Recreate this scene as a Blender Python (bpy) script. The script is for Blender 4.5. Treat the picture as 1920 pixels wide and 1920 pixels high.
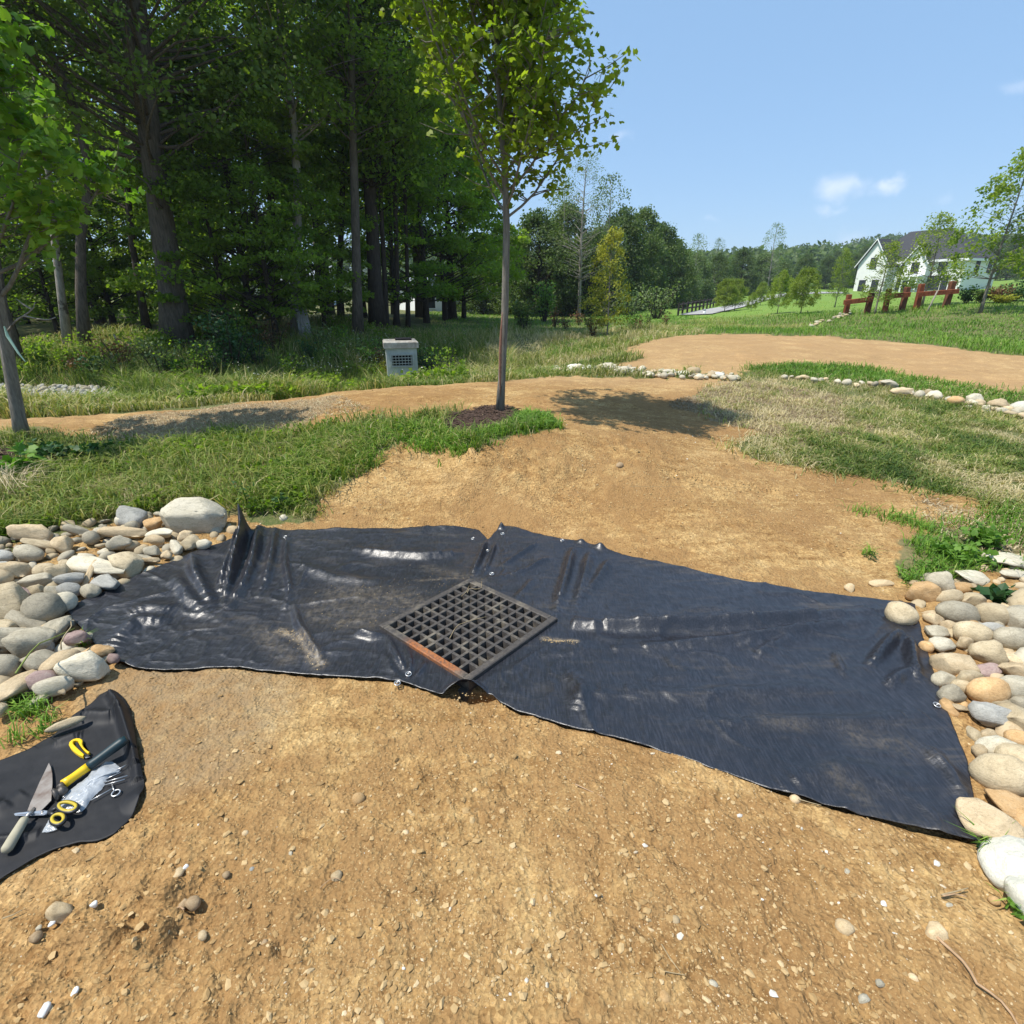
import bpy, bmesh, math, random
import numpy as np
from mathutils import Vector, Matrix

for o in list(bpy.data.objects):
    bpy.data.objects.remove(o, do_unlink=True)
SC = bpy.context.scene
COL = SC.collection
R = math.radians

# ------------------------------------------------------------------ camera
CAM_H = 1.6
PITCH = R(22.0)
F = 1000.0                       # focal length in pixels of the 1920 px photograph
cd = bpy.data.cameras.new('camera')
cd.sensor_width = 36.0
cd.lens = 36.0 * F / 1920.0
cd.clip_start = 0.02
cd.clip_end = 3000.0
cam = bpy.data.objects.new('camera', cd)
COL.objects.link(cam)
cam.location = (0, 0, CAM_H)
cam.rotation_euler = (R(90) - PITCH, 0, 0)
SC.camera = cam
SC.render.resolution_x = 1024
SC.render.resolution_y = 1024

# ------------------------------------------------------------------ world and sun
SUN_EL = R(64.0)
SUN_AZ = R(-109.0)                # clockwise from +Y, so the sun stands to the left
w = bpy.data.worlds.new('World')
SC.world = w
w.use_nodes = True
nt = w.node_tree
nt.nodes.clear()
sky = nt.nodes.new('ShaderNodeTexSky')
sky.sky_type = 'NISHITA'
sky.sun_disc = False
sky.sun_elevation = SUN_EL
sky.sun_rotation = SUN_AZ % (2 * math.pi)
sky.altitude = 100
sky.air_density = 1.0
sky.dust_density = 0.4
sky.ozone_density = 1.6
bg = nt.nodes.new('ShaderNodeBackground')
bg.inputs['Strength'].default_value = 0.115
out = nt.nodes.new('ShaderNodeOutputWorld')
# small fair-weather clouds: soft blobs in a few directions of the sky, broken up by noise
tc = nt.nodes.new('ShaderNodeTexCoord')
def cloud_dir(px, py):
    a = (px - 960) / F; b = (960 - py) / F
    c, s = math.cos(PITCH), math.sin(PITCH)
    return Vector((a, c + b * s, -s + b * c)).normalized()
CLOUDS = [(1575, 352, .050, .75), (1558, 345, .03, .6), (1600, 347, .03, .6), (1655, 350, .032, .8), (1668, 338, .022, .7), (1552, 393, .026, .42),
          (1165, 258, .024, .4), (1335, 412, .018, .25), (1592, 455, .045, .35), (1770, 372, .02, .22), (1918, 158, .025, .3), (2300, 300, .06, .5), (-400, 100, .05, .5)]
noi = nt.nodes.new('ShaderNodeTexNoise'); noi.inputs['Scale'].default_value = 34; noi.inputs['Detail'].default_value = 6
nt.links.new(tc.outputs['Generated'], noi.inputs['Vector'])
nadd = nt.nodes.new('ShaderNodeVectorMath'); nadd.operation = 'MULTIPLY_ADD'
nadd.inputs[1].default_value = (.05, .05, .035)
nsub = nt.nodes.new('ShaderNodeVectorMath'); nsub.operation = 'SUBTRACT'; nsub.inputs[1].default_value = (.5, .5, .5)
nt.links.new(noi.outputs['Color'], nsub.inputs[0])
nt.links.new(nsub.outputs[0], nadd.inputs[0]); nt.links.new(tc.outputs['Generated'], nadd.inputs[2])
prev = None
for px, py, rad, st in CLOUDS:
    sb = nt.nodes.new('ShaderNodeVectorMath'); sb.operation = 'SUBTRACT'; sb.inputs[1].default_value = cloud_dir(px, py)
    nt.links.new(nadd.outputs[0], sb.inputs[0])
    ml = nt.nodes.new('ShaderNodeVectorMath'); ml.operation = 'MULTIPLY'; ml.inputs[1].default_value = (1, 1, 1.9)
    nt.links.new(sb.outputs[0], ml.inputs[0])
    ln = nt.nodes.new('ShaderNodeVectorMath'); ln.operation = 'LENGTH'
    nt.links.new(ml.outputs[0], ln.inputs[0])
    mr = nt.nodes.new('ShaderNodeMapRange'); mr.interpolation_type = 'SMOOTHSTEP'
    mr.inputs['From Min'].default_value = rad * .85; mr.inputs['From Max'].default_value = 0.0
    mr.inputs['To Min'].default_value = 0; mr.inputs['To Max'].default_value = st * .72
    nt.links.new(ln.outputs['Value'], mr.inputs['Value'])
    if prev is None:
        prev = mr.outputs[0]
    else:
        mx = nt.nodes.new('ShaderNodeMath'); mx.operation = 'MAXIMUM'
        nt.links.new(prev, mx.inputs[0]); nt.links.new(mr.outputs[0], mx.inputs[1]); prev = mx.outputs[0]
cm = nt.nodes.new('ShaderNodeMix'); cm.data_type = 'RGBA'
nt.links.new(prev, cm.inputs[0])
hs = nt.nodes.new('ShaderNodeHueSaturation'); hs.inputs['Saturation'].default_value = 1.0; hs.inputs['Value'].default_value = 1.0
nt.links.new(sky.outputs[0], hs.inputs['Color'])
hz = nt.nodes.new('ShaderNodeMix'); hz.data_type = 'RGBA'; hz.inputs[0].default_value = .6
nt.links.new(hs.outputs[0], hz.inputs[6]); hz.inputs[7].default_value = (2.15, 3.75, 5.95, 1)      # summer haze, the same all over the sky
nt.links.new(hz.outputs[2], cm.inputs[6])
cm.inputs[7].default_value = (6.6, 7.0, 7.9, 1)
nt.links.new(cm.outputs[2], bg.inputs['Color'])
nt.links.new(bg.outputs[0], out.inputs['Surface'])

sd = bpy.data.lights.new('sun', 'SUN')
sd.energy = 4.4
sd.angle = R(0.55)
sd.color = (1.0, 0.945, 0.85)
sun = bpy.data.objects.new('sun', sd)
COL.objects.link(sun)
sdir = Vector((math.sin(SUN_AZ) * math.cos(SUN_EL), math.cos(SUN_AZ) * math.cos(SUN_EL), math.sin(SUN_EL)))
sun.rotation_euler = sdir.to_track_quat('Z', 'Y').to_euler()
sun.location = sdir * 60

vs = SC.view_settings
vs.view_transform = 'Standard'; vs.look = 'None'; vs.exposure = 0.53; vs.gamma = 1.0; vs.use_curve_mapping = False

# ------------------------------------------------------------------ numeric helpers
def hash3(ix, iy, iz, seed):
    h = (ix.astype(np.uint32) * np.uint32(374761393)) ^ (iy.astype(np.uint32) * np.uint32(668265263)) ^ (iz.astype(np.uint32) * np.uint32(2147483647 - 40503)) ^ np.uint32((seed * 974711 + 12345) & 0xffffffff)
    h = (h ^ (h >> np.uint32(13))) * np.uint32(1274126177)
    h = (h ^ (h >> np.uint32(16))) * np.uint32(2246822519)
    h = h ^ (h >> np.uint32(13))
    return (h & np.uint32(0xffffff)).astype(np.float64) / float(0xffffff)

def vnoise(p, seed=0):
    p = np.asarray(p, float)
    if p.shape[1] == 2:
        p = np.concatenate([p, np.zeros((len(p), 1))], 1)
    p = p + 1000.0
    i = np.floor(p).astype(np.int64); f = p - i
    f = f * f * f * (f * (f * 6 - 15) + 10)
    r = 0
    zs = (0, 1) if np.any(f[:, 2] > 0) else (0,)
    for dz in zs:
        for dy in (0, 1):
            for dx in (0, 1):
                wgt = (f[:, 0] if dx else 1 - f[:, 0]) * (f[:, 1] if dy else 1 - f[:, 1]) * (f[:, 2] if dz else 1 - f[:, 2])
                r = r + wgt * hash3(i[:, 0] + dx, i[:, 1] + dy, i[:, 2] + dz, seed)
    return r * 2 - 1

def fbm(p, scale, oct=4, seed=0, gain=.5):
    p = np.asarray(p, float) * scale
    a, s, n = 1.0, 0, 0
    for k in range(oct):
        s = s + a * vnoise(p * (2.03 ** k) + k * 17.3, seed + k); n += a; a *= gain
    return s / n

def inside(poly, P):
    x, y = P[:, 0], P[:, 1]
    n = len(poly); r = np.zeros(len(P), bool)
    j = n - 1
    for i in range(n):
        xi, yi = poly[i]; xj, yj = poly[j]
        if yi != yj:
            c = ((yi > y) != (yj > y)) & (x < (xj - xi) * (y - yi) / (yj - yi) + xi)
            r ^= c
        j = i
    return r

def seg_dist(poly, P, closed=True):
    d = np.full(len(P), 1e9); n = len(poly)
    for i in range(n if closed else n - 1):
        a = np.array(poly[i]); b = np.array(poly[(i + 1) % n])
        ab = b - a; L = max(ab @ ab, 1e-12)
        t = np.clip(((P - a) @ ab) / L, 0, 1)
        d = np.minimum(d, np.linalg.norm(P - (a + t[:, None] * ab), axis=1))
    return d

def smooth01(a, b, x):
    t = np.clip((x - a) / (b - a), 0, 1)
    return t * t * (3 - 2 * t)

# ------------------------------------------------------------------ photograph pixel -> place
CP, SP = math.cos(PITCH), math.sin(PITCH)
def ray(px, py):
    a = (px - 960) / F; b = (960 - py) / F
    return np.array([a, CP + b * SP, -SP + b * CP])
def at_z(px, py, z):
    d = ray(px, py); t = (z - CAM_H) / d[2]
    return np.array([d[0] * t, d[1] * t, z])
def at_y(px, py, Y):
    d = ray(px, py); t = Y / d[1]
    return np.array([d[0] * t, Y, CAM_H + d[2] * t])
def camdepth(p):
    return p[1] * CP + (CAM_H - p[2]) * SP

# ------------------------------------------------------------------ mesh helpers
def mesh_np(name, V, faces, smooth=False, attrs=None):
    """faces: list of int arrays (M,k)"""
    me = bpy.data.meshes.new(name)
    V = np.asarray(V, np.float32)
    faces = [np.asarray(f, np.int32) for f in faces if len(f)]
    me.vertices.add(len(V)); me.vertices.foreach_set('co', V.ravel())
    loops = np.concatenate([f.ravel() for f in faces])
    tot = np.concatenate([np.full(len(f), f.shape[1], np.int32) for f in faces])
    st = np.concatenate([[0], np.cumsum(tot)[:-1]]).astype(np.int32)
    me.loops.add(len(loops)); me.loops.foreach_set('vertex_index', loops)
    me.polygons.add(len(tot)); me.polygons.foreach_set('loop_start', st)
    me.polygons.foreach_set('loop_total', tot)
    me.polygons.foreach_set('use_smooth', np.full(len(tot), smooth, bool))
    if attrs:
        for k, a in attrs.items():
            at = me.attributes.new(k, 'FLOAT', 'POINT'); at.data.foreach_set('value', np.asarray(a, np.float32))
    me.update(calc_edges=True)
    return me

class MB:
    """collects pieces and links them as ONE mesh object"""
    def __init__(s): s.V = []; s.F3 = []; s.F4 = []; s.n = 0; s.A = []
    def add(s, V, F3=None, F4=None, a=None):
        V = np.asarray(V, float)
        if F3 is not None and len(F3): s.F3.append(np.asarray(F3) + s.n)
        if F4 is not None and len(F4): s.F4.append(np.asarray(F4) + s.n)
        s.V.append(V); s.n += len(V)
        s.A.append(np.full(len(V), .5) if a is None else np.broadcast_to(np.asarray(a, float), (len(V),)))
    def box(s, x0, x1, y0, y1, z0, z1, M=None):
        V = np.array([[x, y, z] for z in (z0, z1) for y in (y0, y1) for x in (x0, x1)], float)
        if M is not None: V = xf(M, V)
        s.add(V, F4=[[0, 2, 3, 1], [4, 5, 7, 6], [0, 1, 5, 4], [2, 6, 7, 3], [0, 4, 6, 2], [1, 3, 7, 5]])
    def tube(s, pts, rad, n=8, cap=True, a=None):
        V, F4, F3 = tube_arr(pts, rad, n, cap)
        s.add(V, F3=F3, F4=F4, a=a)
    def mesh(s, name, smooth=False):
        F = []
        if s.F3: F.append(np.concatenate(s.F3))
        if s.F4: F.append(np.concatenate(s.F4))
        return mesh_np(name, np.concatenate(s.V), F, smooth, {'var': np.concatenate(s.A)})
    def build(s, name, mat, parent=None, smooth=False):
        return link(name, s.mesh(name, smooth), mat, parent)

def xf(M, V):
    M = np.array(M); V = np.asarray(V, float)
    return V @ M[:3, :3].T + M[:3, 3]

def tube_arr(pts, rad, n=8, cap=True):
    pts = np.asarray(pts, float); m = len(pts)
    rad = np.broadcast_to(np.asarray(rad, float), (m,))
    tan = np.gradient(pts, axis=0); tan /= (np.linalg.norm(tan, axis=1, keepdims=True) + 1e-12)
    ref = np.array([0.0, 0, 1]) if abs(tan[0][2]) < .9 else np.array([1.0, 0, 0])
    u = np.cross(tan[0], ref); u /= np.linalg.norm(u)
    V = []
    an = np.arange(n) * 2 * math.pi / n
    for i in range(m):
        u = u - tan[i] * (u @ tan[i]); u /= (np.linalg.norm(u) + 1e-12)
        v = np.cross(tan[i], u)
        V.append(pts[i] + rad[i] * (np.cos(an)[:, None] * u + np.sin(an)[:, None] * v))
    V = np.concatenate(V)
    k = np.arange(n); k2 = (k + 1) % n
    F4 = np.concatenate([np.stack([i * n + k, i * n + k2, (i + 1) * n + k2, (i + 1) * n + k], 1) for i in range(m - 1)])
    F3 = []
    if cap:
        c0 = len(V); V = np.concatenate([V, pts[:1], pts[-1:]])
        F3 = np.concatenate([np.stack([k2, k, np.full(n, c0)], 1), np.stack([(m - 1) * n + k, (m - 1) * n + k2, np.full(n, c0 + 1)], 1)])
    return V, F4, F3

def link(name, me, mat=None, parent=None):
    o = bpy.data.objects.new(name, me)
    COL.objects.link(o)
    if mat is not None and me is not None and len(me.materials) == 0:
        me.materials.append(mat)
    if parent is not None: o.parent = parent
    return o
def tag(o, label=None, cat=None, group=None, kind=None):
    if label: o['label'] = label
    if cat: o['category'] = cat
    if group: o['group'] = group
    if kind: o['kind'] = kind
    return o
def thing(name, loc, label, cat, group=None, rz=0):
    o = bpy.data.objects.new(name, None); COL.objects.link(o)
    o.empty_display_size = .2
    o.location = loc; o.rotation_euler = (0, 0, rz)
    return tag(o, label, cat, group)
def copy_thing(root, loc, rz=0, sc=1, label=None, group=None):
    r = root.copy(); COL.objects.link(r); r.location = loc; r.rotation_euler = (0, 0, rz)
    r.scale = (sc, sc, sc) if not hasattr(sc, '__len__') else sc
    for ch in list(root.children):
        c = ch.copy(); COL.objects.link(c); c.parent = r
    if label: r['label'] = label
    if group: r['group'] = group
    return r

# ------------------------------------------------------------------ materials
def new_mat(name):
    m = bpy.data.materials.new(name); m.use_nodes = True
    nt = m.node_tree; nt.nodes.clear()
    o = nt.nodes.new('ShaderNodeOutputMaterial'); b = nt.nodes.new('ShaderNodeBsdfPrincipled')
    nt.links.new(b.outputs[0], o.inputs[0])
    return m, nt, b, o
def N(nt, t, **kw):
    n = nt.nodes.new(t)
    for k, v in kw.items():
        if k.startswith('i_'):
            key = k[2:].replace('_', ' ')
            n.inputs[int(key) if key.isdigit() else key].default_value = v
        else: setattr(n, k, v)
    return n
def ramp(nt, stops, inp):
    r = nt.nodes.new('ShaderNodeValToRGB')
    e = r.color_ramp.elements
    e[0].position, e[0].color = stops[0][0], (*stops[0][1], 1)
    e[1].position, e[1].color = stops[1][0], (*stops[1][1], 1)
    for p, c in stops[2:]:
        k = e.new(p); k.color = (*c, 1)
    nt.links.new(inp, r.inputs[0]); return r.outputs[0]
def noise(nt, scale, detail=4, rough=.55, coord=None, vec='Object', dist=0):
    n = N(nt, 'ShaderNodeTexNoise'); n.inputs['Scale'].default_value = scale; n.inputs['Detail'].default_value = detail
    n.inputs['Roughness'].default_value = rough; n.inputs['Distortion'].default_value = dist
    if coord is None:
        coord = N(nt, 'ShaderNodeTexCoord').outputs[vec]
    nt.links.new(coord, n.inputs['Vector']); return n
def mixc(nt, fac, a, b, mode='MIX'):
    m = nt.nodes.new('ShaderNodeMix'); m.data_type = 'RGBA'; m.blend_type = mode
    for s, v in ((0, fac), (6, a), (7, b)):
        if isinstance(v, (int, float)): m.inputs[s].default_value = v
        elif isinstance(v, tuple): m.inputs[s].default_value = (*v, 1) if len(v) == 3 else v
        else: nt.links.new(v, m.inputs[s])
    return m.outputs[2]
def math_(nt, op, a, b=0.0, clamp=False):
    m = nt.nodes.new('ShaderNodeMath'); m.operation = op; m.use_clamp = clamp
    for s, v in ((0, a), (1, b)):
        if isinstance(v, (int, float)): m.inputs[s].default_value = v
        else: nt.links.new(v, m.inputs[s])
    return m.outputs[0]
def bump(nt, b, h, dist=.01, strength=1.0, prev=None):
    n = nt.nodes.new('ShaderNodeBump'); n.inputs['Distance'].default_value = dist; n.inputs['Strength'].default_value = strength
    nt.links.new(h, n.inputs['Height'])
    if prev is not None: nt.links.new(prev, n.inputs['Normal'])
    nt.links.new(n.outputs[0], b.inputs['Normal']); return n.outputs[0]
def attr(nt, name):
    a = nt.nodes.new('ShaderNodeAttribute'); a.attribute_name = name; return a.outputs['Fac']

def simple_mat(name, c1, c2=None, rough=.8, scale=8, bumpd=0, spec=.3, metal=0, rnd=0, vec='Object'):
    m, nt, b, o = new_mat(name)
    b.inputs['Roughness'].default_value = rough; b.inputs['Specular IOR Level'].default_value = spec; b.inputs['Metallic'].default_value = metal
    c2 = c2 or tuple(x * .7 for x in c1)
    n = noise(nt, scale, 6, .6, vec=vec)
    col = ramp(nt, [(.3, c2), (.7, c1)], n.outputs[0])
    if rnd:
        oi = N(nt, 'ShaderNodeObjectInfo')
        h = N(nt, 'ShaderNodeHueSaturation')
        mr = N(nt, 'ShaderNodeMapRange'); mr.inputs['To Min'].default_value = 1 - rnd; mr.inputs['To Max'].default_value = 1 + rnd
        nt.links.new(oi.outputs['Random'], mr.inputs['Value']); nt.links.new(mr.outputs[0], h.inputs['Value'])
        nt.links.new(col, h.inputs['Color']); col = h.outputs[0]
    nt.links.new(col, b.inputs['Base Color'])
    if bumpd: bump(nt, b, n.outputs[0], bumpd)
    return m

def leaf_mat(name, dark, light, trans=.35, tcol=None, rough=.55, spec=.3, rnd=.15):
    """dark/light are the leaf's own colours; attribute var picks between them leaf by leaf"""
    m, nt, b, o = new_mat(name)
    v = attr(nt, 'var')
    col = ramp(nt, [(.0, dark), (1.0, light)], v)
    oi = N(nt, 'ShaderNodeObjectInfo')
    h = N(nt, 'ShaderNodeHueSaturation')
    mr = N(nt, 'ShaderNodeMapRange'); mr.inputs['To Min'].default_value = 1 - rnd; mr.inputs['To Max'].default_value = 1 + rnd
    nt.links.new(oi.outputs['Random'], mr.inputs['Value']); nt.links.new(mr.outputs[0], h.inputs['Value'])
    nt.links.new(col, h.inputs['Color']); col = h.outputs[0]
    nt.links.new(col, b.inputs['Base Color'])
    b.inputs['Roughness'].default_value = rough; b.inputs['Specular IOR Level'].default_value = spec
    t = N(nt, 'ShaderNodeBsdfTranslucent')
    tcol = tcol or (1.5, 1.7, .6)
    nt.links.new(mixc(nt, 1.0, col, tcol, 'MULTIPLY'), t.inputs['Color'])
    mx = N(nt, 'ShaderNodeMixShader'); mx.inputs[0].default_value = trans
    nt.links.new(b.outputs[0], mx.inputs[1]); nt.links.new(t.outputs[0], mx.inputs[2]); nt.links.new(mx.outputs[0], o.inputs[0])
    return m
rng = np.random.default_rng(7)
# ------------------------------------------------------------------ terrain height
def _w(px, py, z=None, Y=None):
    p = at_z(px, py, z) if Y is None else at_y(px, py, Y)
    return p
CT = []
for a in [(100, 1900, 0), (960, 1900, 0), (1800, 1900, 0), (-200, 1500, 0), (400, 1500, 0), (960, 1450, 0), (1500, 1650, 0), (1900, 1500, .02), (2300, 1500, .05),
          (-300, 1250, .05), (500, 1260, 0), (800, 1200, 0), (960, 1170, 0), (880, 1087, 0), (1040, 1160, 0), (715, 1168, 0), (885, 1270, 0), (1300, 1250, 0), (1700, 1300, .02), (1930, 1250, .04), (2300, 1150, .06),
          (60, 1120, .06), (220, 1030, .09), (380, 1000, .08), (-200, 1000, .12), (100, 930, .14), (300, 890, .16), (500, 930, .12), (100, 855, .17), (560, 1000, .04), (750, 990, .03), (960, 985, .03), (1300, 1060, .02), (1600, 1100, .02), (1880, 1060, .05),
          (740, 850, .36), (900, 862, .37), (1050, 852, .35), (1200, 872, .29), (750, 905, .20), (900, 912, .19), (1050, 905, .17), (1200, 918, .14), (750, 950, .07), (900, 950, .07), (1100, 950, .06), (1500, 930, .1), (1750, 960, .07),
          (937, 780, .38), (860, 805, .38), (1180, 768, .30), (1350, 745, .25), (1500, 820, .2), (1800, 890, .12), (2200, 950, .1),
          (30, 815, .2), (-200, 830, .2), (400, 800, .2), (-200, 790, .15), (50, 785, .16), (250, 773, .18), (440, 755, .2), (640, 734, .26), (770, 724, .28), (900, 714, .3), (1040, 704, .3), (1200, 702, .28), (1380, 708, .28),
          (1500, 712, .25), (1600, 728, .22), (1700, 745, .2), (1900, 775, .12), (2200, 800, .1), (1400, 690, .32), (1620, 695, .3), (1900, 728, .24),
          (1200, 645, .5), (1300, 628, .55), (1450, 628, .55), (1600, 634, .55), (1750, 648, .5), (1900, 670, .42), (1500, 655, .48), (2200, 700, .35)]:
    CT.append(_w(a[0], a[1], a[2]))
for a in [(1300, 612, 23), (1450, 610, 24), (1560, 592, 26), (1620, 582, 28), (1700, 574, 28), (1780, 568, 28), (1900, 560, 27), (1905, 610, 19), (1750, 610, 21), (2200, 560, 26), (2200, 640, 17),
          (1500, 588, 30), (1457, 588, 32), (1275, 592, 42), (1330, 585, 46), (1408, 582, 40), (1500, 560, 60), (1420, 563, 72), (1580, 555, 75), (1240, 580, 48), (1380, 574, 58),
          (1609, 549, 112), (1720, 546, 112), (1835, 541, 118), (1920, 532, 95), (1800, 548, 70), (2300, 520, 90), (1700, 556, 60),
          (1150, 625, 22), (1050, 610, 30), (1200, 600, 34), (1000, 592, 48), (900, 592, 48), (1120, 590, 55), (1240, 570, 90),
          (950, 640, 19), (850, 615, 24), (740, 622, 22), (668, 618, 20), (570, 628, 19), (335, 640, 17.5), (160, 655, 16), (20, 690, 14), (-300, 720, 12), (640, 595, 32), (560, 590, 40), (760, 590, 36), (300, 600, 34), (50, 600, 30), (100, 768, 10.3), (-50, 768, 10), (220, 765, 10.6), (100, 742, 12.1), (100, 727, 13.4), (-50, 727, 13), (225, 735, 12.6), (757, 712, 14.3), (700, 715, 14.2)]:
    CT.append(_w(a[0], a[1], Y=a[2]))
# the swale behind the path, hidden from the camera by the crest
for x, y, z in [(-6, 12.3, -.55), (-4, 13.2, -.6), (-2.2, 14.2, -.62), (-.8, 15, -.45), (.8, 15.2, -.1), (-3.2, 15.6, -.6), (-6, 15, -.3), (2, 14.6, .12),
                (0, -2, 0), (-3, -2, 0), (3, -2, 0), (0, -8, 0), (-8, -4, 0), (8, -4, 0), (8, 2, .1), (-8, 2, .15), (-14, 4, .2), (14, 5, .2), (0, -40, 0), (40, -20, 1), (-40, -20, .5), (-60, 20, 1), (-60, 80, 1),
                (0, 130, 1.0), (-60, 150, 1), (60, 200, 6), (150, 100, 8), (0, 300, 3), (-200, 300, 4), (200, 300, 14), (0, -300, 0), (-300, 0, 2), (300, 0, 8), (0, 700, 8), (500, 500, 20), (-500, 500, 8), (700, 0, 10), (-700, 0, 5), (0, -700, 0)]:
    CT.append(np.array([x, y, z], float))
CT = np.array(CT)
def _warp(P):
    r = np.linalg.norm(P, axis=1); s = np.log1p(r / 2.2)
    return P * (s / np.maximum(r, 1e-9))[:, None]
_cw = _warp(CT[:, :2])
_K = np.sqrt(((_cw[:, None] - _cw[None]) ** 2).sum(2) + .035 ** 2)
_coef = np.linalg.solve(_K - np.eye(len(CT)) * .012, CT[:, 2] - .1)
def H(P):
    P = np.atleast_2d(np.asarray(P, float)); o = np.empty(len(P))
    for i in range(0, len(P), 60000):
        q = _warp(P[i:i + 60000, :2])
        o[i:i + 60000] = np.sqrt(((q[:, None] - _cw[None]) ** 2).sum(2) + .035 ** 2) @ _coef
    return o + .1
def h1(x, y): return float(H(np.array([[x, y]]))[0])
_TS = np.concatenate([np.geomspace(.8, 160, 900)])
def ground(px, py):
    """first place where the line of sight of a photograph pixel meets the terrain"""
    d = ray(px, py); P = d[None] * _TS[:, None]
    hh = H(P[:, :2]) - (CAM_H + P[:, 2])
    k = np.argmax(hh > 0) if np.any(hh > 0) else len(_TS) - 1
    if k > 0 and hh[k] > 0:
        a, b = hh[k - 1], hh[k]; t = _TS[k - 1] + (_TS[k] - _TS[k - 1]) * (-a) / (b - a)
    else: t = _TS[k]
    p = d * t
    return np.array([p[0], p[1], CAM_H + p[2]])
def gpoly(pts): return [tuple(ground(*p)[:2]) for p in pts]
def dense(pts, n):
    pts = np.asarray(pts, float); s = np.concatenate([[0], np.cumsum(np.linalg.norm(np.diff(pts, axis=0), axis=1))])
    q = np.linspace(0, s[-1], n)
    return np.stack([np.interp(q, s, pts[:, k]) for k in range(pts.shape[1])], 1)

# ------------------------------------------------------------------ outlines of the ground covers, on the ground
G1 = gpoly([(-500, 830), (-100, 815), (60, 800), (150, 826), (230, 838), (330, 835), (420, 812), (520, 822), (600, 802), (680, 790), (760, 786), (850, 772), (930, 776), (1010, 773), (1060, 800), (1000, 814), (930, 824), (890, 850), (862, 864), (838, 836),
            (770, 830), (720, 850), (690, 884), (640, 905), (600, 925), (575, 975), (500, 985), (430, 965), (330, 950), (260, 968), (150, 985), (40, 1010), (0, 1050), (-100, 1080), (-500, 1100)])
G2 = gpoly([(1395, 694), (1480, 682), (1640, 690), (1690, 712), (1800, 728), (1930, 742), (2400, 790), (2400, 1100), (2050, 1010), (1920, 965), (1800, 925), (1700, 905), (1560, 880), (1420, 858), (1378, 838), (1420, 800), (1330, 775), (1315, 745), (1385, 715)])
LITTER = gpoly([(1290, 770), (1310, 740), (1350, 716), (1440, 712), (1560, 740), (1590, 790), (1540, 830), (1440, 820), (1400, 800)])
D_ALL = gpoly([(-500, 792), (-200, 788), (0, 783), (250, 773), (440, 757), (640, 735), (770, 725), (900, 715), (1040, 706), (1200, 708), (1395, 712), (1420, 760), (1500, 850), (1920, 960), (2400, 1110), (2400, 2400), (-500, 2400)])
D_ALL = D_ALL[:-2] + [(9, -6), (-9, -6), (-9, 3)]
D2 = gpoly([(1050, 697), (1130, 686), (1190, 678), (1170, 660), (1210, 640), (1270, 628), (1400, 626), (1600, 633), (1750, 646), (1870, 664), (1920, 668), (2400, 700), (2400, 770), (1930, 740), (1800, 726), (1690, 710), (1640, 690), (1480, 681), (1395, 692), (1380, 704), (1200, 702)])
WEED3 = gpoly([(1680, 1080), (1695, 1020), (1760, 985), (1860, 965), (1990, 960), (2100, 1060), (1920, 1080), (1850, 1075), (1760, 1100), (1700, 1110)])
MULCH = gpoly([(828, 802), (850, 780), (900, 770), (950, 768), (975, 776), (962, 796), (912, 816), (855, 822)])
MULCH2 = gpoly([(-200, 900), (-40, 850), (20, 840), (40, 860), (30, 905), (-60, 930)])
RIPRAP = [(-14.5, 8.6), (-11.5, 10.1), (-9.4, 10.9), (-7.6, 11.3), (-6.9, 11.0), (-7.9, 10.0), (-9.6, 9.2), (-12, 8.0), (-14.5, 7.0)]
RIPRAP = gpoly([(-500, 745), (0, 728), (110, 724), (215, 733), (236, 748), (225, 764), (140, 770), (60, 771), (0, 768), (-500, 790)])
PILE_L = gpoly([(-260, 1120), (-60, 1040), (20, 1005), (110, 990), (230, 968), (330, 962), (430, 985), (470, 1040), (340, 1090), (230, 1130), (140, 1160), (190, 1230), (215, 1275), (100, 1310), (20, 1340), (-120, 1370), (-300, 1380)])
PILE_R = gpoly([(1705, 1100), (1760, 1075), (1830, 1060), (1920, 1035), (2150, 1020), (2500, 1400), (2300, 1640), (1960, 1600), (1850, 1560), (1838, 1490), (1770, 1325), (1728, 1190), (1700, 1140)])

# grate square fitted to the four corners seen in the photograph
_gc = np.array([at_z(715, 1168, .035)[:2], at_z(878, 1087, .035)[:2], at_z(1040, 1160, .035)[:2], at_z(885, 1270, .035)[:2]])
GC = _gc.mean(0)
_d = (_gc[2] - _gc[0]) + np.array([(_gc[1] - _gc[3])[1], -(_gc[1] - _gc[3])[0]])
GA = math.atan2(_d[1], _d[0]) + math.pi / 4            # direction of one side
GS = .655
GM = Matrix.Translation((GC[0], GC[1], 0)) @ Matrix.Rotation(GA, 4, 'Z')
def grate_local(P):
    q = P[:, :2] - GC; c, s = math.cos(-GA), math.sin(-GA)
    return np.stack([q[:, 0] * c - q[:, 1] * s, q[:, 0] * s + q[:, 1] * c], 1)

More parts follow.
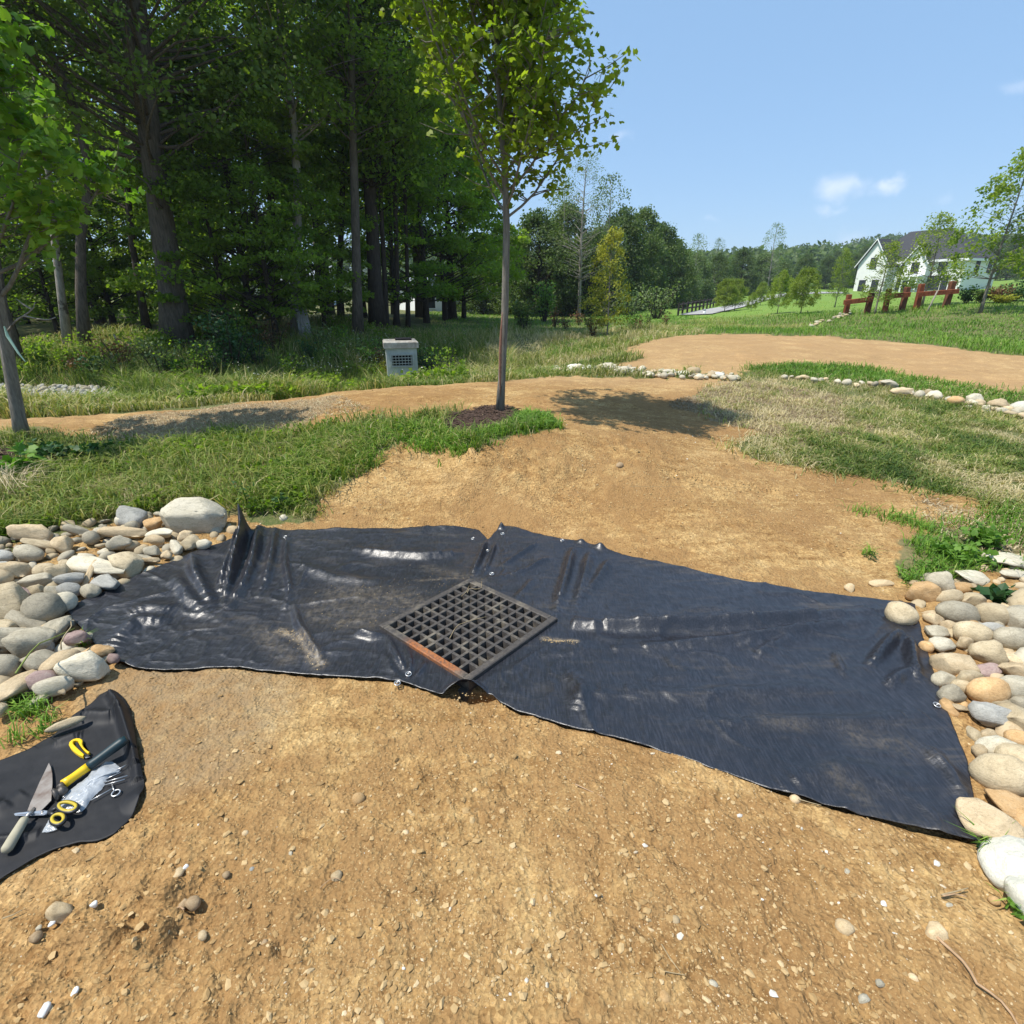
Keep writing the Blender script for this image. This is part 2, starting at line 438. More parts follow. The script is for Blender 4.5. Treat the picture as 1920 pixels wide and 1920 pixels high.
# tarp outline: pairs (upper edge, lower edge) along its length
TARP = [((126, 1150), (128, 1153)), ((180, 1125), (168, 1200)), ((230, 1100), (205, 1240)), ((300, 1068), (265, 1257)), ((370, 1040), (340, 1258)), ((440, 1012), (430, 1253)), ((463, 1000), (480, 1258)), ((490, 990), (540, 1264)),
        ((540, 996), (580, 1267)), ((600, 996), (640, 1272)), ((700, 993), (710, 1276)), ((800, 990), (770, 1288)), ((880, 992), (830, 1309)), ((899, 996), (848, 1303)), ((915, 1014), (872, 1296)), ((934, 992), (925, 1306)), ((952, 988), (938, 1320)), ((1010, 1003), (970, 1338)), ((1090, 1018), (1060, 1362)),
        ((1180, 1045), (1150, 1385)), ((1300, 1073), (1260, 1415)), ((1400, 1092), (1360, 1452)), ((1500, 1108), (1450, 1485)), ((1600, 1122), (1600, 1530)), ((1680, 1130), (1740, 1562)), ((1714, 1135), (1838, 1584))]
TT = np.array([ground(*a)[:2] for a, b in TARP]); TB = np.array([ground(*b)[:2] for a, b in TARP])
_side = gpoly([(1728, 1190), (1748, 1260), (1772, 1330), (1812, 1430)])
TARP_POLY = [tuple(p) for p in TT] + _side + [tuple(p) for p in TB[::-1]]
SCRAP = [((-220, 1450), (-220, 1740)), ((-80, 1436), (-80, 1690)), ((0, 1428), (0, 1652)), ((55, 1405), (60, 1613)), ((105, 1378), (110, 1592)), ((140, 1342), (150, 1580)), ((170, 1322), (185, 1577)), ((188, 1303), (215, 1565)), ((205, 1298), (240, 1545)), ((222, 1302), (262, 1512)), ((236, 1316), (271, 1490)), ((246, 1336), (271, 1466))]
ST = np.array([ground(*a)[:2] for a, b in SCRAP]); SB = np.array([ground(*b)[:2] for a, b in SCRAP])
SCRAP_POLY = [tuple(p) for p in ST] + [tuple(p) for p in SB[::-1]]
ROAD = [ground(1262, 593)[:2], ground(1300, 584)[:2], ground(1345, 574)[:2]]

def masks(P):
    """ground cover weights at points P (N,2)"""
    r = np.linalg.norm(P, axis=1)
    jit = np.stack([fbm(P, 2.6, 3, 31), fbm(P, 2.6, 3, 37)], 1) * np.clip(.03 * r, .06, .8)[:, None]
    jit2 = np.stack([fbm(P, 9, 2, 41), fbm(P, 9, 2, 47)], 1) * np.clip(.01 * r, .03, .3)[:, None]
    Q = P + jit + jit2
    g1 = inside(G1, Q); g2 = inside(G2, Q)
    dirt = (inside(D_ALL, Q) | inside(D2, Q)) & ~g1 & ~g2 & ~inside(WEED3, Q)
    return dict(dirt=dirt, g1=g1, g2=g2, litter=inside(LITTER, Q), mulch=inside(MULCH, P + jit2 * .6) | inside(MULCH2, P + jit2), weed3=inside(WEED3, Q),
                rip=inside(RIPRAP, P + jit2))

ROUGH = [(*at_z(px, py, 0)[:2], s_, a_) for px, py, s_, a_ in ((320, 1700, .17, .040), (150, 1740, .14, .034), (480, 1760, .13, .026), (420, 1870, .12, .022), (60, 1860, .1, .03), (1150, 1700, .2, .012), (700, 1540, .16, .012), (750, 905, .35, .05), (620, 950, .2, .04), (870, 925, .3, .045), (1000, 920, .5, .03), (1180, 905, .3, .035), (1450, 1600, .2, .010), (1000, 1860, .15, .014), (1550, 1820, .16, .014))]
# ------------------------------------------------------------------ ground sheet (one mesh out to the horizon)
def fine(P, m=None):
    r = np.linalg.norm(P, axis=1)
    f = .02 * fbm(P, 1.1, 3, 3) + .010 * fbm(P, 6, 3, 5) * (r < 30)
    near = np.clip(1.6 - r / 6, 0, 1)
    cl = np.abs(fbm(P, 15, 3, 9)); f += near * (.006 * fbm(P, 24, 2, 11) + .012 * (.25 - cl))
    # loose clods in patches
    pat = smooth01(.05, .5, fbm(P, 1.3, 2, 77))
    vv = fbm(P, 34, 2, 13); f += near * .014 * pat * np.maximum(vv, 0)
    if len(ROUGH):
        q = np.zeros(len(P))
        for x, y, sg, a in ROUGH: q = np.maximum(q, a * np.exp(-(((P[:, 0] - x) ** 2 + (P[:, 1] - y) ** 2) / sg ** 2)))
        k = np.where(q > .002)[0]
        if len(k):
            Q = P[k]; f[k] += q[k] * (1.0 * np.abs(fbm(Q, 9, 3, 15)) * 2 - .5 + .9 * np.maximum(fbm(Q, 22, 3, 16), -.1) + .35 * np.maximum(fbm(Q, 60, 2, 18), -.1))
    mid = smooth01(4.5, 7, r) * (r < 40); f += mid * (.018 * fbm(P * np.array([.6, 2.2]), 2.4, 3, 25) - .02 * np.maximum(fbm(P * np.array([.5, 3.0]), 1.7, 2, 27), .25) + .012 * fbm(P, 11, 2, 29) * (r < 14))
    return f
def tarp_mask(P):
    return inside(TARP_POLY, P)
ang_f = np.linspace(R(-60), R(60), 440)
ang_b = np.linspace(R(62), R(298), 70)[1:-1]
ang = np.concatenate([ang_f, ang_b])
rad = np.concatenate([np.geomspace(.25, .7, 25)[:-1], np.geomspace(.7, 9, 400)[:-1], np.geomspace(9, 40, 130)[:-1], np.geomspace(40, 850, 80)])
AA, RR = np.meshgrid(ang, rad)
P2 = np.stack([RR.ravel() * np.sin(AA.ravel()), RR.ravel() * np.cos(AA.ravel())], 1)
print('ground verts', len(P2))
MK = masks(P2)
hz = H(P2) + fine(P2)
tm = inside(TARP_POLY, P2); sm = inside(SCRAP_POLY, P2)
td = seg_dist(TARP_POLY, P2[(RR.ravel() < 8)]); tdist = np.full(len(P2), 9.0); tdist[RR.ravel() < 8] = td
hz = np.where(tm, H(P2) + fine(P2) * np.clip(1 - tdist / .05, 0, 1) - np.clip(tdist, 0, .03), hz)
hz = np.where(sm, H(P2) - .012, hz)
gl = grate_local(P2)
hz = np.where((np.abs(gl) < GS / 2 - .035).all(1), -.75, hz)
VOID = at_z(890, 1300, .0)[:2]
vd = np.linalg.norm((P2 - VOID) / np.array([.11, .05]), axis=1)
hz -= np.clip(1 - vd, 0, 1) ** .5 * .10
# tyre and tool marks on the bank, mulch ring
mz = MK['mulch']; hz += np.where(mz, .045 + .02 * fbm(P2, 22, 2, 55), 0)
bank = gpoly([(700, 890), (760, 885), (830, 900), (900, 905), (980, 895), (1050, 880)])
bd = seg_dist(bank, P2[(RR.ravel() < 9)], False); bb = np.full(len(P2), 9.0); bb[RR.ravel() < 9] = bd
hz += .025 * np.exp(-(bb / .08) ** 2) * (.5 + fbm(P2, 7, 2, 81))
rut = gpoly([(1260, 890), (1330, 905), (1440, 920)])
bd = seg_dist(rut, P2[(RR.ravel() < 9)], False); bb[:] = 9; bb[RR.ravel() < 9] = bd
hz -= .03 * np.exp(-(bb / .06) ** 2)
nA, nR = len(ang), len(rad)
i = np.arange(nR - 1)[:, None] * nA; j = np.arange(nA)[None]; j2 = (j + 1) % nA
quads = np.stack([i + j, i + j2, i + nA + j2, i + nA + j], -1).reshape(-1, 4)
c0 = len(P2)
V = np.concatenate([np.column_stack([P2, hz]), [[0, 0, 0]]])
cap = np.stack([np.full(nA, c0), j2.ravel(), j.ravel()], 1)
quads = quads[:, ::-1]; cap = cap[:, ::-1]
grass_w = (~MK['dirt']).astype(float)
lit_w = (MK['litter'] & ~MK['g1']).astype(float)
# thin worn grass and straw over the path left and beyond
pathx = inside(gpoly([(200, 830), (230, 780), (430, 760), (620, 742), (640, 760), (560, 800), (420, 830), (300, 845)]), P2 + .25 * np.stack([fbm(P2, 2, 2, 5), fbm(P2, 2, 2, 6)], 1))
straw_w = np.where(pathx, .75, 0) + lit_w * .8
lawn = smooth01(26, 40, RR.ravel()) * (P2[:, 0] > 6)
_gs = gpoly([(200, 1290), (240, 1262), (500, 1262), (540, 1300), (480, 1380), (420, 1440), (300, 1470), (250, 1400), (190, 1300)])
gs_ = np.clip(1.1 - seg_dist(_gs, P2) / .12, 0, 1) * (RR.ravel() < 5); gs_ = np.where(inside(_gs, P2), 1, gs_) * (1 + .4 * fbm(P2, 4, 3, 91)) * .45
dr_ = np.maximum(inside(D2, P2).astype(float), smooth01(7.5, 10, RR.ravel())) * .8
ap = lambda a, v=0: np.append(a, v)
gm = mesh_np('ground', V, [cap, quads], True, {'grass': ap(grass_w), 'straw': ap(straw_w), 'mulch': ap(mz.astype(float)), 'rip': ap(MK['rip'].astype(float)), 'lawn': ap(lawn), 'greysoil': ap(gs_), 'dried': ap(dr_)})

m, nt, b, o = new_mat('ground_soil')
geo = N(nt, 'ShaderNodeNewGeometry').outputs['Position']
n1 = noise(nt, 1.6, 5, .6, geo); n2 = noise(nt, 14, 6, .65, geo); n3 = noise(nt, 90, 4, .6, geo); n0 = noise(nt, .45, 3, .5, geo)
soil = ramp(nt, [(.34, (.198, .113, .044)), (.46, (.315, .192, .078)), (.56, (.40, .266, .116)), (.72, (.485, .35, .175))], mixc(nt, .45, n1.outputs[0], n2.outputs[0]))
soil = mixc(nt, math_(nt, 'MULTIPLY', ramp(nt, [(.45, (0, 0, 0)), (.66, (1, 1, 1))], n0.outputs[0]), .40), soil, (.33, .175, .068))
trk = N(nt, 'ShaderNodeMapping'); trk.inputs['Scale'].default_value = (.5, 3.4, 1); trk.inputs['Rotation'].default_value = (0, 0, R(-8)); nt.links.new(geo, trk.inputs[0])
nk = noise(nt, 2.6, 6, .7, trk.outputs[0], dist=.8)
soil = mixc(nt, .75, soil, ramp(nt, [(.36, (.70, .64, .58)), (.50, (1, 1, 1)), (.66, (1.13, 1.13, 1.12))], nk.outputs[0]), 'MULTIPLY')
vor = N(nt, 'ShaderNodeTexVoronoi', feature='F1'); vor.inputs['Scale'].default_value = 75; nt.links.new(geo, vor.inputs['Vector'])
vor2 = N(nt, 'ShaderNodeTexVoronoi', feature='F1'); vor2.inputs['Scale'].default_value = 34; nt.links.new(geo, vor2.inputs['Vector'])
pat = ramp(nt, [(.45, (0, 0, 0)), (.54, (1, 1, 1))], mixc(nt, .38, noise(nt, 1.5, 4, .6, geo, dist=.5).outputs[0], noise(nt, 9, 4, .6, geo).outputs[0]))   # 1 where gravelly, 0 where smoothed
soil = mixc(nt, math_(nt, 'MULTIPLY', math_(nt, 'SUBTRACT', 1.0, pat), .75), soil, (.265, .155, .064))
vor3 = N(nt, 'ShaderNodeTexVoronoi', feature='F1'); vor3.inputs['Scale'].default_value = 150; nt.links.new(geo, vor3.inputs['Vector'])
grit = ramp(nt, [(.0, (.50, .42, .34)), (.45, (.95, .95, .95)), (.75, (1.15, 1.15, 1.12)), (.88, (1.38, 1.42, 1.45)), (1.0, (1.65, 1.75, 1.85))], vor.outputs['Color'])
grit2 = ramp(nt, [(.0, (.60, .52, .45)), (.5, (1, 1, 1)), (.82, (1.2, 1.2, 1.2)), (1.0, (1.6, 1.65, 1.7))], vor3.outputs['Color'])
soil = mixc(nt, math_(nt, 'ADD', math_(nt, 'MULTIPLY', pat, .55), .15), soil, grit, 'MULTIPLY')
soil = mixc(nt, .45, soil, grit2, 'MULTIPLY')
ng = noise(nt, 2.2, 4, .6, geo); ng2 = noise(nt, 30, 4, .7, geo)
grs = ramp(nt, [(.3, (.05, .08, .02)), (.46, (.10, .12, .04)), (.56, (.17, .15, .07)), (.75, (.27, .20, .10))], mixc(nt, .5, ng.outputs[0], ng2.outputs[0]))
lawnc = ramp(nt, [(.3, (.12, .21, .035)), (.6, (.17, .26, .05)), (.8, (.27, .30, .09))], mixc(nt, .4, ng.outputs[0], ng2.outputs[0]))
grs = mixc(nt, attr(nt, 'lawn'), grs, lawnc)
strawc = ramp(nt, [(.35, (.16, .12, .075)), (.6, (.34, .27, .17)), (.8, (.46, .38, .25))], ng2.outputs[0])
soil = mixc(nt, attr(nt, 'dried'), soil, mixc(nt, .30, soil, (.58, .42, .24)))
c = mixc(nt, attr(nt, 'grass'), soil, grs)
c = mixc(nt, math_(nt, 'MULTIPLY', attr(nt, 'straw'), .85), c, strawc)
c = mixc(nt, attr(nt, 'mulch'), c, ramp(nt, [(.3, (.03, .018, .012)), (.7, (.09, .06, .045))], ng2.outputs[0]))
c = mixc(nt, attr(nt, 'rip'), c, (.11, .12, .12))
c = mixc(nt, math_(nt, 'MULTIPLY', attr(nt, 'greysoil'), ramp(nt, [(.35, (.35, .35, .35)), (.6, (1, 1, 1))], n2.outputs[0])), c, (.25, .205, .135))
nt.links.new(c, b.inputs['Base Color'])
b.inputs['Roughness'].default_value = .95; b.inputs['Specular IOR Level'].default_value = .12
hh = mixc(nt, .5, n3.outputs[0], math_(nt, 'SUBTRACT', 1.0, vor2.outputs['Distance']))
bp = bump(nt, b, hh, .012, .9)
bump(nt, b, vor.outputs['Distance'], .006, 1.0, bp)
M_SOIL = m
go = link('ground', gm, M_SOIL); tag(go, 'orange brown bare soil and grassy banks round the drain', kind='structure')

# surface height of the ground sheet for things standing on it
def G(P): return H(P) + fine(np.asarray(P))
# ------------------------------------------------------------------ black geotextile
m, nt, b, o = new_mat('woven_fabric')
geo = N(nt, 'ShaderNodeNewGeometry').outputs['Position']
rot = N(nt, 'ShaderNodeMapping'); rot.inputs['Rotation'].default_value = (0, 0, R(24)); nt.links.new(geo, rot.inputs[0])
wv = N(nt, 'ShaderNodeTexWave', wave_type='BANDS', bands_direction='X'); wv.inputs['Scale'].default_value = 95; wv.inputs['Distortion'].default_value = .6; nt.links.new(rot.outputs[0], wv.inputs[0])
wv2 = N(nt, 'ShaderNodeTexWave', wave_type='BANDS', bands_direction='Y'); wv2.inputs['Scale'].default_value = 60; wv2.inputs['Distortion'].default_value = .6; nt.links.new(rot.outputs[0], wv2.inputs[0])
st = N(nt, 'ShaderNodeMapping'); st.inputs['Rotation'].default_value = (0, 0, R(28)); st.inputs['Scale'].default_value = (1.2, 5.5, 1); nt.links.new(geo, st.inputs[0])
d1 = noise(nt, 2.2, 7, .68, st.outputs[0], dist=.6); d2 = noise(nt, 1.1, 3, .6, geo); d3 = noise(nt, 45, 4, .7, geo)
dust = math_(nt, 'MULTIPLY', ramp(nt, [(.54, (0, 0, 0)), (.74, (1, 1, 1))], d1.outputs[0]), ramp(nt, [(.40, (.05, .05, .05)), (.66, (1, 1, 1))], d2.outputs[0]))
dust = math_(nt, 'ADD', math_(nt, 'MULTIPLY', dust, .20), math_(nt, 'MULTIPLY', attr(nt, 'dust'), ramp(nt, [(.38, (.1, .1, .1)), (.62, (1, 1, 1))], d3.outputs[0])), True)
base = ramp(nt, [(.3, (.0115, .0120, .0160)), (.7, (.021, .0220, .0285))], d2.outputs[0])
thr = N(nt, 'ShaderNodeMapping'); thr.inputs['Rotation'].default_value = (0, 0, R(-66)); thr.inputs['Scale'].default_value = (1, .09, 1); nt.links.new(geo, thr.inputs[0])
thr2 = N(nt, 'ShaderNodeMapping'); thr2.inputs['Rotation'].default_value = (0, 0, R(24)); thr2.inputs['Scale'].default_value = (1, .09, 1); nt.links.new(geo, thr2.inputs[0])
t1 = noise(nt, 190, 2, .5, thr.outputs[0]); t2 = noise(nt, 190, 2, .5, thr2.outputs[0])
thread = math_(nt, 'MULTIPLY', t1.outputs[0], t2.outputs[0])
base = mixc(nt, .8, base, ramp(nt, [(.17, (.55, .55, .56)), (.25, (1, 1, 1)), (.36, (1.8, 1.8, 1.78))], thread), 'MULTIPLY')
c = mixc(nt, dust, base, (.30, .235, .15))
nt.links.new(c, b.inputs['Base Color'])
b.inputs['Specular IOR Level'].default_value = .7
rr_ = N(nt, 'ShaderNodeMapRange'); rr_.inputs['To Min'].default_value = .385; rr_.inputs['To Max'].default_value = .85
nt.links.new(dust, rr_.inputs[0]); nt.links.new(rr_.outputs[0], b.inputs['Roughness'])
hsum = math_(nt, 'ADD', math_(nt, 'MULTIPLY', wv.outputs['Fac'], .5), math_(nt, 'MULTIPLY', wv2.outputs['Fac'], .5))
bp = bump(nt, b, thread, .0012, .6)
cr = noise(nt, 16, 5, .6, st.outputs[0], dist=1.0)
bp = bump(nt, b, cr.outputs[0], .004, .35, bp)
cr2 = noise(nt, 5.0, 4, .55, geo, dist=.8)
cr3 = noise(nt, 34, 3, .5, geo, dist=2.0)
bp = bump(nt, b, cr3.outputs[0], .002, .35, bp)
bump(nt, b, cr2.outputs[0], .018, .45, bp)
M_TARP = m
M_SCRAP = simple_mat('dull_fabric', (.012, .0125, .015), (.006, .0065, .009), .62, 7, .0015, .35)

# wrinkles: (pixel polyline along the fold, start height, end height, half width)
FOLDS = [
 ([(1045, 1163), (1110, 1170), (1250, 1172), (1400, 1166), (1560, 1152), (1665, 1150)], .050, .022, .045),
 ([(1060, 1215), (1200, 1212), (1380, 1200), (1560, 1172), (1650, 1165)], .006, .030, .035),
 ([(1075, 1025), (1062, 1075), (1040, 1150)], .045, .02, .028),
 ([(1108, 1030), (1095, 1080), (1075, 1150)], .03, .006, .03),
 ([(1145, 1045), (1125, 1075), (1085, 1130)], .03, .004, .03),
 ([(1010, 1015), (975, 1035), (930, 1062)], .022, .008, .018),
 ([(1030, 1040), (990, 1062), (930, 1080)], .020, .006, .018),
 ([(1000, 1080), (985, 1100), (960, 1120)], .012, .004, .02),
 ([(912, 1012), (900, 1045), (882, 1082)], .040, .018, .02),
 ([(930, 1015), (918, 1050), (905, 1075)], .025, .012, .014),
 ([(655, 1028), (720, 1038), (800, 1040), (880, 1030)], .018, .026, .045),
 ([(560, 1060), (640, 1085), (760, 1090)], .020, .006, .05),
 ([(463, 992), (458, 1030), (440, 1075), (425, 1120), (418, 1150)], .19, .03, .022),
 ([(452, 1010), (440, 1050), (420, 1090), (412, 1120)], .06, .03, .022),
 ([(490, 1000), (480, 1050), (460, 1100), (430, 1145), (390, 1180)], .065, .006, .030),
 ([(520, 1000), (512, 1040), (500, 1090), (480, 1130)], .040, .012, .026),
 ([(540, 1010), (535, 1060), (545, 1110), (530, 1150)], .022, .016, .022),
 ([(365, 1055), (370, 1090), (400, 1140), (420, 1155)], .045, .012, .035),
 ([(330, 1090), (350, 1120), (400, 1165)], .022, .010, .04),
 ([(550, 1130), (560, 1170), (590, 1215), (610, 1245)], .020, .020, .022),
 ([(240, 1165), (280, 1150), (340, 1150)], .014, .014, .05),
 ([(200, 1225), (260, 1175), (330, 1165)], .014, .02, .05),
 ([(665, 1185), (700, 1190), (730, 1185)], .028, .02, .028),
 ([(725, 1185), (745, 1230), (765, 1262)], .020, .012, .014),
 ([(760, 1200), (770, 1240), (768, 1262)], .016, .012, .012),
 ([(800, 1235), (790, 1255), (775, 1270)], .014, .008, .012),
 ([(1690, 1190), (1660, 1215), (1620, 1262)], .050, .014, .030),
 ([(1700, 1200), (1710, 1250), (1725, 1290)], .040, .014, .028),
 ([(1660, 1290), (1690, 1270), (1720, 1262)], .02, .02, .03),
 ([(1560, 1220), (1575, 1250), (1590, 1275)], .018, .010, .02),
 ([(1500, 1190), (1440, 1215), (1400, 1240)], .02, .006, .03),
 ([(1100, 1285), (1300, 1300), (1500, 1290), (1640, 1300)], .008, .012, .045),
 ([(1290, 1360), (1450, 1350), (1600, 1355), (1750, 1340)], .006, .016, .04),
 ([(1080, 1330), (1090, 1290), (1060, 1250)], .02, .008, .04),
 ([(1450, 1470), (1600, 1440), (1760, 1480)], .01, .010, .05),
 ([(1730, 1400), (1780, 1450), (1815, 1510)], .02, .008, .03),
]
FW = [(dense([at_z(p[0], p[1], .02)[:2] for p in pl], 12), a0, a1, wd) for pl, a0, a1, wd in FOLDS]
def fold_height(P):
    h = np.zeros(len(P))
    for pl, a0, a1, wd in FW:
        lo = pl.min(0) - 4 * wd; hi = pl.max(0) + 4 * wd
        k = np.where((P > lo).all(1) & (P < hi).all(1))[0]
        if not len(k): continue
        Q = P[k]; D = np.linalg.norm(Q[:, None] - pl[None], axis=2)
        j = D.argmin(1); t = j / (len(pl) - 1.0)
        d = seg_dist([tuple(q) for q in pl], Q, False)
        e0 = smooth01(-.08, .3, t) if a0 < .1 else 1.0
        h[k] = np.maximum(h[k], 0) + (1.75 if a0 < .1 else 1.0) * (a0 + (a1 - a0) * t ** .8) * np.exp(-(d / wd) ** 2 * 1.3) * e0 * smooth01(-.05, .35, 1 - t)
    return h
def surface_sheet(name, T, B, nu, nv, extra, mat, lift, thick=.0022, skip=None, side=None):
    Td, Bd = dense(T, 4000), dense(B, 4000)
    # same parameter on both sides: index of the pair
    k = np.linspace(0, len(T) - 1, nu)
    idx = np.arange(len(T))
    top = np.stack([np.interp(k, idx, T[:, 0]), np.interp(k, idx, T[:, 1])], 1)
    bot = np.stack([np.interp(k, idx, B[:, 0]), np.interp(k, idx, B[:, 1])], 1)
    # round the corners of the traced outline a little
    for _ in range(int(nu / len(T) / 3)):
        top[1:-1] = top[1:-1] * .5 + .25 * (top[:-2] + top[2:]); bot[1:-1] = bot[1:-1] * .5 + .25 * (bot[:-2] + bot[2:])
    top += .006 * np.stack([fbm(top, 12, 2, 3), fbm(top, 12, 2, 4)], 1); bot += .007 * np.stack([fbm(bot, 12, 2, 5), fbm(bot, 12, 2, 6)], 1)
    v = np.linspace(0, 1, nv)
    P = (bot[:, None] * (1 - v[None, :, None]) + top[:, None] * v[None, :, None])
    if side is not None:
        s = dense(side, nv)[::-1]; cur = P[-1].copy()
        f = np.linspace(0, 1, nu)[:, None, None] ** 8
        P = P + f * (s - cur)[None]
    P = P.reshape(-1, 2)
    z = H(P) + lift + extra(P)
    i = np.arange(nu - 1)[:, None] * nv; j = np.arange(nv - 1)[None]
    q = np.stack([i + j, i + nv + j, i + nv + j + 1, i + j + 1], -1).reshape(-1, 4)
    if skip is not None:
        q = q[~skip(P)[q].all(1)]
    return P, z, q
def tarp_extra(P):
    h = fold_height(P)
    rd = 1 - np.abs(fbm(P * np.array([.8, 1.25]) + .12 * np.stack([fbm(P, 3, 2, 33), fbm(P, 3, 2, 34)], 1), 3.3, 2, 35)) * 2.2; h = h + .012 * np.clip(rd, 0, 1) ** 4 * smooth01(-.25, .25, fbm(P, 1.7, 2, 36)); rd2 = 1 - np.abs(fbm(P, 8.5, 2, 37)) * 2.4; h = h + .0035 * np.clip(rd2, 0, 1) ** 3
    h = h + .007 * np.maximum(fbm(P, 4.2, 3, 21), -.3) + .0022 * fbm(P * np.array([.7, 1.3]), 17, 3, 23) + .0011 * fbm(P, 42, 2, 24)
    gl = np.abs(grate_local(P)).max(1)
    k = 1 - smooth01(GS / 2 - .02, GS / 2 + .10, gl)
    h = h * (1 - k) + k * .004
    # left part lies over stones
    ls = smooth01(-1.0, -2.2, P[:, 0]) if False else smooth01(-1.6, -2.4, P[:, 0])
    h = h + ls * (.05 * smooth01(.1, .7, fbm(P, 3.4, 2, 61)) + .02)
    # the mouth where the lower edge stands up over a hollow
    d = np.linalg.norm((P - at_z(872, 1300, .0)[:2]) / np.array([.10, .055]), axis=1)
    h = h + .065 * np.clip(1 - d, 0, 1) ** .7
    for px, py, a, s in ((903, 990, .05, .022), (940, 991, .04, .02), (1090, 1020, .03, .03), (1125, 1030, .03, .03), (463, 1004, .10, .03)):
        h = h + a * np.exp(-(np.linalg.norm(P - ground(px, py)[:2], axis=1) / s) ** 2)
    return h
_sidew = np.array([TT[-1]] + list(map(np.array, _side)) + [TB[-1]])
P, z, q = surface_sheet('t', TT, TB, 620, 185, tarp_extra, None, .010, skip=lambda P: (np.abs(grate_local(P)) < GS / 2 - .03).all(1), side=_sidew)
dustv = np.zeros(len(P))
for pl, wd, a in (([(525, 1180), (560, 1190), (585, 1225), (597, 1242)], .03, .8), ([(1018, 1195), (1080, 1200)], .014, 1.0), ([(780, 1085), (870, 1080)], .012, .5), ([(640, 1110), (740, 1120), (800, 1140)], .12, .28), ([(600, 1140), (700, 1150)], .14, .22),
                  ([(640, 1165), (700, 1160)], .04, .35), ([(480, 1180), (540, 1230)], .05, .25), ([(1600, 1380), (1700, 1400)], .06, .18), ([(1560, 1450), (1620, 1500)], .04, .22), ([(1430, 1345), (1500, 1360)], .04, .16), ([(1300, 1490), (1650, 1530), (1800, 1570)], .03, .10), ([(800, 1060), (900, 1085)], .05, .2)):
    d = seg_dist([tuple(at_z(*p, .02)[:2]) for p in pl], P, False)
    dustv = np.maximum(dustv, a * np.exp(-(d / wd) ** 2) * (.75 + .5 * fbm(P, 22, 2, 71)))
tarp_me = mesh_np('ground_fabric', np.column_stack([P, z]), [q], True, {'dust': dustv})
TARP_P, TARP_Z = P, z
tarp = link('ground_fabric', tarp_me, M_TARP)
so = tarp.modifiers.new('thickness', 'SOLIDIFY'); so.thickness = .0014; so.offset = -1
tag(tarp, 'large black woven fabric sheet spread over bare soil around the drain grate', 'fabric sheet')
def tarp_z(x, y):
    k = np.argmin((TARP_P[:, 0] - x) ** 2 + (TARP_P[:, 1] - y) ** 2); return float(TARP_Z[k])

# scrap of the same fabric under the tools
SF = [([(205, 1300), (230, 1340), (255, 1420), (262, 1480)], .035, .03, .02), ([(150, 1345), (200, 1350), (240, 1340)], .014, .02, .03), ([(-100, 1600), (40, 1575), (85, 1560)], .02, .012, .02), ([(-150, 1500), (0, 1520), (60, 1480)], .02, .01, .03), ([(100, 1400), (160, 1380)], .01, .012, .025)]
_FWsave = FW
def scrap_extra(P):
    global FW
    keep = FW; FW = [(dense([at_z(p[0], p[1], .0)[:2] for p in pl], 10), a0, a1, wd) for pl, a0, a1, wd in SF]
    h = fold_height(P); FW = keep
    h = h + .004 * np.maximum(fbm(P, 6, 3, 91), -.3) + .0012 * fbm(P, 26, 3, 93)
    d = np.linalg.norm((P - at_z(265, 1500, 0)[:2]) / .06, axis=1)
    return h + .022 * np.clip(1 - d, 0, 1)
P, z, q = surface_sheet('s', ST, SB, 190, 100, scrap_extra, None, .006)
SCR_P, SCR_Z = P, z
scr = link('fabric_scrap', mesh_np('fabric_scrap', np.column_stack([P, z]), [q], True), M_SCRAP)
so = scr.modifiers.new('thickness', 'SOLIDIFY'); so.thickness = .0014; so.offset = -1
tag(scr, 'small offcut of black fabric with the hand tools lying on it', 'fabric sheet')
def scrap_z(x, y):
    k = np.argmin((SCR_P[:, 0] - x) ** 2 + (SCR_P[:, 1] - y) ** 2); return float(SCR_Z[k])

# ------------------------------------------------------------------ drain grate
m, nt, b, o = new_mat('cast_iron')
tcn = N(nt, 'ShaderNodeNewGeometry').outputs['Position']
n1 = noise(nt, 9, 6, .65, tcn); n2 = noise(nt, 60, 5, .7, tcn)
c = ramp(nt, [(.3, (.045, .040, .036)), (.6, (.085, .075, .068))], n2.outputs[0])
c = mixc(nt, math_(nt, 'MULTIPLY', ramp(nt, [(.52, (0, 0, 0)), (.66, (1, 1, 1))], n1.outputs[0]), .55), c, (.27, .23, .17))
c = mixc(nt, math_(nt, 'MULTIPLY', attr(nt, 'rust'), ramp(nt, [(.35, (.2, .2, .2)), (.6, (1, 1, 1))], n2.outputs[0])), c, (.42, .14, .035))
nt.links.new(c, b.inputs['Base Color']); b.inputs['Roughness'].default_value = .62; b.inputs['Specular IOR Level'].default_value = .45; b.inputs['Metallic'].default_value = .25
bump(nt, b, n2.outputs[0], .003, .8)
M_IRON = m
gz = h1(*GC) + .012
dr = thing('storm_drain_grate', (GC[0], GC[1], gz), 'square iron storm drain grate with a grid of open holes set in the fabric', 'drain grate', rz=GA)
fb = GS / 2; bw = .024; inner = fb - .036
zt = .022
mb = MB()
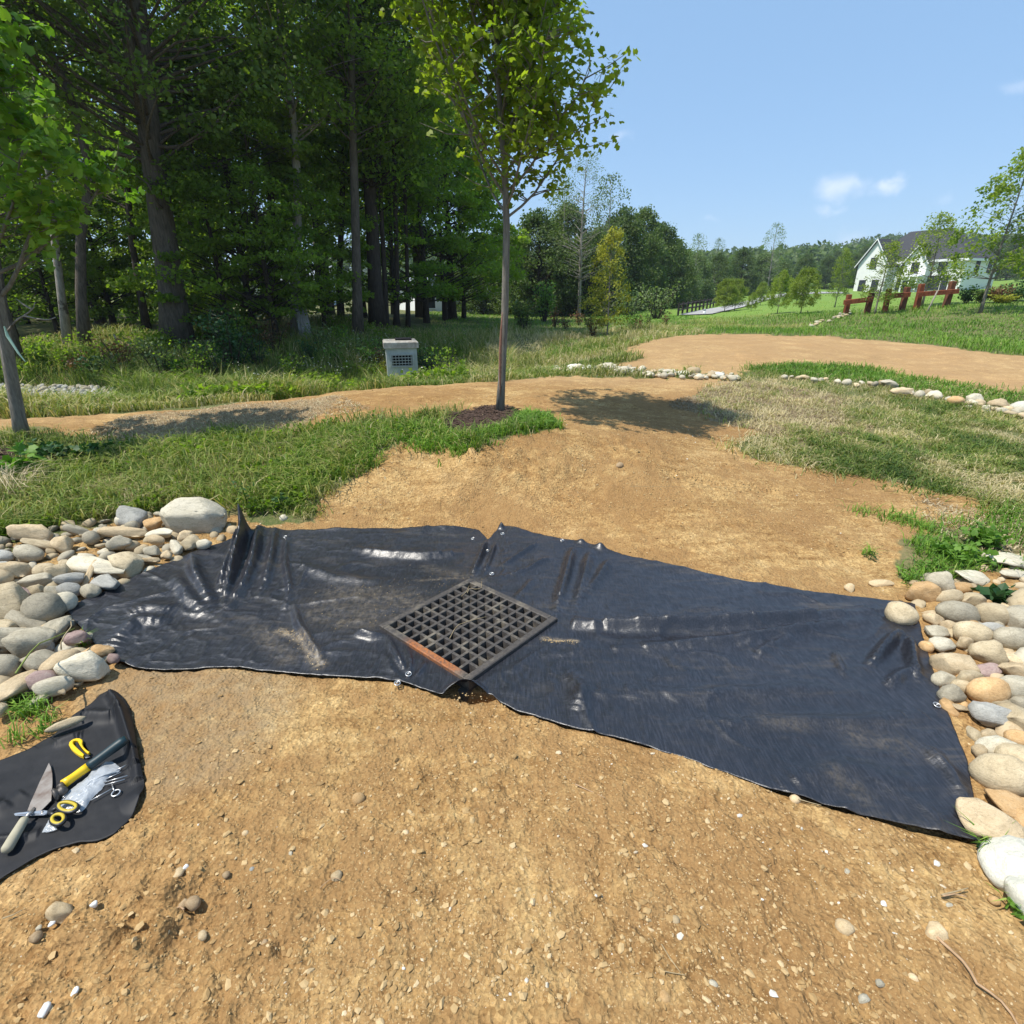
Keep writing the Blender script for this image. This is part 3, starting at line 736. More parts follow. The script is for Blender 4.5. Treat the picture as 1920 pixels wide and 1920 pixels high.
# frame ring of four bevelled rails, outer lip
def rail(mb, x0, x1, y0, y1, z0, z1, bev=.004):
    V = []
    for z_, e in ((z0, 0), (z1 - bev, 0), (z1, bev)):
        for (x, y) in ((x0 + e, y0 + e), (x1 - e, y0 + e), (x1 - e, y1 - e), (x0 + e, y1 - e)): V.append([x, y, z_])
    f = []
    for l in (0, 4):
        for k in range(4): f.append([l + k, l + (k + 1) % 4, l + 4 + (k + 1) % 4, l + 4 + k])
    f.append([8, 9, 10, 11]); f.append([3, 2, 1, 0])
    mb.add(V, F4=f)
rail(mb, -fb, fb, -fb, -inner, -.03, zt); rail(mb, -fb, fb, inner, fb, -.03, zt)
rail(mb, -fb, -inner, -inner + .0005, inner - .0005, -.03, zt - .0006); rail(mb, inner, fb, -inner + .0005, inner - .0005, -.03, zt - .0006)
me = mb.mesh('frame')
co = np.array([v.co for v in me.vertices]);
# rust along the lower left rim
wco = np.array([GM @ Vector(c) for c in co])
fr = link('frame', me, M_IRON, dr)
bmf = bmesh.new(); bmf.from_mesh(me); bmesh.ops.subdivide_edges(bmf, edges=[e for e in bmf.edges if e.calc_length() > .2], cuts=24, use_grid_fill=True); bmf.to_mesh(me); bmf.free()
wco = np.array([(GM @ Vector((v.co.x, v.co.y, 0)))[:2] for v in me.vertices])
ra = [tuple(at_z(*p, .03)[:2]) for p in ((778, 1208), (800, 1220), (850, 1250))]
rv = np.exp(-(seg_dist(ra, wco, False) / .045) ** 2)
at = me.attributes.get('rust') or me.attributes.new('rust', 'FLOAT', 'POINT'); at.data.foreach_set('value', rv.astype(np.float32))
pitch_ = 2 * inner / 10
def bar_mesh(L, zofs):
    mbb = MB(); tw, bw2 = .0075, .0125
    V = [[-L, -tw, zt + zofs], [-L, tw, zt + zofs], [-L, bw2, zt - .045], [-L, -bw2, zt - .045]]
    V += [[L, y, z_] for _, y, z_ in V]
    mbb.add(V, F4=[[0, 1, 5, 4], [1, 2, 6, 5], [2, 3, 7, 6], [3, 0, 4, 7], [0, 3, 2, 1], [4, 5, 6, 7]])
    return mbb.mesh('bar')
bmA, bmB = bar_mesh(inner, -.002), bar_mesh(inner, -.0034)
for k in range(1, 10):
    c = -inner + k * pitch_
    o1 = link('bar', bmA, M_IRON, dr); o1.location = (0, c, 0)
    o2 = link('bar', bmB, M_IRON, dr); o2.location = (c, 0, 0); o2.rotation_euler = (0, 0, R(90))
M_CONC_DARK = simple_mat('damp_concrete', (.10, .09, .075), (.05, .045, .04), .9, 14, .004)
mb = MB()
wl = GS / 2 - .02
for s in (-1, 1):
    mb.box(-wl - .05, wl + .05, s * wl - .02, s * wl + .02, -.9, -.03)
    mb.box(s * wl - .02, s * wl + .02, -wl + .021, wl - .021, -.9, -.032)
mb.box(-wl, wl, -wl, wl, -.95, -.72)
mb.build('basin', M_CONC_DARK, dr)
# a few grass stems and crumbs caught on the grate
M_STRAW = simple_mat('dry_stem', (.42, .34, .2), (.25, .18, .1), .8, 30)
def stem(pts, r, label, z=None, mat=None, name='dry_stalk', cat='stalk', group=None):
    W = []
    for k, p in enumerate(pts):
        q = at_z(p[0], p[1], .04)
        if z is None: zz = h1(q[0], q[1]) + .012
        elif hasattr(z, '__len__'): zz = z[k]
        else: zz = z
        q = at_z(p[0], p[1], zz); W.append(q)
    W = np.array(W); base = W.mean(0)
    mb = MB(); mb.tube(dense(W, 10) - base, np.linspace(r, r * .6, 10), 5)
    o_ = link(name, mb.mesh(name, True), mat or M_STRAW); o_.location = base
    return tag(o_, label, cat, group)
gt = gz + zt + .002
stem([(843, 1197), (852, 1180), (858, 1172), (880, 1164), (912, 1156)], .0016, 'bent dry stem lying across the middle of the grate', gt)
stem([(876, 1112), (880, 1102), (892, 1105), (903, 1103), (903, 1090)], .0018, 'pale dry grass loop on the top corner of the grate', gt + .002)
stem([(865, 1118), (874, 1110), (880, 1098)], .0016, 'short dry stalk beside the grass loop on the grate', gt)

# ------------------------------------------------------------------ landscape pins with round washers
M_ZINC = simple_mat('zinc', (.62, .62, .62), (.4, .4, .4), .35, 40, 0, .5, .8)
def torus(mb, c, R0, r0, nrm=(0, 0, 1), n=18, k=6, sq=1.0):
    an = np.linspace(0, 2 * math.pi, n + 1)
    q = Vector(nrm).to_track_quat('Z', 'Y').to_matrix()
    pts = np.array([Vector(c) + q @ Vector((R0 * math.cos(a), R0 * sq * math.sin(a), 0)) for a in an])
    V, F4, F3 = tube_arr(pts, r0, k, False)
    mb.add(V, F4=F4)
for px, py, lb in ((535, 1007, 'round metal pin at the fabric upper edge right of the tall fold'), (887, 1010, 'round metal pin left of the notch in the fabric upper edge'), (913, 1033, 'round metal pin on the seam just below the notch'),
                   (922, 1076, 'round metal pin nearest the top corner of the grate'), (942, 1001, 'round metal pin right of the notch at the upper edge'), (1054, 1013, 'round metal pin right of the notch near a deep fold'),
                   (766, 1264, 'round metal pin below the grate left corner near the lower edge'), (745, 1281, 'metal pin half hidden in the dark slit at the lower edge'), (1676, 1150, None), (1757, 1322, 'metal pin at the right edge of the fabric beside the stones')):
    if lb is None: continue
    q = at_z(px, py, .03); zz = tarp_z(q[0], q[1]); q = at_z(px, py, zz + .004)
    t = thing('landscape_pin', q, lb, 'pin', 'metal pins holding the fabric')
    mb = MB(); torus(mb, (0, 0, .001), .0125, .0028, (.05, -.15, 1)); mb.build('washer', M_ZINC, t, True)
    mb = MB(); mb.tube([(0, 0, -.05), (0, 0, .004), (.001, 0, .007)], [.002, .002, .001], 6); torus(mb, (0, 0, .005), .0045, .0016); mb.build('pin', M_ZINC, t, True)

# ------------------------------------------------------------------ tools on the scrap (traced outlines laid on the cloth)
TZ = .014
def ct(u, v): return (u / 5.053, 1280 + v / 5.053)
def tp(u, v, dz=0.0):
    px, py = ct(u, v); q = at_z(px, py, TZ); z = scrap_z(q[0], q[1]) + .004 + dz
    return at_z(px, py, z)
def prism(mb, outline, z0, z1, bev=.0):
    """flat outline (world xy) between two heights, with a small bevel on top"""
    o_ = np.array(outline, float)[:, :2]; n = len(o_); c = o_.mean(0)
    nx = np.roll(o_, -1, 0) - np.roll(o_, 1, 0); nrm = np.stack([nx[:, 1], -nx[:, 0]], 1); nrm /= np.linalg.norm(nrm, axis=1, keepdims=True) + 1e-9
    area = np.sum(o_[:, 0] * np.roll(o_[:, 1], -1) - np.roll(o_[:, 0], -1) * o_[:, 1])
    if area < 0: nrm = -nrm
    layers = [(z0, o_), (z1 - bev, o_), (z1, o_ - nrm * bev)] if bev else [(z0, o_), (z1, o_)]
    bmx = bmesh.new(); L = []
    for z_, pp in layers: L.append([bmx.verts.new((p[0], p[1], z_)) for p in pp])
    for a_, b_ in zip(L[:-1], L[1:]):
        for k in range(n): bmx.faces.new((a_[k], a_[(k + 1) % n], b_[(k + 1) % n], b_[k]))
    t_ = bmx.faces.new(L[-1]); bt = bmx.faces.new(L[0][::-1])
    bmesh.ops.triangulate(bmx, faces=[t_, bt], ngon_method='EAR_CLIP'); bmesh.ops.recalc_face_normals(bmx, faces=bmx.faces)
    bmx.verts.ensure_lookup_table(); bmx.verts.index_update()
    V = [v.co[:] for v in bmx.verts]; F3 = [[v.index for v in f.verts] for f in bmx.faces if len(f.verts) == 3]; F4 = [[v.index for v in f.verts] for f in bmx.faces if len(f.verts) == 4]
    mb.add(V, F3=F3, F4=F4); bmx.free()
def rel(base, pts): return [tuple(np.array(p)[:2] - np.array(base)[:2]) for p in pts]
M_YEL = simple_mat('yellow_plastic', (.80, .52, .012), (.72, .46, .01), .38, 20, 0, .5)
M_YEL2 = simple_mat('dull_yellow_rubber', (.50, .38, .03), (.40, .30, .03), .5, 20, 0, .4)
M_BLKP = simple_mat('black_plastic', (.015, .016, .018), (.01, .01, .012), .45, 20, 0, .5)
M_TEAL = simple_mat('dark_teal_rubber', (.006, .028, .036), (.004, .02, .026), .5, 30, .0004, .5)
M_STEEL = simple_mat('worn_steel', (.55, .54, .52), (.22, .18, .15), .38, 30, .0004, .5, .75)
M_BLADE = simple_mat('scissor_steel', (.66, .67, .68), (.5, .5, .52), .3, 40, 0, .5, .8)
M_TROWEL = simple_mat('muddy_steel', (.34, .31, .28), (.15, .10, .075), .5, 22, .0008, .5, .45)
M_HEAD = simple_mat('hammer_steel', (.12, .11, .10), (.05, .045, .04), .55, 25, .0006, .5, .6)
M_WOODH = simple_mat('weathered_handle', (.40, .37, .27), (.30, .27, .19), .7, 18, .0004)
# utility knife
b0 = tp(760, 630); kn = thing('folding_knife', b0, 'small yellow hooked utility knife above the hammer', 'knife')
KO = [(660, 608), (664, 580), (680, 560), (706, 546), (735, 541), (765, 546), (788, 562), (790, 580), (786, 602), (800, 630), (828, 660), (860, 682), (845, 697), (822, 680), (790, 645), (765, 612), (752, 590), (748, 572), (728, 566), (706, 570), (698, 582), (702, 600), (730, 630), (770, 668), (806, 702), (796, 724), (760, 710), (715, 678), (680, 645)]
mb = MB(); prism(mb, rel(b0, [tp(*k) for k in KO]), 0, .013, .002); mb.build('body', M_YEL, kn)
mb = MB(); prism(mb, rel(b0, [tp(*k) for k in [(716, 576), (745, 576), (750, 598), (790, 655), (832, 694), (856, 700), (848, 716), (812, 712), (805, 700), (770, 665), (725, 622)]]), .0012, .008, .001); mb.build('slider', M_BLKP, kn)
mb = MB(); prism(mb, rel(b0, [tp(*k) for k in [(800, 708), (848, 700), (858, 714), (815, 726)]]), .0025, .0035); mb.build('blade', M_BLADE, kn)
# hammer
hb = tp(850, 790); hm = thing('hammer', hb, 'hammer with yellow neck and long dark teal rubber grip', 'hammer')
def axis(mb, a, b_, rads, n=14, sq=None, nn=None):
    a = np.array(a); b_ = np.array(b_); m_ = len(rads)
    mb.tube(np.array([a + (b_ - a) * k / (m_ - 1) for k in range(m_)]) - hb, rads, n)
za = .021
mb = MB(); axis(mb, tp(830, 800, za), tp(1200, 530, za), [.0150, .0165, .0155, .0160, .0165, .0172, .0180, .0178, .0135], 16); mb.build('grip', M_TEAL, hm, True)
mb = MB(); axis(mb, tp(600, 962, za), tp(832, 798, za), [.0165, .0150, .0140, .0142, .0150, .0158], 16); mb.build('neck', M_YEL, hm, True)
mb = MB(); axis(mb, tp(560, 1000, za), tp(604, 962, za), [.012, .012, .0125], 12); mb.build('collar', M_HEAD, hm, True)
mb = MB(); axis(mb, tp(640, 1000, za), tp(505, 1070, za), [.006, .012, .017, .019, .0185, .014, .014, .021, .022, .020], 14); mb.build('head', M_HEAD, hm, True)
mb = MB()
for k, (u, v) in enumerate(((1098, 572), (1112, 566), (1128, 556))):
    q = tp(u, v, za + .0186) - hb; s_ = .0028
    prism(mb, [(q[0] - s_ * .5, q[1] - s_), (q[0] + s_ * .5, q[1] - s_), (q[0] + s_ * .9, q[1] + s_), (q[0], q[1] + s_)], q[2] - .004, q[2] + .0005)
mb.build('label_print', M_YEL, hm)
# trowel
tb = tp(330, 1100); tr = thing('pointing_trowel', tb, 'muddy pointed trowel with a pale wooden handle', 'trowel')
mb = MB(); prism(mb, rel(tb, [tp(*k) for k in [(470, 778), (490, 815), (503, 880), (507, 960), (502, 1050), (494, 1135), (440, 1195), (400, 1236), (340, 1238), (268, 1232), (300, 1150), (340, 1060), (385, 955), (430, 860)]]), .008, .0105, .0006); mb.build('blade', M_TROWEL, tr)
hb2 = tb
mb = MB(); W = np.array([tp(320, 1190, .012), tp(285, 1235, .022), tp(240, 1285, .02)]) - tb; mb.tube(W, [.005, .0055, .006], 8); mb.build('tang', M_STEEL, tr, True)
mb = MB(); a_ = tp(238, 1285, .02); b_ = tp(48, 1605, .018); W = np.array([a_ + (b_ - a_) * k for k in (0, .03, .15, .4, .7, .9, .97, 1)]) - tb; mb.tube(W, [.009, .0125, .0135, .0145, .0155, .0155, .012, .004], 16); mb.build('handle', M_WOODH, tr, True)
# plastic bag of pins
m, nt, b, o = new_mat('clear_plastic')
b.inputs['Base Color'].default_value = (.62, .66, .70, 1); b.inputs['Roughness'].default_value = .16; b.inputs['Specular IOR Level'].default_value = .6
n = noise(nt, 60, 4, .6); bump(nt, b, n.outputs[0], .004, .8)
tpn = N(nt, 'ShaderNodeBsdfTransparent'); mx = N(nt, 'ShaderNodeMixShader'); mx.inputs[0].default_value = .55
nt.links.new(b.outputs[0], mx.inputs[2]); nt.links.new(tpn.outputs[0], mx.inputs[1]); nt.links.new(mx.outputs[0], o.inputs[0])
M_BAG = m
def puffy(outline, base, top, seed, n=90, rings=14):
    o_ = dense([np.array(p)[:2] for p in outline] + [np.array(outline[0])[:2]], n + 1)[:-1] - np.array(base)[:2]
    c = o_.mean(0); V = []
    for k in range(rings):
        s = 1 - k / (rings - 1.0); pp = c + (o_ - c) * s
        hz_ = top * (1 - s ** 3) * (1 + .5 * fbm(pp, 30, 3, seed)) + .006 * np.abs(fbm(pp, 55, 3, seed + 1)) + .001
        V.append(np.column_stack([pp, hz_]))
    V = np.concatenate(V); k = np.arange(n); k2 = (k + 1) % n
    F4 = np.concatenate([np.stack([r_ * n + k, r_ * n + k2, (r_ + 1) * n + k2, (r_ + 1) * n + k], 1) for r_ in range(rings - 1)])
    return V, F4
bb_ = tp(850, 1000); bag = thing('plastic_bag', bb_, 'clear crumpled plastic bag full of metal pins', 'bag')
BO = [tp(*k) for k in [(955, 790), (1000, 757), (1060, 748), (1100, 775), (1152, 822), (1130, 852), (1060, 880), (1020, 925), (965, 1015), (900, 1070), (860, 1115), (820, 1180), (780, 1225), (700, 1235), (600, 1225), (528, 1212), (565, 1130), (620, 1060), (700, 1000), (790, 930), (850, 880), (885, 822)]]
V, F4 = puffy(BO, bb_, .016, 5); mb = MB(); mb.add(V, F4=F4); mb.build('film', M_BAG, bag, True)
B2 = [tp(*k) for k in [(400, 1422), (440, 1350), (470, 1302), (505, 1320), (525, 1360), (545, 1400), (500, 1415), (450, 1425)]]
V, F4 = puffy(B2, bb_, .007, 9, 50, 9); mb = MB(); mb.add(V, F4=F4); mb.build('film_tail', M_BAG, bag, True)
def pin(a_, b_, lab, r=.0019, dz=.008):
    A = tp(*a_, dz); B = tp(*b_, dz); c_ = (A + B) / 2
    mb = MB(); mb.tube(np.array([A, A * .5 + B * .5, B]) - c_, r, 6); o_ = link('metal_pin', mb.mesh('metal_pin', True), M_ZINC); o_.location = c_
    return tag(o_, lab, 'pin', 'loose metal pins by the plastic bag')
pin((1090, 835), (1200, 778), 'short metal pin sticking out at the top end of the bag')
pin((1000, 915), (1152, 845), 'metal pin poking from the bag, second from its top end')
pin((985, 945), (1208, 880), 'longest metal pin pointing right from the bag')
pin((990, 970), (1183, 916), 'metal pin just below the longest one by the bag')
pin((860, 1116), (1062, 1004), 'long metal pin lying beside the lower half of the bag')
mb = MB()
for (u0, v0), (u1, v1), dz in (((690, 1100), (930, 960), .006), ((640, 1140), (860, 1040), .008), ((760, 1020), (980, 890), .007), ((620, 1180), (800, 1060), .005), ((800, 960), (1010, 850), .009), ((700, 1170), (900, 1000), .006), ((592, 1088), (640, 1045), .012), ((600, 1100), (650, 1058), .012)):
    mb.tube(np.array([tp(u0, v0, dz), tp(u1, v1, dz)]) - bb_, .0018, 5)
mb.build('pins_inside', M_ZINC, bag, True)
c_ = tp(1075, 1010); t = thing('landscape_pin', c_, 'loose pin with its round washer lying right of the bag', 'pin', 'loose metal pins by the plastic bag')
mb = MB(); torus(mb, tp(1098, 1045, .004) - c_, .0125, .0026, (0, -.1, 1)); mb.build('washer', M_ZINC, t, True)
mb = MB(); mb.tube(np.array([tp(1060, 962, .006), tp(1082, 1028, .006)]) - c_, .002, 6); mb.build('shaft', M_ZINC, t, True)
# scissors
sb_ = tp(480, 1250); sc_ = thing('scissors', sb_, 'open scissors with black and dull yellow handles resting on the bag', 'scissors')
up = .024
mb = MB(); prism(mb, rel(sb_, [tp(*k) for k in [(143, 1268), (160, 1258), (300, 1243), (430, 1234), (478, 1240), (470, 1262), (425, 1280), (300, 1282), (155, 1282)]]), .010, .0125, .0006); mb.build('blade', M_BLADE, sc_)
mb = MB(); prism(mb, rel(sb_, [tp(*k) for k in [(165, 1266), (300, 1254), (420, 1244), (470, 1250), (455, 1270), (400, 1272), (300, 1270), (170, 1274)]]), .0132, .0152, .0006); mb.build('blade', M_BLADE, sc_)
mb = MB(); q = tp(415, 1256) - sb_; mb.tube([(q[0], q[1], .010), (q[0], q[1], .0172), (q[0], q[1], .018)], [.0036, .0036, .002], 10); mb.build('pivot', M_STEEL, sc_, True)
def loop_handle(cu, cv, ru, rv, tilt, arm):
    c_ = tp(cu, cv, 0); pts = []
    for k in range(25):
        a_ = 2 * math.pi * k / 24; du, dv = ru * math.cos(a_), rv * math.sin(a_) * (1.0 if math.sin(a_) > 0 else .8)
        u = cu + du * math.cos(tilt) - dv * math.sin(tilt); v = cv + du * math.sin(tilt) + dv * math.cos(tilt)
        q = tp(u, v); pts.append([q[0] - sb_[0], q[1] - sb_[1], up])
    mb = MB(); V, F4, F3 = tube_arr(pts, .0062, 8, False); mb.add(V, F4=F4)
    W = np.array([list((tp(*a) - sb_)[:2]) + [z_] for a, z_ in arm]); mb.tube(W, [.0045, .006, .0068], 8)
    hd = mb.build('handle', M_BLKP, sc_, True)
    cc = np.mean(pts, 0); ins = [cc + (np.array(p) - cc) * .86 + np.array([0, 0, .0025]) for p in pts]
    mb = MB(); V, F4, F3 = tube_arr(ins, .0052, 8, False); mb.add(V, F4=F4); mb.build('finger_grip', M_YEL2, hd, True)
loop_handle(662, 1222, 96, 56, .08, [((470, 1248), .013), ((520, 1244), .018), ((575, 1226), up)])
loop_handle(572, 1342, 66, 58, -.25, [((468, 1258), .013), ((500, 1275), .018), ((535, 1298), up)])
# ------------------------------------------------------------------ stones
def rock_mesh(seed, kind, sub=3):
    bmx = bmesh.new(); bmesh.ops.create_icosphere(bmx, subdivisions=sub, radius=1.0)
    V = np.array([v.co[:] for v in bmx.verts]); rs = np.random.default_rng(seed)
    V = V * (1 + .16 * fbm(V, .9, 2, seed * 3 + 1)[:, None])
    if kind == 'round':
        nn = 5
        for _ in range(nn):
            d = rs.normal(size=3); d /= np.linalg.norm(d); lim = rs.uniform(.72, .93); s = V @ d
            V -= np.maximum(s - lim, 0)[:, None] * d * .6
    else:
        V = V / (np.abs(V) ** 4).sum(1, keepdims=True) ** .25 * .9
        nn = 12
        for _ in range(nn):
            d = rs.normal(size=3) * np.array([1, 1, 1.2]); d /= np.linalg.norm(d); lim = rs.uniform(.55, .85); s = V @ d
            V -= np.maximum(s - lim, 0)[:, None] * d * .93
        V[:, 2] += .04 * np.sign(np.sin(V[:, 2] * 14 + V[:, 0] * 2))
    if kind == 'block':
        V = V / np.linalg.norm(V, axis=1, keepdims=True); V = V / (np.abs(V) ** 9).sum(1, keepdims=True) ** (1 / 9)
        for d, lim in (((.75, .1, .65), .90), ((-.6, -.2, .75), 1.0), ((.8, -.6, .1), .92), ((-.7, .6, .3), 1.0), ((.1, -.8, .6), .98), ((.6, .1, -.8), .9), ((-.85, -.5, -.1), .95), ((0, -.3, 1), .80), ((0, -1, .1), .84)):
            d = np.array(d); d = d / np.linalg.norm(d); s = V @ d; V -= np.maximum(s - lim, 0)[:, None] * d * .95
    V *= (1 + .05 * fbm(V, 2.6, 3, seed * 3 + 2) + .018 * fbm(V, 8, 2, seed))[:, None]
    V /= np.abs(V).max(0)
    F = np.array([[v.index for v in f.verts] for f in bmx.faces]); bmx.free()
    return mesh_np('rock', V, [F], True)
def rock_mat(name, cols, vein=.15, bd=.004):
    m, nt, b, o = new_mat(name)
    tco = N(nt, 'ShaderNodeTexCoord').outputs['Object']; oi = N(nt, 'ShaderNodeObjectInfo').outputs['Random']
    ad = N(nt, 'ShaderNodeVectorMath', operation='ADD'); cmb = N(nt, 'ShaderNodeCombineXYZ')
    for k in range(3): nt.links.new(math_(nt, 'MULTIPLY', oi, 37.0 + 11 * k), cmb.inputs[k])
    nt.links.new(tco, ad.inputs[0]); nt.links.new(cmb.outputs[0], ad.inputs[1]); co = ad.outputs[0]
    n1 = noise(nt, 1.3, 6, .62, co); n2 = noise(nt, 9, 6, .7, co); n3 = noise(nt, 34, 4, .7, co)
    c = ramp(nt, [(.30, cols[0]), (.5, cols[1]), (.72, cols[2])], mixc(nt, .4, n1.outputs[0], n2.outputs[0]))
    sp = ramp(nt, [(.33, (.55, .5, .45)), (.48, (1, 1, 1)), (.62, (1, 1, 1)), (.72, (1.3, 1.28, 1.2))], n3.outputs[0])
    c = mixc(nt, .6, c, sp, 'MULTIPLY')
    mp = N(nt, 'ShaderNodeMapping'); mp.inputs['Scale'].default_value = (1, 1, 3.2); mp.inputs['Rotation'].default_value = (.5, .4, 0); nt.links.new(co, mp.inputs[0])
    wv = N(nt, 'ShaderNodeTexNoise'); wv.inputs['Scale'].default_value = 3.2; wv.inputs['Detail'].default_value = 5; wv.inputs['Distortion'].default_value = 1.2; nt.links.new(mp.outputs[0], wv.inputs['Vector'])
    c = mixc(nt, math_(nt, 'MULTIPLY', ramp(nt, [(.55, (0, 0, 0)), (.62, (1, 1, 1)), (.66, (0, 0, 0))], wv.outputs[0]), vein * 3), c, tuple(x * .55 for x in cols[0]))
    # soil on the faces near the ground
    h = N(nt, 'ShaderNodeHueSaturation'); mr = N(nt, 'ShaderNodeMapRange'); mr.inputs['To Min'].default_value = .78; mr.inputs['To Max'].default_value = 1.18
    nt.links.new(oi, mr.inputs['Value']); nt.links.new(mr.outputs[0], h.inputs['Value']); nt.links.new(c, h.inputs['Color'])
    nt.links.new(h.outputs[0], b.inputs['Base Color']); b.inputs['Roughness'].default_value = .85; b.inputs['Specular IOR Level'].default_value = .2
    bp = bump(nt, b, n2.outputs[0], bd, .7); bump(nt, b, wv.outputs[0], bd, .5, bp)
    return m
RM = {'g': rock_mat('grey_stone', [(.22, .20, .155), (.34, .31, .245), (.46, .425, .345)]),
      't': rock_mat('tan_stone', [(.33, .255, .16), (.47, .375, .25), (.58, .49, .35)]),
      'b': rock_mat('brown_grey_stone', [(.29, .235, .155), (.42, .35, .24), (.53, .455, .33)]),
      'w': rock_mat('pale_stone', [(.36, .33, .25), (.49, .455, .37), (.60, .56, .47)]),
      'o': rock_mat('orange_stone', [(.36, .22, .10), (.50, .33, .17), (.56, .42, .26)]),
      'p': rock_mat('purple_stone', [(.20, .14, .135), (.30, .22, .21), (.40, .33, .30)]),
      's': rock_mat('blue_grey_stone', [(.22, .22, .21), (.33, .33, .315), (.45, .45, .43)]),
      'c': rock_mat('chalky_stone', [(.42, .42, .37), (.58, .58, .52), (.70, .70, .64)])}
for _k in RM:          # lichen-free, dry and sunbleached
    for _n in RM[_k].node_tree.nodes:
        if _n.type == 'VALTORGB' and _n.color_ramp.elements[0].position < .31 and len(_n.color_ramp.elements) == 3:
            for _e in _n.color_ramp.elements:
                c_ = _e.color; _e.color = (min(.8, c_[0] * 1.08), min(.8, c_[1] * 1.06), c_[2], 1)
RM['e'] = rock_mat('cream_stone', [(.40, .29, .16), (.52, .40, .24), (.62, .51, .34)], bd=.0012)
RM['f'] = rock_mat('brown_pebble', [(.22, .15, .085), (.32, .23, .135), (.42, .32, .20)], bd=.0012)
RM['n'] = rock_mat('orange_clod', [(.36, .215, .09), (.48, .31, .145), (.57, .41, .22)], bd=.0012)
RM['q'] = rock_mat('white_chip', [(.60, .60, .57), (.70, .70, .67), (.78, .78, .76)], .03, .001)
RK = {('r', c): [] for c in RM}; RK.update({('a', c): [] for c in RM})
_rb = {'r': [rock_mesh(100 + k, 'round' if k % 2 else 'ang') for k in range(7)], 'a': [rock_mesh(200 + k, 'ang') for k in range(7)]}
_rs = {'r': [rock_mesh(300 + k, 'round', 2) for k in range(5)], 'a': [rock_mesh(400 + k, 'ang', 2) for k in range(5)]}
_cache = {}
def rock_me(kind, c, k, small=False):
    key = (kind, c, k % (5 if small else 7), small)
    if key not in _cache:
        me = (_rs if small else _rb)[kind][key[2]].copy(); me.materials.append(RM[c]); _cache[key] = me
    return _cache[key]
_rk = 0
JOIN = None          # when a list, stones are collected for one joined mesh instead of being linked singly
def flush_join(name, label, cat='stones'):
    global JOIN
    cols = []; VV, FF, MI = [], [], []; n = 0
    for me, M, c in JOIN:
        if c not in cols: cols.append(c)
        V = np.empty(len(me.vertices) * 3, np.float32); me.vertices.foreach_get('co', V); V = xf(M, V.reshape(-1, 3))
        Fx = np.empty(len(me.polygons) * 3, np.int32); me.polygons.foreach_get('vertices', Fx); Fx = Fx.reshape(-1, 3)
        VV.append(V); FF.append(Fx + n); MI.append(np.full(len(Fx), cols.index(c), np.int32)); n += len(V)
    me = mesh_np(name, np.concatenate(VV), [np.concatenate(FF)], True)
    for c in cols: me.materials.append(RM[c])
    me.polygons.foreach_set('material_index', np.concatenate(MI))
    o = link(name, me); JOIN = None
    return tag(o, label, cat, kind='stuff')
def put_rock(q, sx, sy, sz, yaw, tilt, kind, c, label, group, small=False, name='rock', cat='stone', sink=.35):
    global _rk
    _rk += 1
    if JOIN is not None:
        from mathutils import Euler
        M = Matrix.LocRotScale(Vector((q[0], q[1], q[2] + sz * (1 - sink) * .6)), Euler((tilt[0], tilt[1], yaw)), Vector((sx, sy, sz)))
        JOIN.append((rock_me(kind, c, _rk * 3 + (_rk // 7), True), M, c)); return None
    o = bpy.data.objects.new(name, rock_me(kind, c, _rk * 3 + (_rk // 7), small)); COL.objects.link(o)
    o.location = (q[0], q[1], q[2] + sz * (1 - sink) * .6)
    o.scale = (sx, sy, sz); o.rotation_euler = (tilt[0], tilt[1], yaw)
    return tag(o, label, cat, group)
def rock_px(px, py, wpx, hpx, rot, kind, c, label, group, lift=0.0, small=False, flat=1.0, name='rock'):
    g = ground(px, py + hpx * .22); q = np.array([g[0], g[1], g[2] + lift]); Z = camdepth(q)
    wpx *= 1.14; hpx *= 1.16; sx = wpx * Z / F / 2
    el = math.atan2(CAM_H - q[2], q[1])
    hw = hpx * Z / F / 2
    # apparent height = depth seen foreshortened + thickness
    sz = min(hw * 1.15, sx * .9) * flat; sy = max(hw * 1.05, min(sx * .85, (hw - sz * math.cos(el) * .55) / max(math.sin(el), .25)))
    sy = min(sy, sx * 1.5 if wpx < hpx else sx * 1.05)
    if wpx < hpx * .9: sy = hw / max(math.sin(el + .25), .4); sz = sx * .75
    # yaw so that the long side slants as in the photograph
    return put_rock(q, sx, sy, sz, R(rot), (R(random.uniform(-16, 16)), R(random.uniform(-16, 16))), kind, c, label, group, small, name)
random.seed(5)
GL = 'stones heaped at the left end of the fabric'
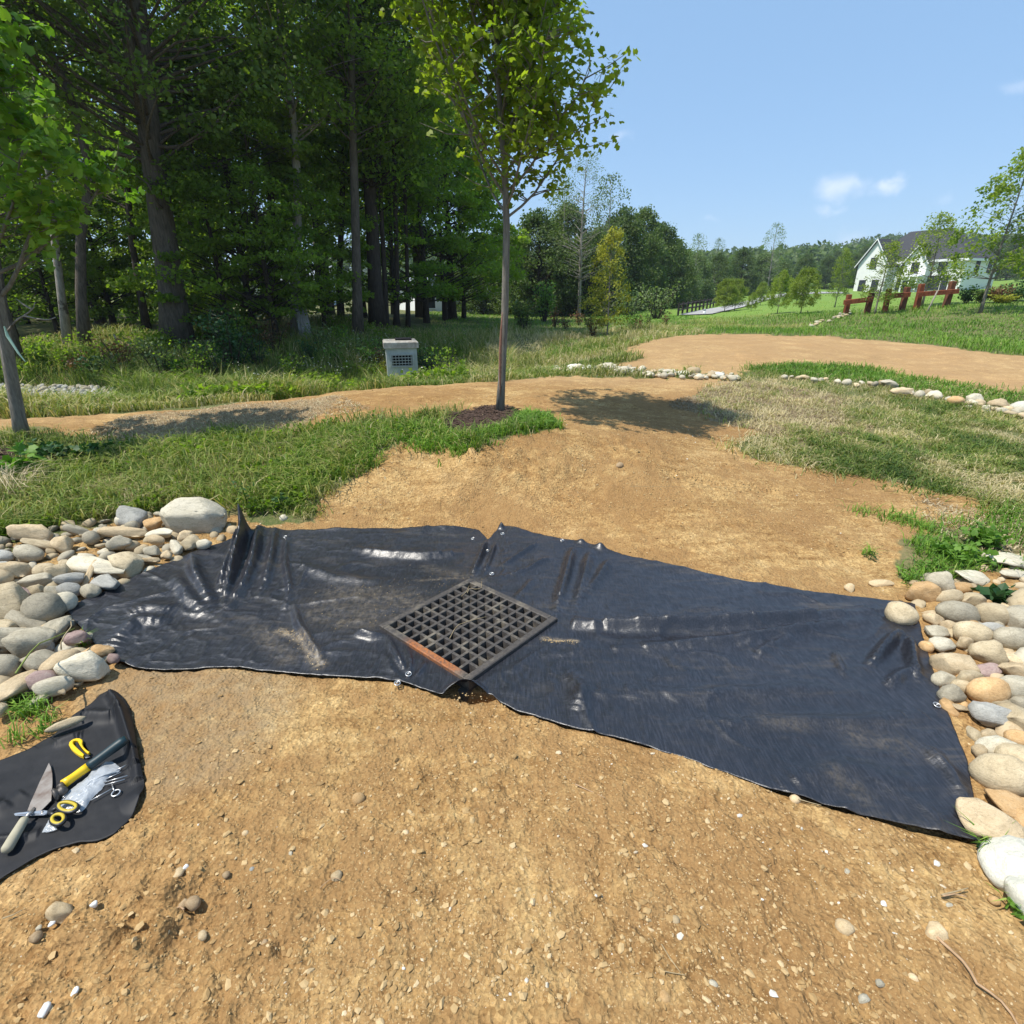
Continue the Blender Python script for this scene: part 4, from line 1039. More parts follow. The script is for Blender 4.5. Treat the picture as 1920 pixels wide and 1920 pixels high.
LEFT = [
 (369, 982, 96, 56, -6, 'a', 'w', 'largest block, pale flat faced boulder beside the tall fabric fold'),
 (72, 1010, 70, 30, 5, 'r', 't', 'long smooth tan stone at the grass edge, far left of the heap'),
 (126, 1028, 34, 28, 0, 'r', 't', 'rounded pale tan stone just right of the long smooth one'),
 (257, 980, 50, 34, -20, 'a', 's', 'blue grey angular stone leaning at the back of the heap'),
 (231, 986, 20, 16, 0, 'r', 'w', 'little white stone left of the leaning blue grey one'),
 (293, 990, 38, 20, 0, 'r', 'o', 'orange tan block between the largest boulder and the grey leaning stone'),
 (252, 996, 22, 18, 10, 'r', 'g', 'small round grey stone under the leaning blue grey one'),
 (235, 1008, 74, 20, 4, 'a', 't', 'flat long tan slab in the back row of the heap'),
 (305, 1009, 54, 20, -10, 'a', 'w', 'pale angular stone below the orange tan block'),
 (296, 1022, 28, 16, 0, 'r', 't', 'small tan stone beneath the pale angular one'),
 (361, 1028, 30, 26, 40, 'a', 'b', 'brown grey block under the largest boulder'),
 (350, 1014, 24, 20, 20, 'a', 't', 'short tan block touching the largest boulder'),
 (384, 1030, 30, 16, 0, 'r', 'w', 'pale stone at the fabric edge under the largest boulder'),
 (228, 1028, 36, 24, 25, 'a', 'g', 'upright flat grey stone in the middle of the back row'),
 (175, 1018, 28, 22, 0, 'r', 'g', 'round grey stone near a patch of bare soil in the heap'),
 (192, 1008, 22, 16, 0, 'r', 'w', 'small pale stone behind the round grey one'),
 (148, 1004, 40, 16, 0, 'a', 'g', 'low grey stone at the grass edge of the heap'),
 (240, 1066, 66, 40, -28, 'r', 'b', 'big smooth oval stone slanting down towards the fabric'),
 (60, 1048, 46, 26, 0, 'r', 'g', 'white flecked grey stone left of the soil patch'),
 (88, 1031, 82, 14, 2, 'a', 'b', 'long thin flat stone under the smooth tan one'),
 (270, 1043, 22, 20, 0, 'r', 'b', 'left one of two small round stones below the back row'),
 (292, 1043, 24, 20, 0, 'r', 'g', 'right one of two small round stones below the back row'),
 (318, 1050, 20, 14, 0, 'r', 't', 'little tan stone beside the fabric upper edge'),
 (335, 1036, 40, 16, -50, 'a', 'w', 'thin pale sliver standing on edge near the fabric'),
 (270, 1056, 36, 12, -15, 'a', 'g', 'thin grey sliver behind the big smooth oval stone'),
 (285, 1060, 34, 10, -5, 'a', 't', 'thin tan sliver touching the fabric edge'),
 (190, 1072, 128, 30, -14, 'a', 'w', 'widest flat slab, pale and thin, across the middle of the heap'),
 (33, 1082, 44, 34, 20, 'a', 't', 'pale tan squarish stone near the left picture edge'),
 (70, 1099, 74, 24, 4, 'r', 'g', 'dark speckled long oval stone in the middle left'),
 (90, 1080, 38, 24, 0, 'r', 'b', 'rounded stone just above the dark speckled oval'),
 (120, 1083, 36, 30, 10, 'r', 'b', 'brown grey stone left of the wide flat slab'),
 (22, 1143, 90, 62, 5, 'r', 'b', 'largest smooth boulder at the left picture edge'),
 (90, 1150, 64, 56, 0, 'r', 'g', 'broad grey stone right of the largest smooth boulder'),
 (126, 1140, 42, 30, 0, 'r', 'w', 'pale round stone next to the pointed tip of the fabric'),
 (136, 1117, 40, 24, 12, 'r', 's', 'smooth bluish oval stone above the fabric tip'),
 (135, 1098, 42, 24, 20, 'a', 's', 'blue grey angular stone under the wide flat slab'),
 (48, 1123, 36, 22, -20, 'a', 'p', 'purplish brown angular stone behind the largest smooth boulder'),
 (205, 1103, 62, 28, -24, 'a', 's', 'pale bluish slab sloping under the fabric edge'),
 (175, 1118, 34, 22, -30, 'a', 'g', 'grey wedge beside the standing stone finger'),
 (110, 1120, 26, 22, 0, 'r', 'g', 'small grey stone left of the smooth bluish oval'),
 (78, 1118, 30, 22, 0, 'r', 'b', 'small brown stone above the broad grey one'),
 (50, 1175, 78, 26, -14, 'a', 'g', 'layered grey slab lying below the largest smooth boulder'),
 (10, 1187, 44, 26, 0, 'a', 'b', 'brown stone cut by the left picture edge below the boulder'),
 (35, 1206, 96, 34, 16, 'a', 'g', 'long layered grey slab sloping to the left'),
 (66, 1216, 64, 48, 10, 'a', 'g', 'thick dark layered block under the long slab'),
 (114, 1184, 40, 44, 20, 'r', 'g', 'speckled egg shaped stone beside the fabric left edge'),
 (93, 1223, 24, 17, 10, 'r', 's', 'little blue white pebble between the big stones'),
 (122, 1246, 46, 60, 12, 'r', 't', 'tall tan and grey egg shaped stone in the front row'),
 (83, 1254, 60, 42, 0, 'r', 'g', 'round grey stone left of the tall egg shaped one'),
 (8, 1267, 62, 58, 0, 'r', 'g', 'big grey stone cut by the left picture edge in the front row'),
 (170, 1260, 70, 46, 6, 'r', 'w', 'smooth pale grey boulder at the right end of the front row'),
 (39, 1290, 46, 62, -6, 'a', 't', 'tan wedge pointing down at the front of the heap'),
 (88, 1288, 50, 34, 14, 'r', 'p', 'purple pink stone in the front row'),
 (108, 1298, 60, 27, 16, 'r', 'w', 'long pale oval stone lying lowest in the front row'),
 (190, 1232, 32, 36, -28, 'r', 'o', 'tan stone peeping from under the fabric lower left edge'),
 (218, 1246, 24, 14, -20, 'r', 'p', 'small brown stone right at the lower left fabric edge'),
 (152, 1206, 30, 28, 0, 'a', 'p', 'dark reddish stone beneath the left corner of the fabric'),
 (4, 1343, 26, 24, 0, 'r', 'b', 'lone brown stone by the grass at the left picture edge'),
 (12, 1052, 34, 18, 0, 'r', 's', 'bluish white stone at the left picture edge near the grass'),
 (12, 1072, 30, 16, 0, 'r', 's', 'small bluish stone under the bluish white one'),
 (120, 1305, 24, 12, 0, 'r', 't', 'tiny tan stone beside the long pale oval'),
 (130, 1370, 56, 14, 34, 'r', 'b', 'flat stone half hidden by the scrap of fabric'),
]
for a in LEFT:
    px, py, w_, h_, r_, k, c, lb = a
    ro = rock_px(px, py, w_, h_, r_, k, c, lb, None, lift=.035)
    if lb.startswith('largest block'):
        me = rock_mesh(207, 'block', 4); me.materials.append(RM['w']); ro.data = me; ro.rotation_euler = (R(14), R(4), R(10)); ro.scale = (ro.scale[0] * .98, ro.scale[1] * .8, ro.scale[2] * 1.0)
# standing stone finger
q = ground(174, 1090); o = put_rock(q + np.array([0, 0, .05]), .020, .085, .018, R(4), (R(35), 0), 'a', 't', 'narrow tan stone finger lying upright on the wide flat slab', None)
# fill between and under
def fill(poly, n, smin, smax, cols, label, group, avoid=None, lift=0, flat=.6, small=False, kinds='ra', seed=1, name='rock'):
    rs = np.random.default_rng(seed); P = np.array(poly); lo, hi = P.min(0), P.max(0); out = []; tries = 0
    got = []
    while len(got) < n and tries < 20000:
        tries += 1
        p = lo + rs.random(2) * (hi - lo)
        if not inside(poly, p[None])[0]: continue
        if avoid is not None and inside(avoid, p[None])[0]: continue
        s = rs.uniform(smin, smax)
        if any((p[0] - g[0]) ** 2 + (p[1] - g[1]) ** 2 < ((s + g[2]) * .78) ** 2 for g in got): continue
        got.append((p[0], p[1], s))
    for x, y, s in got:
        q = np.array([x, y, h1(x, y) + lift])
        o = put_rock(q, s, s * rs.uniform(.6, .95), s * rs.uniform(.45, .75) * flat / .6, rs.uniform(0, 6.28), (rs.uniform(-.45, .45), rs.uniform(-.45, .45)), kinds[rs.integers(len(kinds))], cols[rs.integers(len(cols))], label, group, small, name)
    return got
JOIN = []
fill(PILE_L, 260, .025, .060, 'gbtwgb', 'small stone wedged between the bigger ones of the left heap', 'small filler stones in the left heap', avoid=TARP_POLY, lift=.0, seed=3)
flush_join('small_stones', 'small stones filling the gaps of the left heap')
RIGHT = [
 (1685, 1155, 48, 42, -30, 'r', 'b', 'smooth stone weighing down the upper right corner of the fabric'),
 (1730, 1115, 58, 36, -16, 'r', 'o', 'tan oval stone at the soil edge nearest the fabric corner'),
 (1760, 1093, 42, 34, -28, 'r', 'g', 'grey oval stone right below the bright green weeds'),
 (1776, 1124, 48, 25, 6, 'r', 'b', 'small smooth oval stone below the grey one'),
 (1802, 1103, 30, 22, -10, 'r', 'o', 'little orange tan stone under the pale slab'),
 (1791, 1154, 78, 38, 3, 'r', 'g', 'large grey oval stone, biggest of the upper rows'),
 (1859, 1157, 56, 36, -14, 'r', 'b', 'brown grey stone right of the large grey oval'),
 (1905, 1162, 60, 44, 0, 'r', 'g', 'grey stone at the right picture edge in the upper rows'),
 (1820, 1128, 38, 28, 0, 'r', 'b', 'half shaded stone left of the dark leafy weed'),
 (1822, 1083, 66, 26, 6, 'a', 'w', 'pale rough slab left of the dark leafy weed'),
 (1888, 1051, 84, 34, -2, 'a', 'w', 'pale layered slab at the right picture edge above the weed'),
 (1905, 1078, 60, 14, 2, 'a', 'w', 'thin pale slab under the layered one'),
 (1897, 1141, 64, 16, 4, 'r', 't', 'flat tan stone below the dark leafy weed'),
 (1848, 1134, 22, 10, 0, 'r', 'o', 'tiny orange stone between two brown ones'),
 (1745, 1162, 28, 26, 20, 'a', 't', 'tan stone just right of the fabric corner'),
 (1752, 1187, 40, 26, 0, 'a', 'g', 'flat grey stone under the tan one by the corner'),
 (1782, 1178, 32, 18, -10, 'r', 't', 'small tan stone below the large grey oval'),
 (1820, 1172, 26, 12, 0, 'r', 'o', 'small reddish stone right below the large grey oval'),
 (1858, 1180, 42, 16, -10, 'a', 's', 'dark blue grey flake between brown stones'),
 (1765, 1212, 46, 26, 8, 'a', 'w', 'whitish crusted stone near the fabric right edge'),
 (1818, 1193, 60, 38, -10, 'r', 'b', 'broad brown stone in the middle of the right heap'),
 (1806, 1210, 30, 22, 0, 'r', 't', 'small tan stone in front of the broad brown one'),
 (1848, 1226, 52, 38, -24, 'r', 'b', 'smooth brown stone slanting right'),
 (1893, 1202, 62, 40, 0, 'r', 'g', 'big grey stone with a dry leaf, right side'),
 (1735, 1215, 20, 20, 0, 'r', 'o', 'little orange stone touching the fabric edge'),
 (1790, 1250, 70, 40, -10, 'r', 't', 'large tan oval stone beside dry straw'),
 (1756, 1244, 30, 18, 20, 'a', 'g', 'grey stone half under the large tan oval'),
 (1900, 1236, 56, 28, 0, 'r', 't', 'flat tan stone at the right edge under the grey one'),
 (1905, 1262, 56, 30, -12, 'r', 't', 'smooth tan stone at the right edge, middle rows'),
 (1848, 1258, 52, 24, 0, 'a', 'p', 'pinkish flat stone in the middle rows'),
 (1815, 1277, 54, 28, 0, 'r', 'b', 'brown stone below the large tan oval'),
 (1778, 1303, 40, 30, 0, 'r', 'g', 'round grey stone by the fabric edge, lower half'),
 (1800, 1291, 30, 22, -20, 'r', 'b', 'small brown stone touching the round grey one'),
 (1765, 1277, 36, 24, 0, 'a', 'g', 'dark striped stone at the fabric edge'),
 (1846, 1300, 74, 46, 14, 'r', 'o', 'big pinkish tan stone, lower half'),
 (1905, 1295, 60, 38, -8, 'r', 'w', 'pale crusted stone at the right picture edge'),
 (1855, 1346, 64, 40, -28, 'a', 's', 'pale blue grey wedge with a sharp edge'),
 (1902, 1348, 56, 58, -20, 'r', 'b', 'large olive grey stone at the right edge, lower half'),
 (1868, 1322, 40, 18, -14, 'r', 'b', 'low brown stone above the blue grey wedge'),
 (1823, 1378, 24, 28, 0, 'r', 'b', 'small upright brown stone on bare soil'),
 (1905, 1390, 40, 28, -24, 'r', 'o', 'orange brown oval at the right picture edge'),
 (1850, 1382, 30, 18, 0, 'r', 't', 'little tan stone below the blue grey wedge'),
 (1865, 1404, 60, 34, -20, 'a', 'w', 'pale jagged stone above the biggest boulder'),
 (1870, 1455, 84, 62, -26, 'r', 'b', 'biggest boulder of the right heap near the lower corner'),
 (1903, 1430, 60, 58, -30, 'r', 'b', 'large stone leaning on the biggest boulder'),
 (1832, 1412, 30, 26, 0, 'a', 't', 'tan chip beside the fabric right edge'),
 (1800, 1330, 30, 14, 0, 'a', 't', 'flat tan chip on bare soil by the fabric edge'),
 (1912, 1320, 40, 20, 0, 'r', 'g', 'small grey stone at the right picture edge below the crusted one'),
 (1853, 1537, 92, 74, -30, 'a', 't', 'flat pale tan rock holding the lower right fabric corner'),
 (1888, 1508, 70, 54, -24, 'a', 'o', 'orange cracked slab behind the corner rock'),
 (1915, 1528, 50, 60, -20, 'a', 'o', 'orange slab at the right picture edge near the corner rock'),
 (1900, 1615, 100, 84, -20, 'a', 'c', 'chalky white flat rock at the lower right'),
 (1930, 1680, 80, 60, 0, 'a', 'c', 'chalky white rock cut by the right picture edge'),
]
for a in RIGHT:
    px, py, w_, h_, r_, k, c, lb = a
    on = 'weighing' in lb
    rock_px(px, py, w_, h_, r_, k, c, lb, None, lift=.012 if not on else .012, flat=.62 if 'flat' in lb or 'slab' in lb else 1)
JOIN = []
fill(PILE_R, 240, .018, .048, 'btgtob', 'small stone wedged between the bigger ones of the right heap', 'small filler stones in the right heap', avoid=TARP_POLY, lift=-.005, seed=8)
flush_join('small_stones', 'small stones filling the gaps of the right heap')
JOIN = []
_off = gpoly([(1925, 1060), (2300, 1050), (2500, 1500), (1990, 1620), (1935, 1500)])
fill(_off, 26, .07, .12, 'btgtw', 'stone of the right heap lying beyond the picture edge', 'stones of the right heap beyond the frame', lift=.01, seed=21)
_off = gpoly([(-10, 1100), (-10, 1330), (-300, 1380), (-300, 1130)])
fill(_off, 22, .07, .13, 'btgtw', 'stone of the left heap lying beyond the picture edge', 'stones of the left heap beyond the frame', lift=.02, seed=22)
flush_join('heap_stones', 'stones of both heaps going on beyond the picture edges')

# row of pale stones edging the soil in the middle distance
def row(pts, n, w0, w1, spread, cols, label, group, seed, lab1=()):
    rs = np.random.default_rng(seed); L = dense(pts, n)
    for k in range(n):
        px = L[k, 0] + rs.uniform(-6, 6); py = L[k, 1] + rs.uniform(-1, 1) * spread
        f = k / (n - 1); w_ = (w0 + (w1 - w0) * f) * rs.uniform(.7, 1.35)
        g = ground(px, py); Z = camdepth(g); s = w_ * Z / F / 2
        cc = cols[rs.integers(len(cols))]
        lb = label.replace('COL', {'w': 'pale', 'c': 'white', 't': 'tan', 'g': 'grey', 'b': 'brown'}[cc] + (' larger' if w_ > (w0 + w1) * .56 else ' small')).replace('POS', ['at the left end', 'in the second sixth', 'left of the middle', 'right of the middle', 'in the fifth sixth', 'at the right end'][min(5, int(f * 6))])
        put_rock(g + np.array([0, 0, .01]), s, s * rs.uniform(.6, .9), s * rs.uniform(.5, .75), rs.uniform(0, 6.28), (rs.uniform(-.3, .3), rs.uniform(-.3, .3)), 'ra'[rs.integers(2)], cc, lb, group, True)
row([(1040, 697), (1090, 692), (1160, 695), (1240, 703), (1310, 706), (1385, 708)], 52, 15, 16, 5.5, 'wwcwt', 'COL stone POS of the far row by the tree shadow', 'pale stones edging the far soil patch', 31)
JOIN = []
row([(1040, 697), (1090, 692), (1160, 695), (1240, 703), (1310, 706), (1385, 708)], 70, 10, 11, 5.5, 'wwtgt', '', None, 32)
flush_join('small_stones', 'small stones between the pale ones edging the far soil')
for px, py, w_, h_, k, c, lb in ((1141, 691, 26, 15, 'r', 'w', 'biggest pale stone in the row edging the far soil'), (1170, 697, 24, 14, 'r', 'w', 'pale stone right of the biggest one in the far row'), (1300, 700, 24, 16, 'r', 't', 'round tan stone near the right end of the far row'), (1075, 690, 22, 12, 'r', 'c', 'white stone near the left end of the far row'), (1250, 700, 20, 11, 'a', 'w', 'pale stone in the middle of the far row')):
    rock_px(px, py, w_, h_, 0, k, c, lb, None, lift=.01)
row([(1470, 710), (1560, 716), (1660, 728), (1720, 742), (1800, 755), (1860, 764), (1925, 775), (2040, 790)], 44, 14, 26, 5, 'wwtgwb', 'COL stone POS of the broken line along the right grass', 'pale stones in the line along the right grass', 33)
row([(1800, 760), (1925, 785), (2040, 800)], 24, 18, 26, 6, 'wtgwb', 'COL stone POS of the second row of the right stone line', 'pale stones in the line along the right grass', 35)
for px, py, w_, h_, k, c, lb in ((1668, 723, 28, 14, 'r', 'w', 'pale stone at the start of the right stone line'), (1690, 738, 42, 14, 'a', 't', 'wide flat stone in the right stone line'), (1750, 742, 22, 12, 'r', 'w', 'single pale stone halfway along the right stone line'), (1790, 756, 26, 16, 'r', 'o', 'tan stone right of the gap in the stone line'), (1824, 752, 30, 17, 'r', 'w', 'white rounded stone in the right stone line'), (1868, 762, 32, 18, 'r', 't', 'smooth tan stone near the right edge in the stone line'), (1912, 768, 34, 20, 'r', 'c', 'white stone at the right picture edge in the stone line')):
    rock_px(px, py, w_, h_, 0, k, c, lb, None, lift=.02)
# blue grey crushed rock at the left
JOIN = []
fill(RIPRAP, 900, .05, .11, 'ssgs', 'blue grey crushed rock piece in the patch at the far left', 'crushed rock pieces by the woods', kinds='a', small=True, lift=.0, seed=41, flat=.8)
flush_join('crushed_rock', 'blue grey crushed rock patch beside the woods at the far left')
# swale stones on the green bank
row([(1518, 612), (1545, 604), (1575, 595), (1592, 588)], 20, 9, 9, 3, 'wgt', 'COL stone POS of the narrow channel down the green bank', 'stones in the channel on the green bank', 43)

# ------------------------------------------------------------------ loose crumbs of soil and gravel (uncountable)
def icos():
    bmx = bmesh.new(); bmesh.ops.create_icosphere(bmx, subdivisions=1, radius=1.0)
    V = np.array([v.co[:] for v in bmx.verts]); F = np.array([[v.index for v in f.verts] for f in bmx.faces]); bmx.free(); return V, F
OCT_V = np.array([[1, 0, 0], [0, 1, 0], [-1, 0, 0], [0, -1, 0], [0, 0, .8], [0, 0, -.8]], float); OCT_F = np.array([[0, 1, 4], [1, 2, 4], [2, 3, 4], [3, 0, 4], [1, 0, 5], [2, 1, 5], [3, 2, 5], [0, 3, 5]])
def scatter(P, z, s, TV, TF, rs, sq=(.5, 1.0), zs=(.4, .8), jit=.28):
    n = len(P); k = len(TV); a = rs.uniform(0, 6.28, n); ca, sa = np.cos(a), np.sin(a)
    T = TV[None] * (1 + rs.uniform(-jit, jit, (n, k, 1)))
    T = T * np.stack([np.ones(n), rs.uniform(*sq, n), rs.uniform(*zs, n)], 1)[:, None] * s[:, None, None]
    X = T[..., 0] * ca[:, None] - T[..., 1] * sa[:, None]; Y = T[..., 0] * sa[:, None] + T[..., 1] * ca[:, None]
    tl = rs.uniform(-.5, .5, (n, 1)); Z = T[..., 2] + tl * T[..., 0] * .5
    V = np.stack([X + P[:, :1], Y + P[:, 1:2], Z + z[:, None]], -1).reshape(-1, 3)
    return V, (TF[None] + (np.arange(n) * k)[:, None, None]).reshape(-1, 3)
def near_points(n, rmin, rmax, rs, spread=1.02):
    th = rs.uniform(-spread, spread, n); r = rmin * (rmax / rmin) ** rs.random(n)
    return np.stack([r * np.sin(th), r * np.cos(th)], 1)
m, nt, b, o = new_mat('soil_crumbs')
v = attr(nt, 'var'); geo = N(nt, 'ShaderNodeNewGeometry').outputs['Position']; nn = noise(nt, 120, 3, .6, geo)
c = ramp(nt, [(0, (.25, .148, .062)), (.5, (.38, .25, .112)), (.75, (.48, .345, .178)), (.93, (.55, .43, .26)), (1, (.60, .57, .50))], v)
nt.links.new(mixc(nt, .35, c, ramp(nt, [(.3, (.6, .6, .6)), (.7, (1.15, 1.15, 1.15))], nn.outputs[0]), 'MULTIPLY'), b.inputs['Base Color']); b.inputs['Roughness'].default_value = .95; b.inputs['Specular IOR Level'].default_value = .1
M_CRUMB = m
rs = np.random.default_rng(77)
IV, IF = icos()
def crumbs(n, r0, r1, s0, s1, TV, TF, name, label, pw=2.2, patch=.0):
    P = near_points(n, r0, r1, rs); mk = masks(P)
    pn = fbm(P, 1.7, 3, 201) + .35 * fbm(P, 7, 2, 203)
    ok = mk['dirt'] & ~inside(TARP_POLY, P) & ~inside(SCRAP_POLY, P) & (pn > patch + rs.uniform(-.25, .25, len(P))); P = P[ok]
    s = s0 * (s1 / s0) ** (rs.random(len(P)) ** pw)
    z = H(P) + fine(P) + s * .1
    V, Fc = scatter(P, z, s, TV, TF, rs, sq=(.45, .95), zs=(.3, .65), jit=.38)
    va = np.clip(rs.beta(2.2, 2.6, len(P)) + .15 * fbm(P, .9, 2, 5), 0, 1); va = np.where(rs.random(len(P)) < .0015, 1.0, va)
    o = link(name, mesh_np(name, V, [Fc], False, {'var': np.repeat(va, len(TV))}), M_CRUMB)
    return tag(o, label, 'soil crumbs', kind='stuff')
crumbs(74000, .75, 7.5, .0016, .0052, OCT_V, OCT_F, 'soil_crumbs', 'fine crumbs and grit lying on the bare soil', 1.8, -.25)
crumbs(9000, .75, 8.5, .005, .014, IV, IF, 'soil_clods', 'small clods and gravel lying on the bare soil', 2.6, -.12)
crumbs(26000, 3.9, 6.2, .003, .011, OCT_V, OCT_F, 'soil_gravel', 'gravel strewn on the slope above the fabric', 1.6, -.6)
# individual stones lying in the near soil
PEB = [(115, 1703, 38, 30, 'a', 'e', 'flat tan stone sunk in the soil near the lower left corner'), (177, 1692, 12, 10, 'a', 'q', 'white chip on the soil right of the sunk tan stone'), (97, 1727, 10, 12, 'a', 'q', 'white chip just left of the sunk tan stone'), (72, 1738, 10, 9, 'a', 'w', 'little blue white chip near the left picture edge'),
       (348, 1624, 12, 9, 'a', 'q', 'white chip above a cream angular stone'), (333, 1634, 18, 20, 'a', 'e', 'cream angular stone left of centre on the lower soil'), (283, 1691, 20, 15, 'a', 'e', 'tan angular stone in the rough soil'), (361, 1689, 24, 18, 'a', 'f', 'brown tan stone right of a crack in the rough soil'), (342, 1692, 14, 16, 'a', 'f', 'narrow tan flake beside the brown tan stone'),
       (313, 1744, 12, 16, 'a', 'e', 'upright cream flake in the rough soil'), (379, 1750, 14, 16, 'a', 'e', 'cream flake lying right of the upright one'), (180, 1778, 16, 12, 'a', 'q', 'bright white chip in the lower left soil'), (103, 1853, 12, 10, 'a', 'w', 'bluish chip near the bottom left'), (140, 1856, 12, 12, 'a', 'q', 'white chip right of the bluish one at the bottom left'), (84, 1889, 18, 18, 'a', 'q', 'largest white chip at the bottom left'),
       (67, 1752, 18, 18, 'r', 'f', 'brown grey stone near the left edge of the lower soil'), (630, 1640, 20, 18, 'a', 'e', 'tan clod above a dry root near the lower centre'), (472, 1628, 10, 10, 'r', 's', 'small grey pebble in the lower soil'), (424, 1637, 12, 12, 'r', 'f', 'small brown pebble in the lower soil'), (495, 1767, 14, 12, 'a', 'f', 'dark sided stone in the lower soil'), (672, 1493, 22, 20, 'r', 'n', 'orange clod below the fabric middle'),
       (668, 1500, 12, 10, 'r', 'n', 'orange crumb touching the orange clod'), (545, 1600, 10, 8, 'a', 'w', 'pale chip in the middle of the lower soil'), (1491, 1495, 18, 16, 'r', 'e', 'tan stone at the lower edge of the fabric'), (1583, 1733, 30, 24, 'r', 'e', 'flat pale stone in the lower right soil'), (1757, 1742, 38, 34, 'r', 'e', 'large pale stone at the end of the long root'),
       (1650, 1840, 14, 12, 'r', 'w', 'whitish pebble in the lower right soil'), (1620, 1871, 22, 14, 'a', 'w', 'pale forked chip near the bottom right'), (1337, 1842, 16, 12, 'r', 'w', 'pale pebble near the bottom centre'), (1245, 1865, 24, 22, 'r', 'n', 'orange round stone near the bottom centre'), (1265, 1722, 18, 16, 'r', 'e', 'tan stone in the lower centre soil'), (1657, 1692, 10, 10, 'a', 'q', 'white chip in the lower right soil'),
       (1780, 1696, 14, 8, 'a', 'w', 'pale sliver in the lower right soil'), (1590, 1633, 10, 9, 'a', 'w', 'small pale chip below the fabric right half'), (1712, 1830, 18, 14, 'r', 'e', 'tan pebble right of the whitish one'), (1865, 1685, 18, 14, 'r', 'n', 'orange pebble near the white flat rock'), (900, 1810, 26, 16, 'a', 'e', 'flat tan flake near the bottom centre left'), (872, 1890, 50, 22, 'a', 'e', 'long tan shard at the bottom of the picture'),
       (1162, 872, 14, 10, 'r', 'f', 'single dark clod on the soil mound beyond the grate'), (532, 970, 14, 13, 'r', 'w', 'white stone in the grass right of the tall fabric fold'), (1593, 1102, 18, 14, 'a', 'e', 'tan chip near the weeds above the fabric'), (1655, 1090, 50, 16, 'a', 'e', 'flat half buried stone left of the bright weeds'), (1180, 1600, 16, 12, 'r', 'n', 'small orange clod in the soil below the fabric'),
       (760, 1560, 14, 12, 'r', 'e', 'small tan pebble in the middle soil'), (890, 1480, 12, 10, 'a', 'e', 'small tan chip below the hollow at the fabric edge'), (1040, 1700, 16, 12, 'a', 'e', 'angular tan chip in the middle soil'), (460, 1560, 12, 10, 'r', 'e', 'small tan pebble left of the middle soil')]
for px, py, w_, h_, k, c, lb in PEB:
    rock_px(px, py, w_, h_, random.uniform(-30, 30), k, c, lb, None, lift=-.002 - w_ * .0003, small=w_ < 30, name='pebble')
# crumbs of sand on the fabric
def on_fabric(pl, n, wd, name, lb):
    L = dense([at_z(*p, .03)[:2] for p in pl], 60); k = rs.integers(0, 60, n); P = L[k] + rs.normal(0, wd, (n, 2)) * np.array([1.0, .8])
    gl = np.abs(grate_local(P)).max(1); P = P[(gl > GS / 2 + .01)]
    z = np.array([tarp_z(*p) for p in P]) + .001; s = rs.uniform(.0012, .0042, len(P)) * rs.random(len(P)) ** .4
    V, Fc = scatter(P, z, s, OCT_V, OCT_F, rs)
    o = link(name, mesh_np(name, V, [Fc], False, {'var': np.repeat(rs.uniform(.55, .95, len(P)), 6)}), M_CRUMB)
    tag(o, lb, 'sand', kind='stuff')
on_fabric([(525, 1178), (560, 1190), (580, 1218), (597, 1242)], 260, .022, 'sand_crumbs', 'sand crumbs spilled in the crease of the fabric left of the grate')
on_fabric([(1018, 1195), (1080, 1200)], 160, .010, 'sand_crumbs', 'short streak of sand on the fabric right of the grate')
on_fabric([(620, 1110), (700, 1100), (780, 1085), (880, 1080), (700, 1140), (600, 1170)], 200, .09, 'sand_crumbs', 'thin scatter of sand on the fabric above left of the grate')
# twigs and roots on the soil
M_ROOT = simple_mat('dry_root', (.46, .31, .19), (.30, .19, .10), .9, 40, .001)
stem([(1748, 1748), (1775, 1775), (1800, 1795), (1820, 1822), (1832, 1845), (1868, 1868), (1890, 1890), (1910, 1925)], .0045, 'long pale root winding over the soil at the lower right', mat=M_ROOT, name='root', cat='root')
stem([(1078, 1470), (1100, 1480), (1135, 1496)], .0022, 'small dry twig on the soil below the fabric middle', mat=M_ROOT, name='twig', cat='twig')
stem([(1496, 1498), (1520, 1505), (1540, 1510)], .0018, 'straw stalk beside the tan stone at the fabric lower edge', name='dry_stalk')
stem([(1765, 1678), (1790, 1672), (1815, 1665)], .0026, 'greenish stalk lying on the soil left of the white rock', name='dry_stalk')
stem([(1768, 1680), (1790, 1676), (1812, 1681)], .0024, 'dark stalk crossing the greenish one on the soil', mat=M_ROOT, name='dry_stalk')
stem([(1240, 1770), (1255, 1795), (1275, 1822)], .0016, 'thin green straw near the bottom centre', name='dry_stalk')
stem([(1240, 1820), (1262, 1824), (1285, 1828)], .0013, 'thin pale straw near the bottom centre', name='dry_stalk')
stem([(600, 1665), (610, 1655), (625, 1645), (640, 1650)], .0013, 'thin forked root by the tan clod', mat=M_ROOT, name='twig', cat='twig')
stem([(345, 1705), (338, 1700), (322, 1705), (318, 1712)], .003, 'little curled root in the rough soil', mat=M_ROOT, name='twig', cat='twig')
stem([(294, 1752), (292, 1745), (300, 1738), (306, 1735)], .0018, 'thin curled pale root in the lower left soil', name='dry_stalk')
stem([(5, 1722), (25, 1715), (42, 1706)], .0022, 'dry stalk at the left picture edge', name='dry_stalk')
stem([(1180, 912), (1420, 914)], .001, 'faint straw across the soil mound', name='dry_stalk')
stem([(30, 1262), (55, 1225), (75, 1205), (103, 1195), (140, 1178)], .004, 'long green blade lying across the left stones', z=[.30, .26, .23, .22, .20], mat=simple_mat('green_stalk', (.22, .26, .07), (.15, .19, .04), .7, 30), name='grass_stalk')
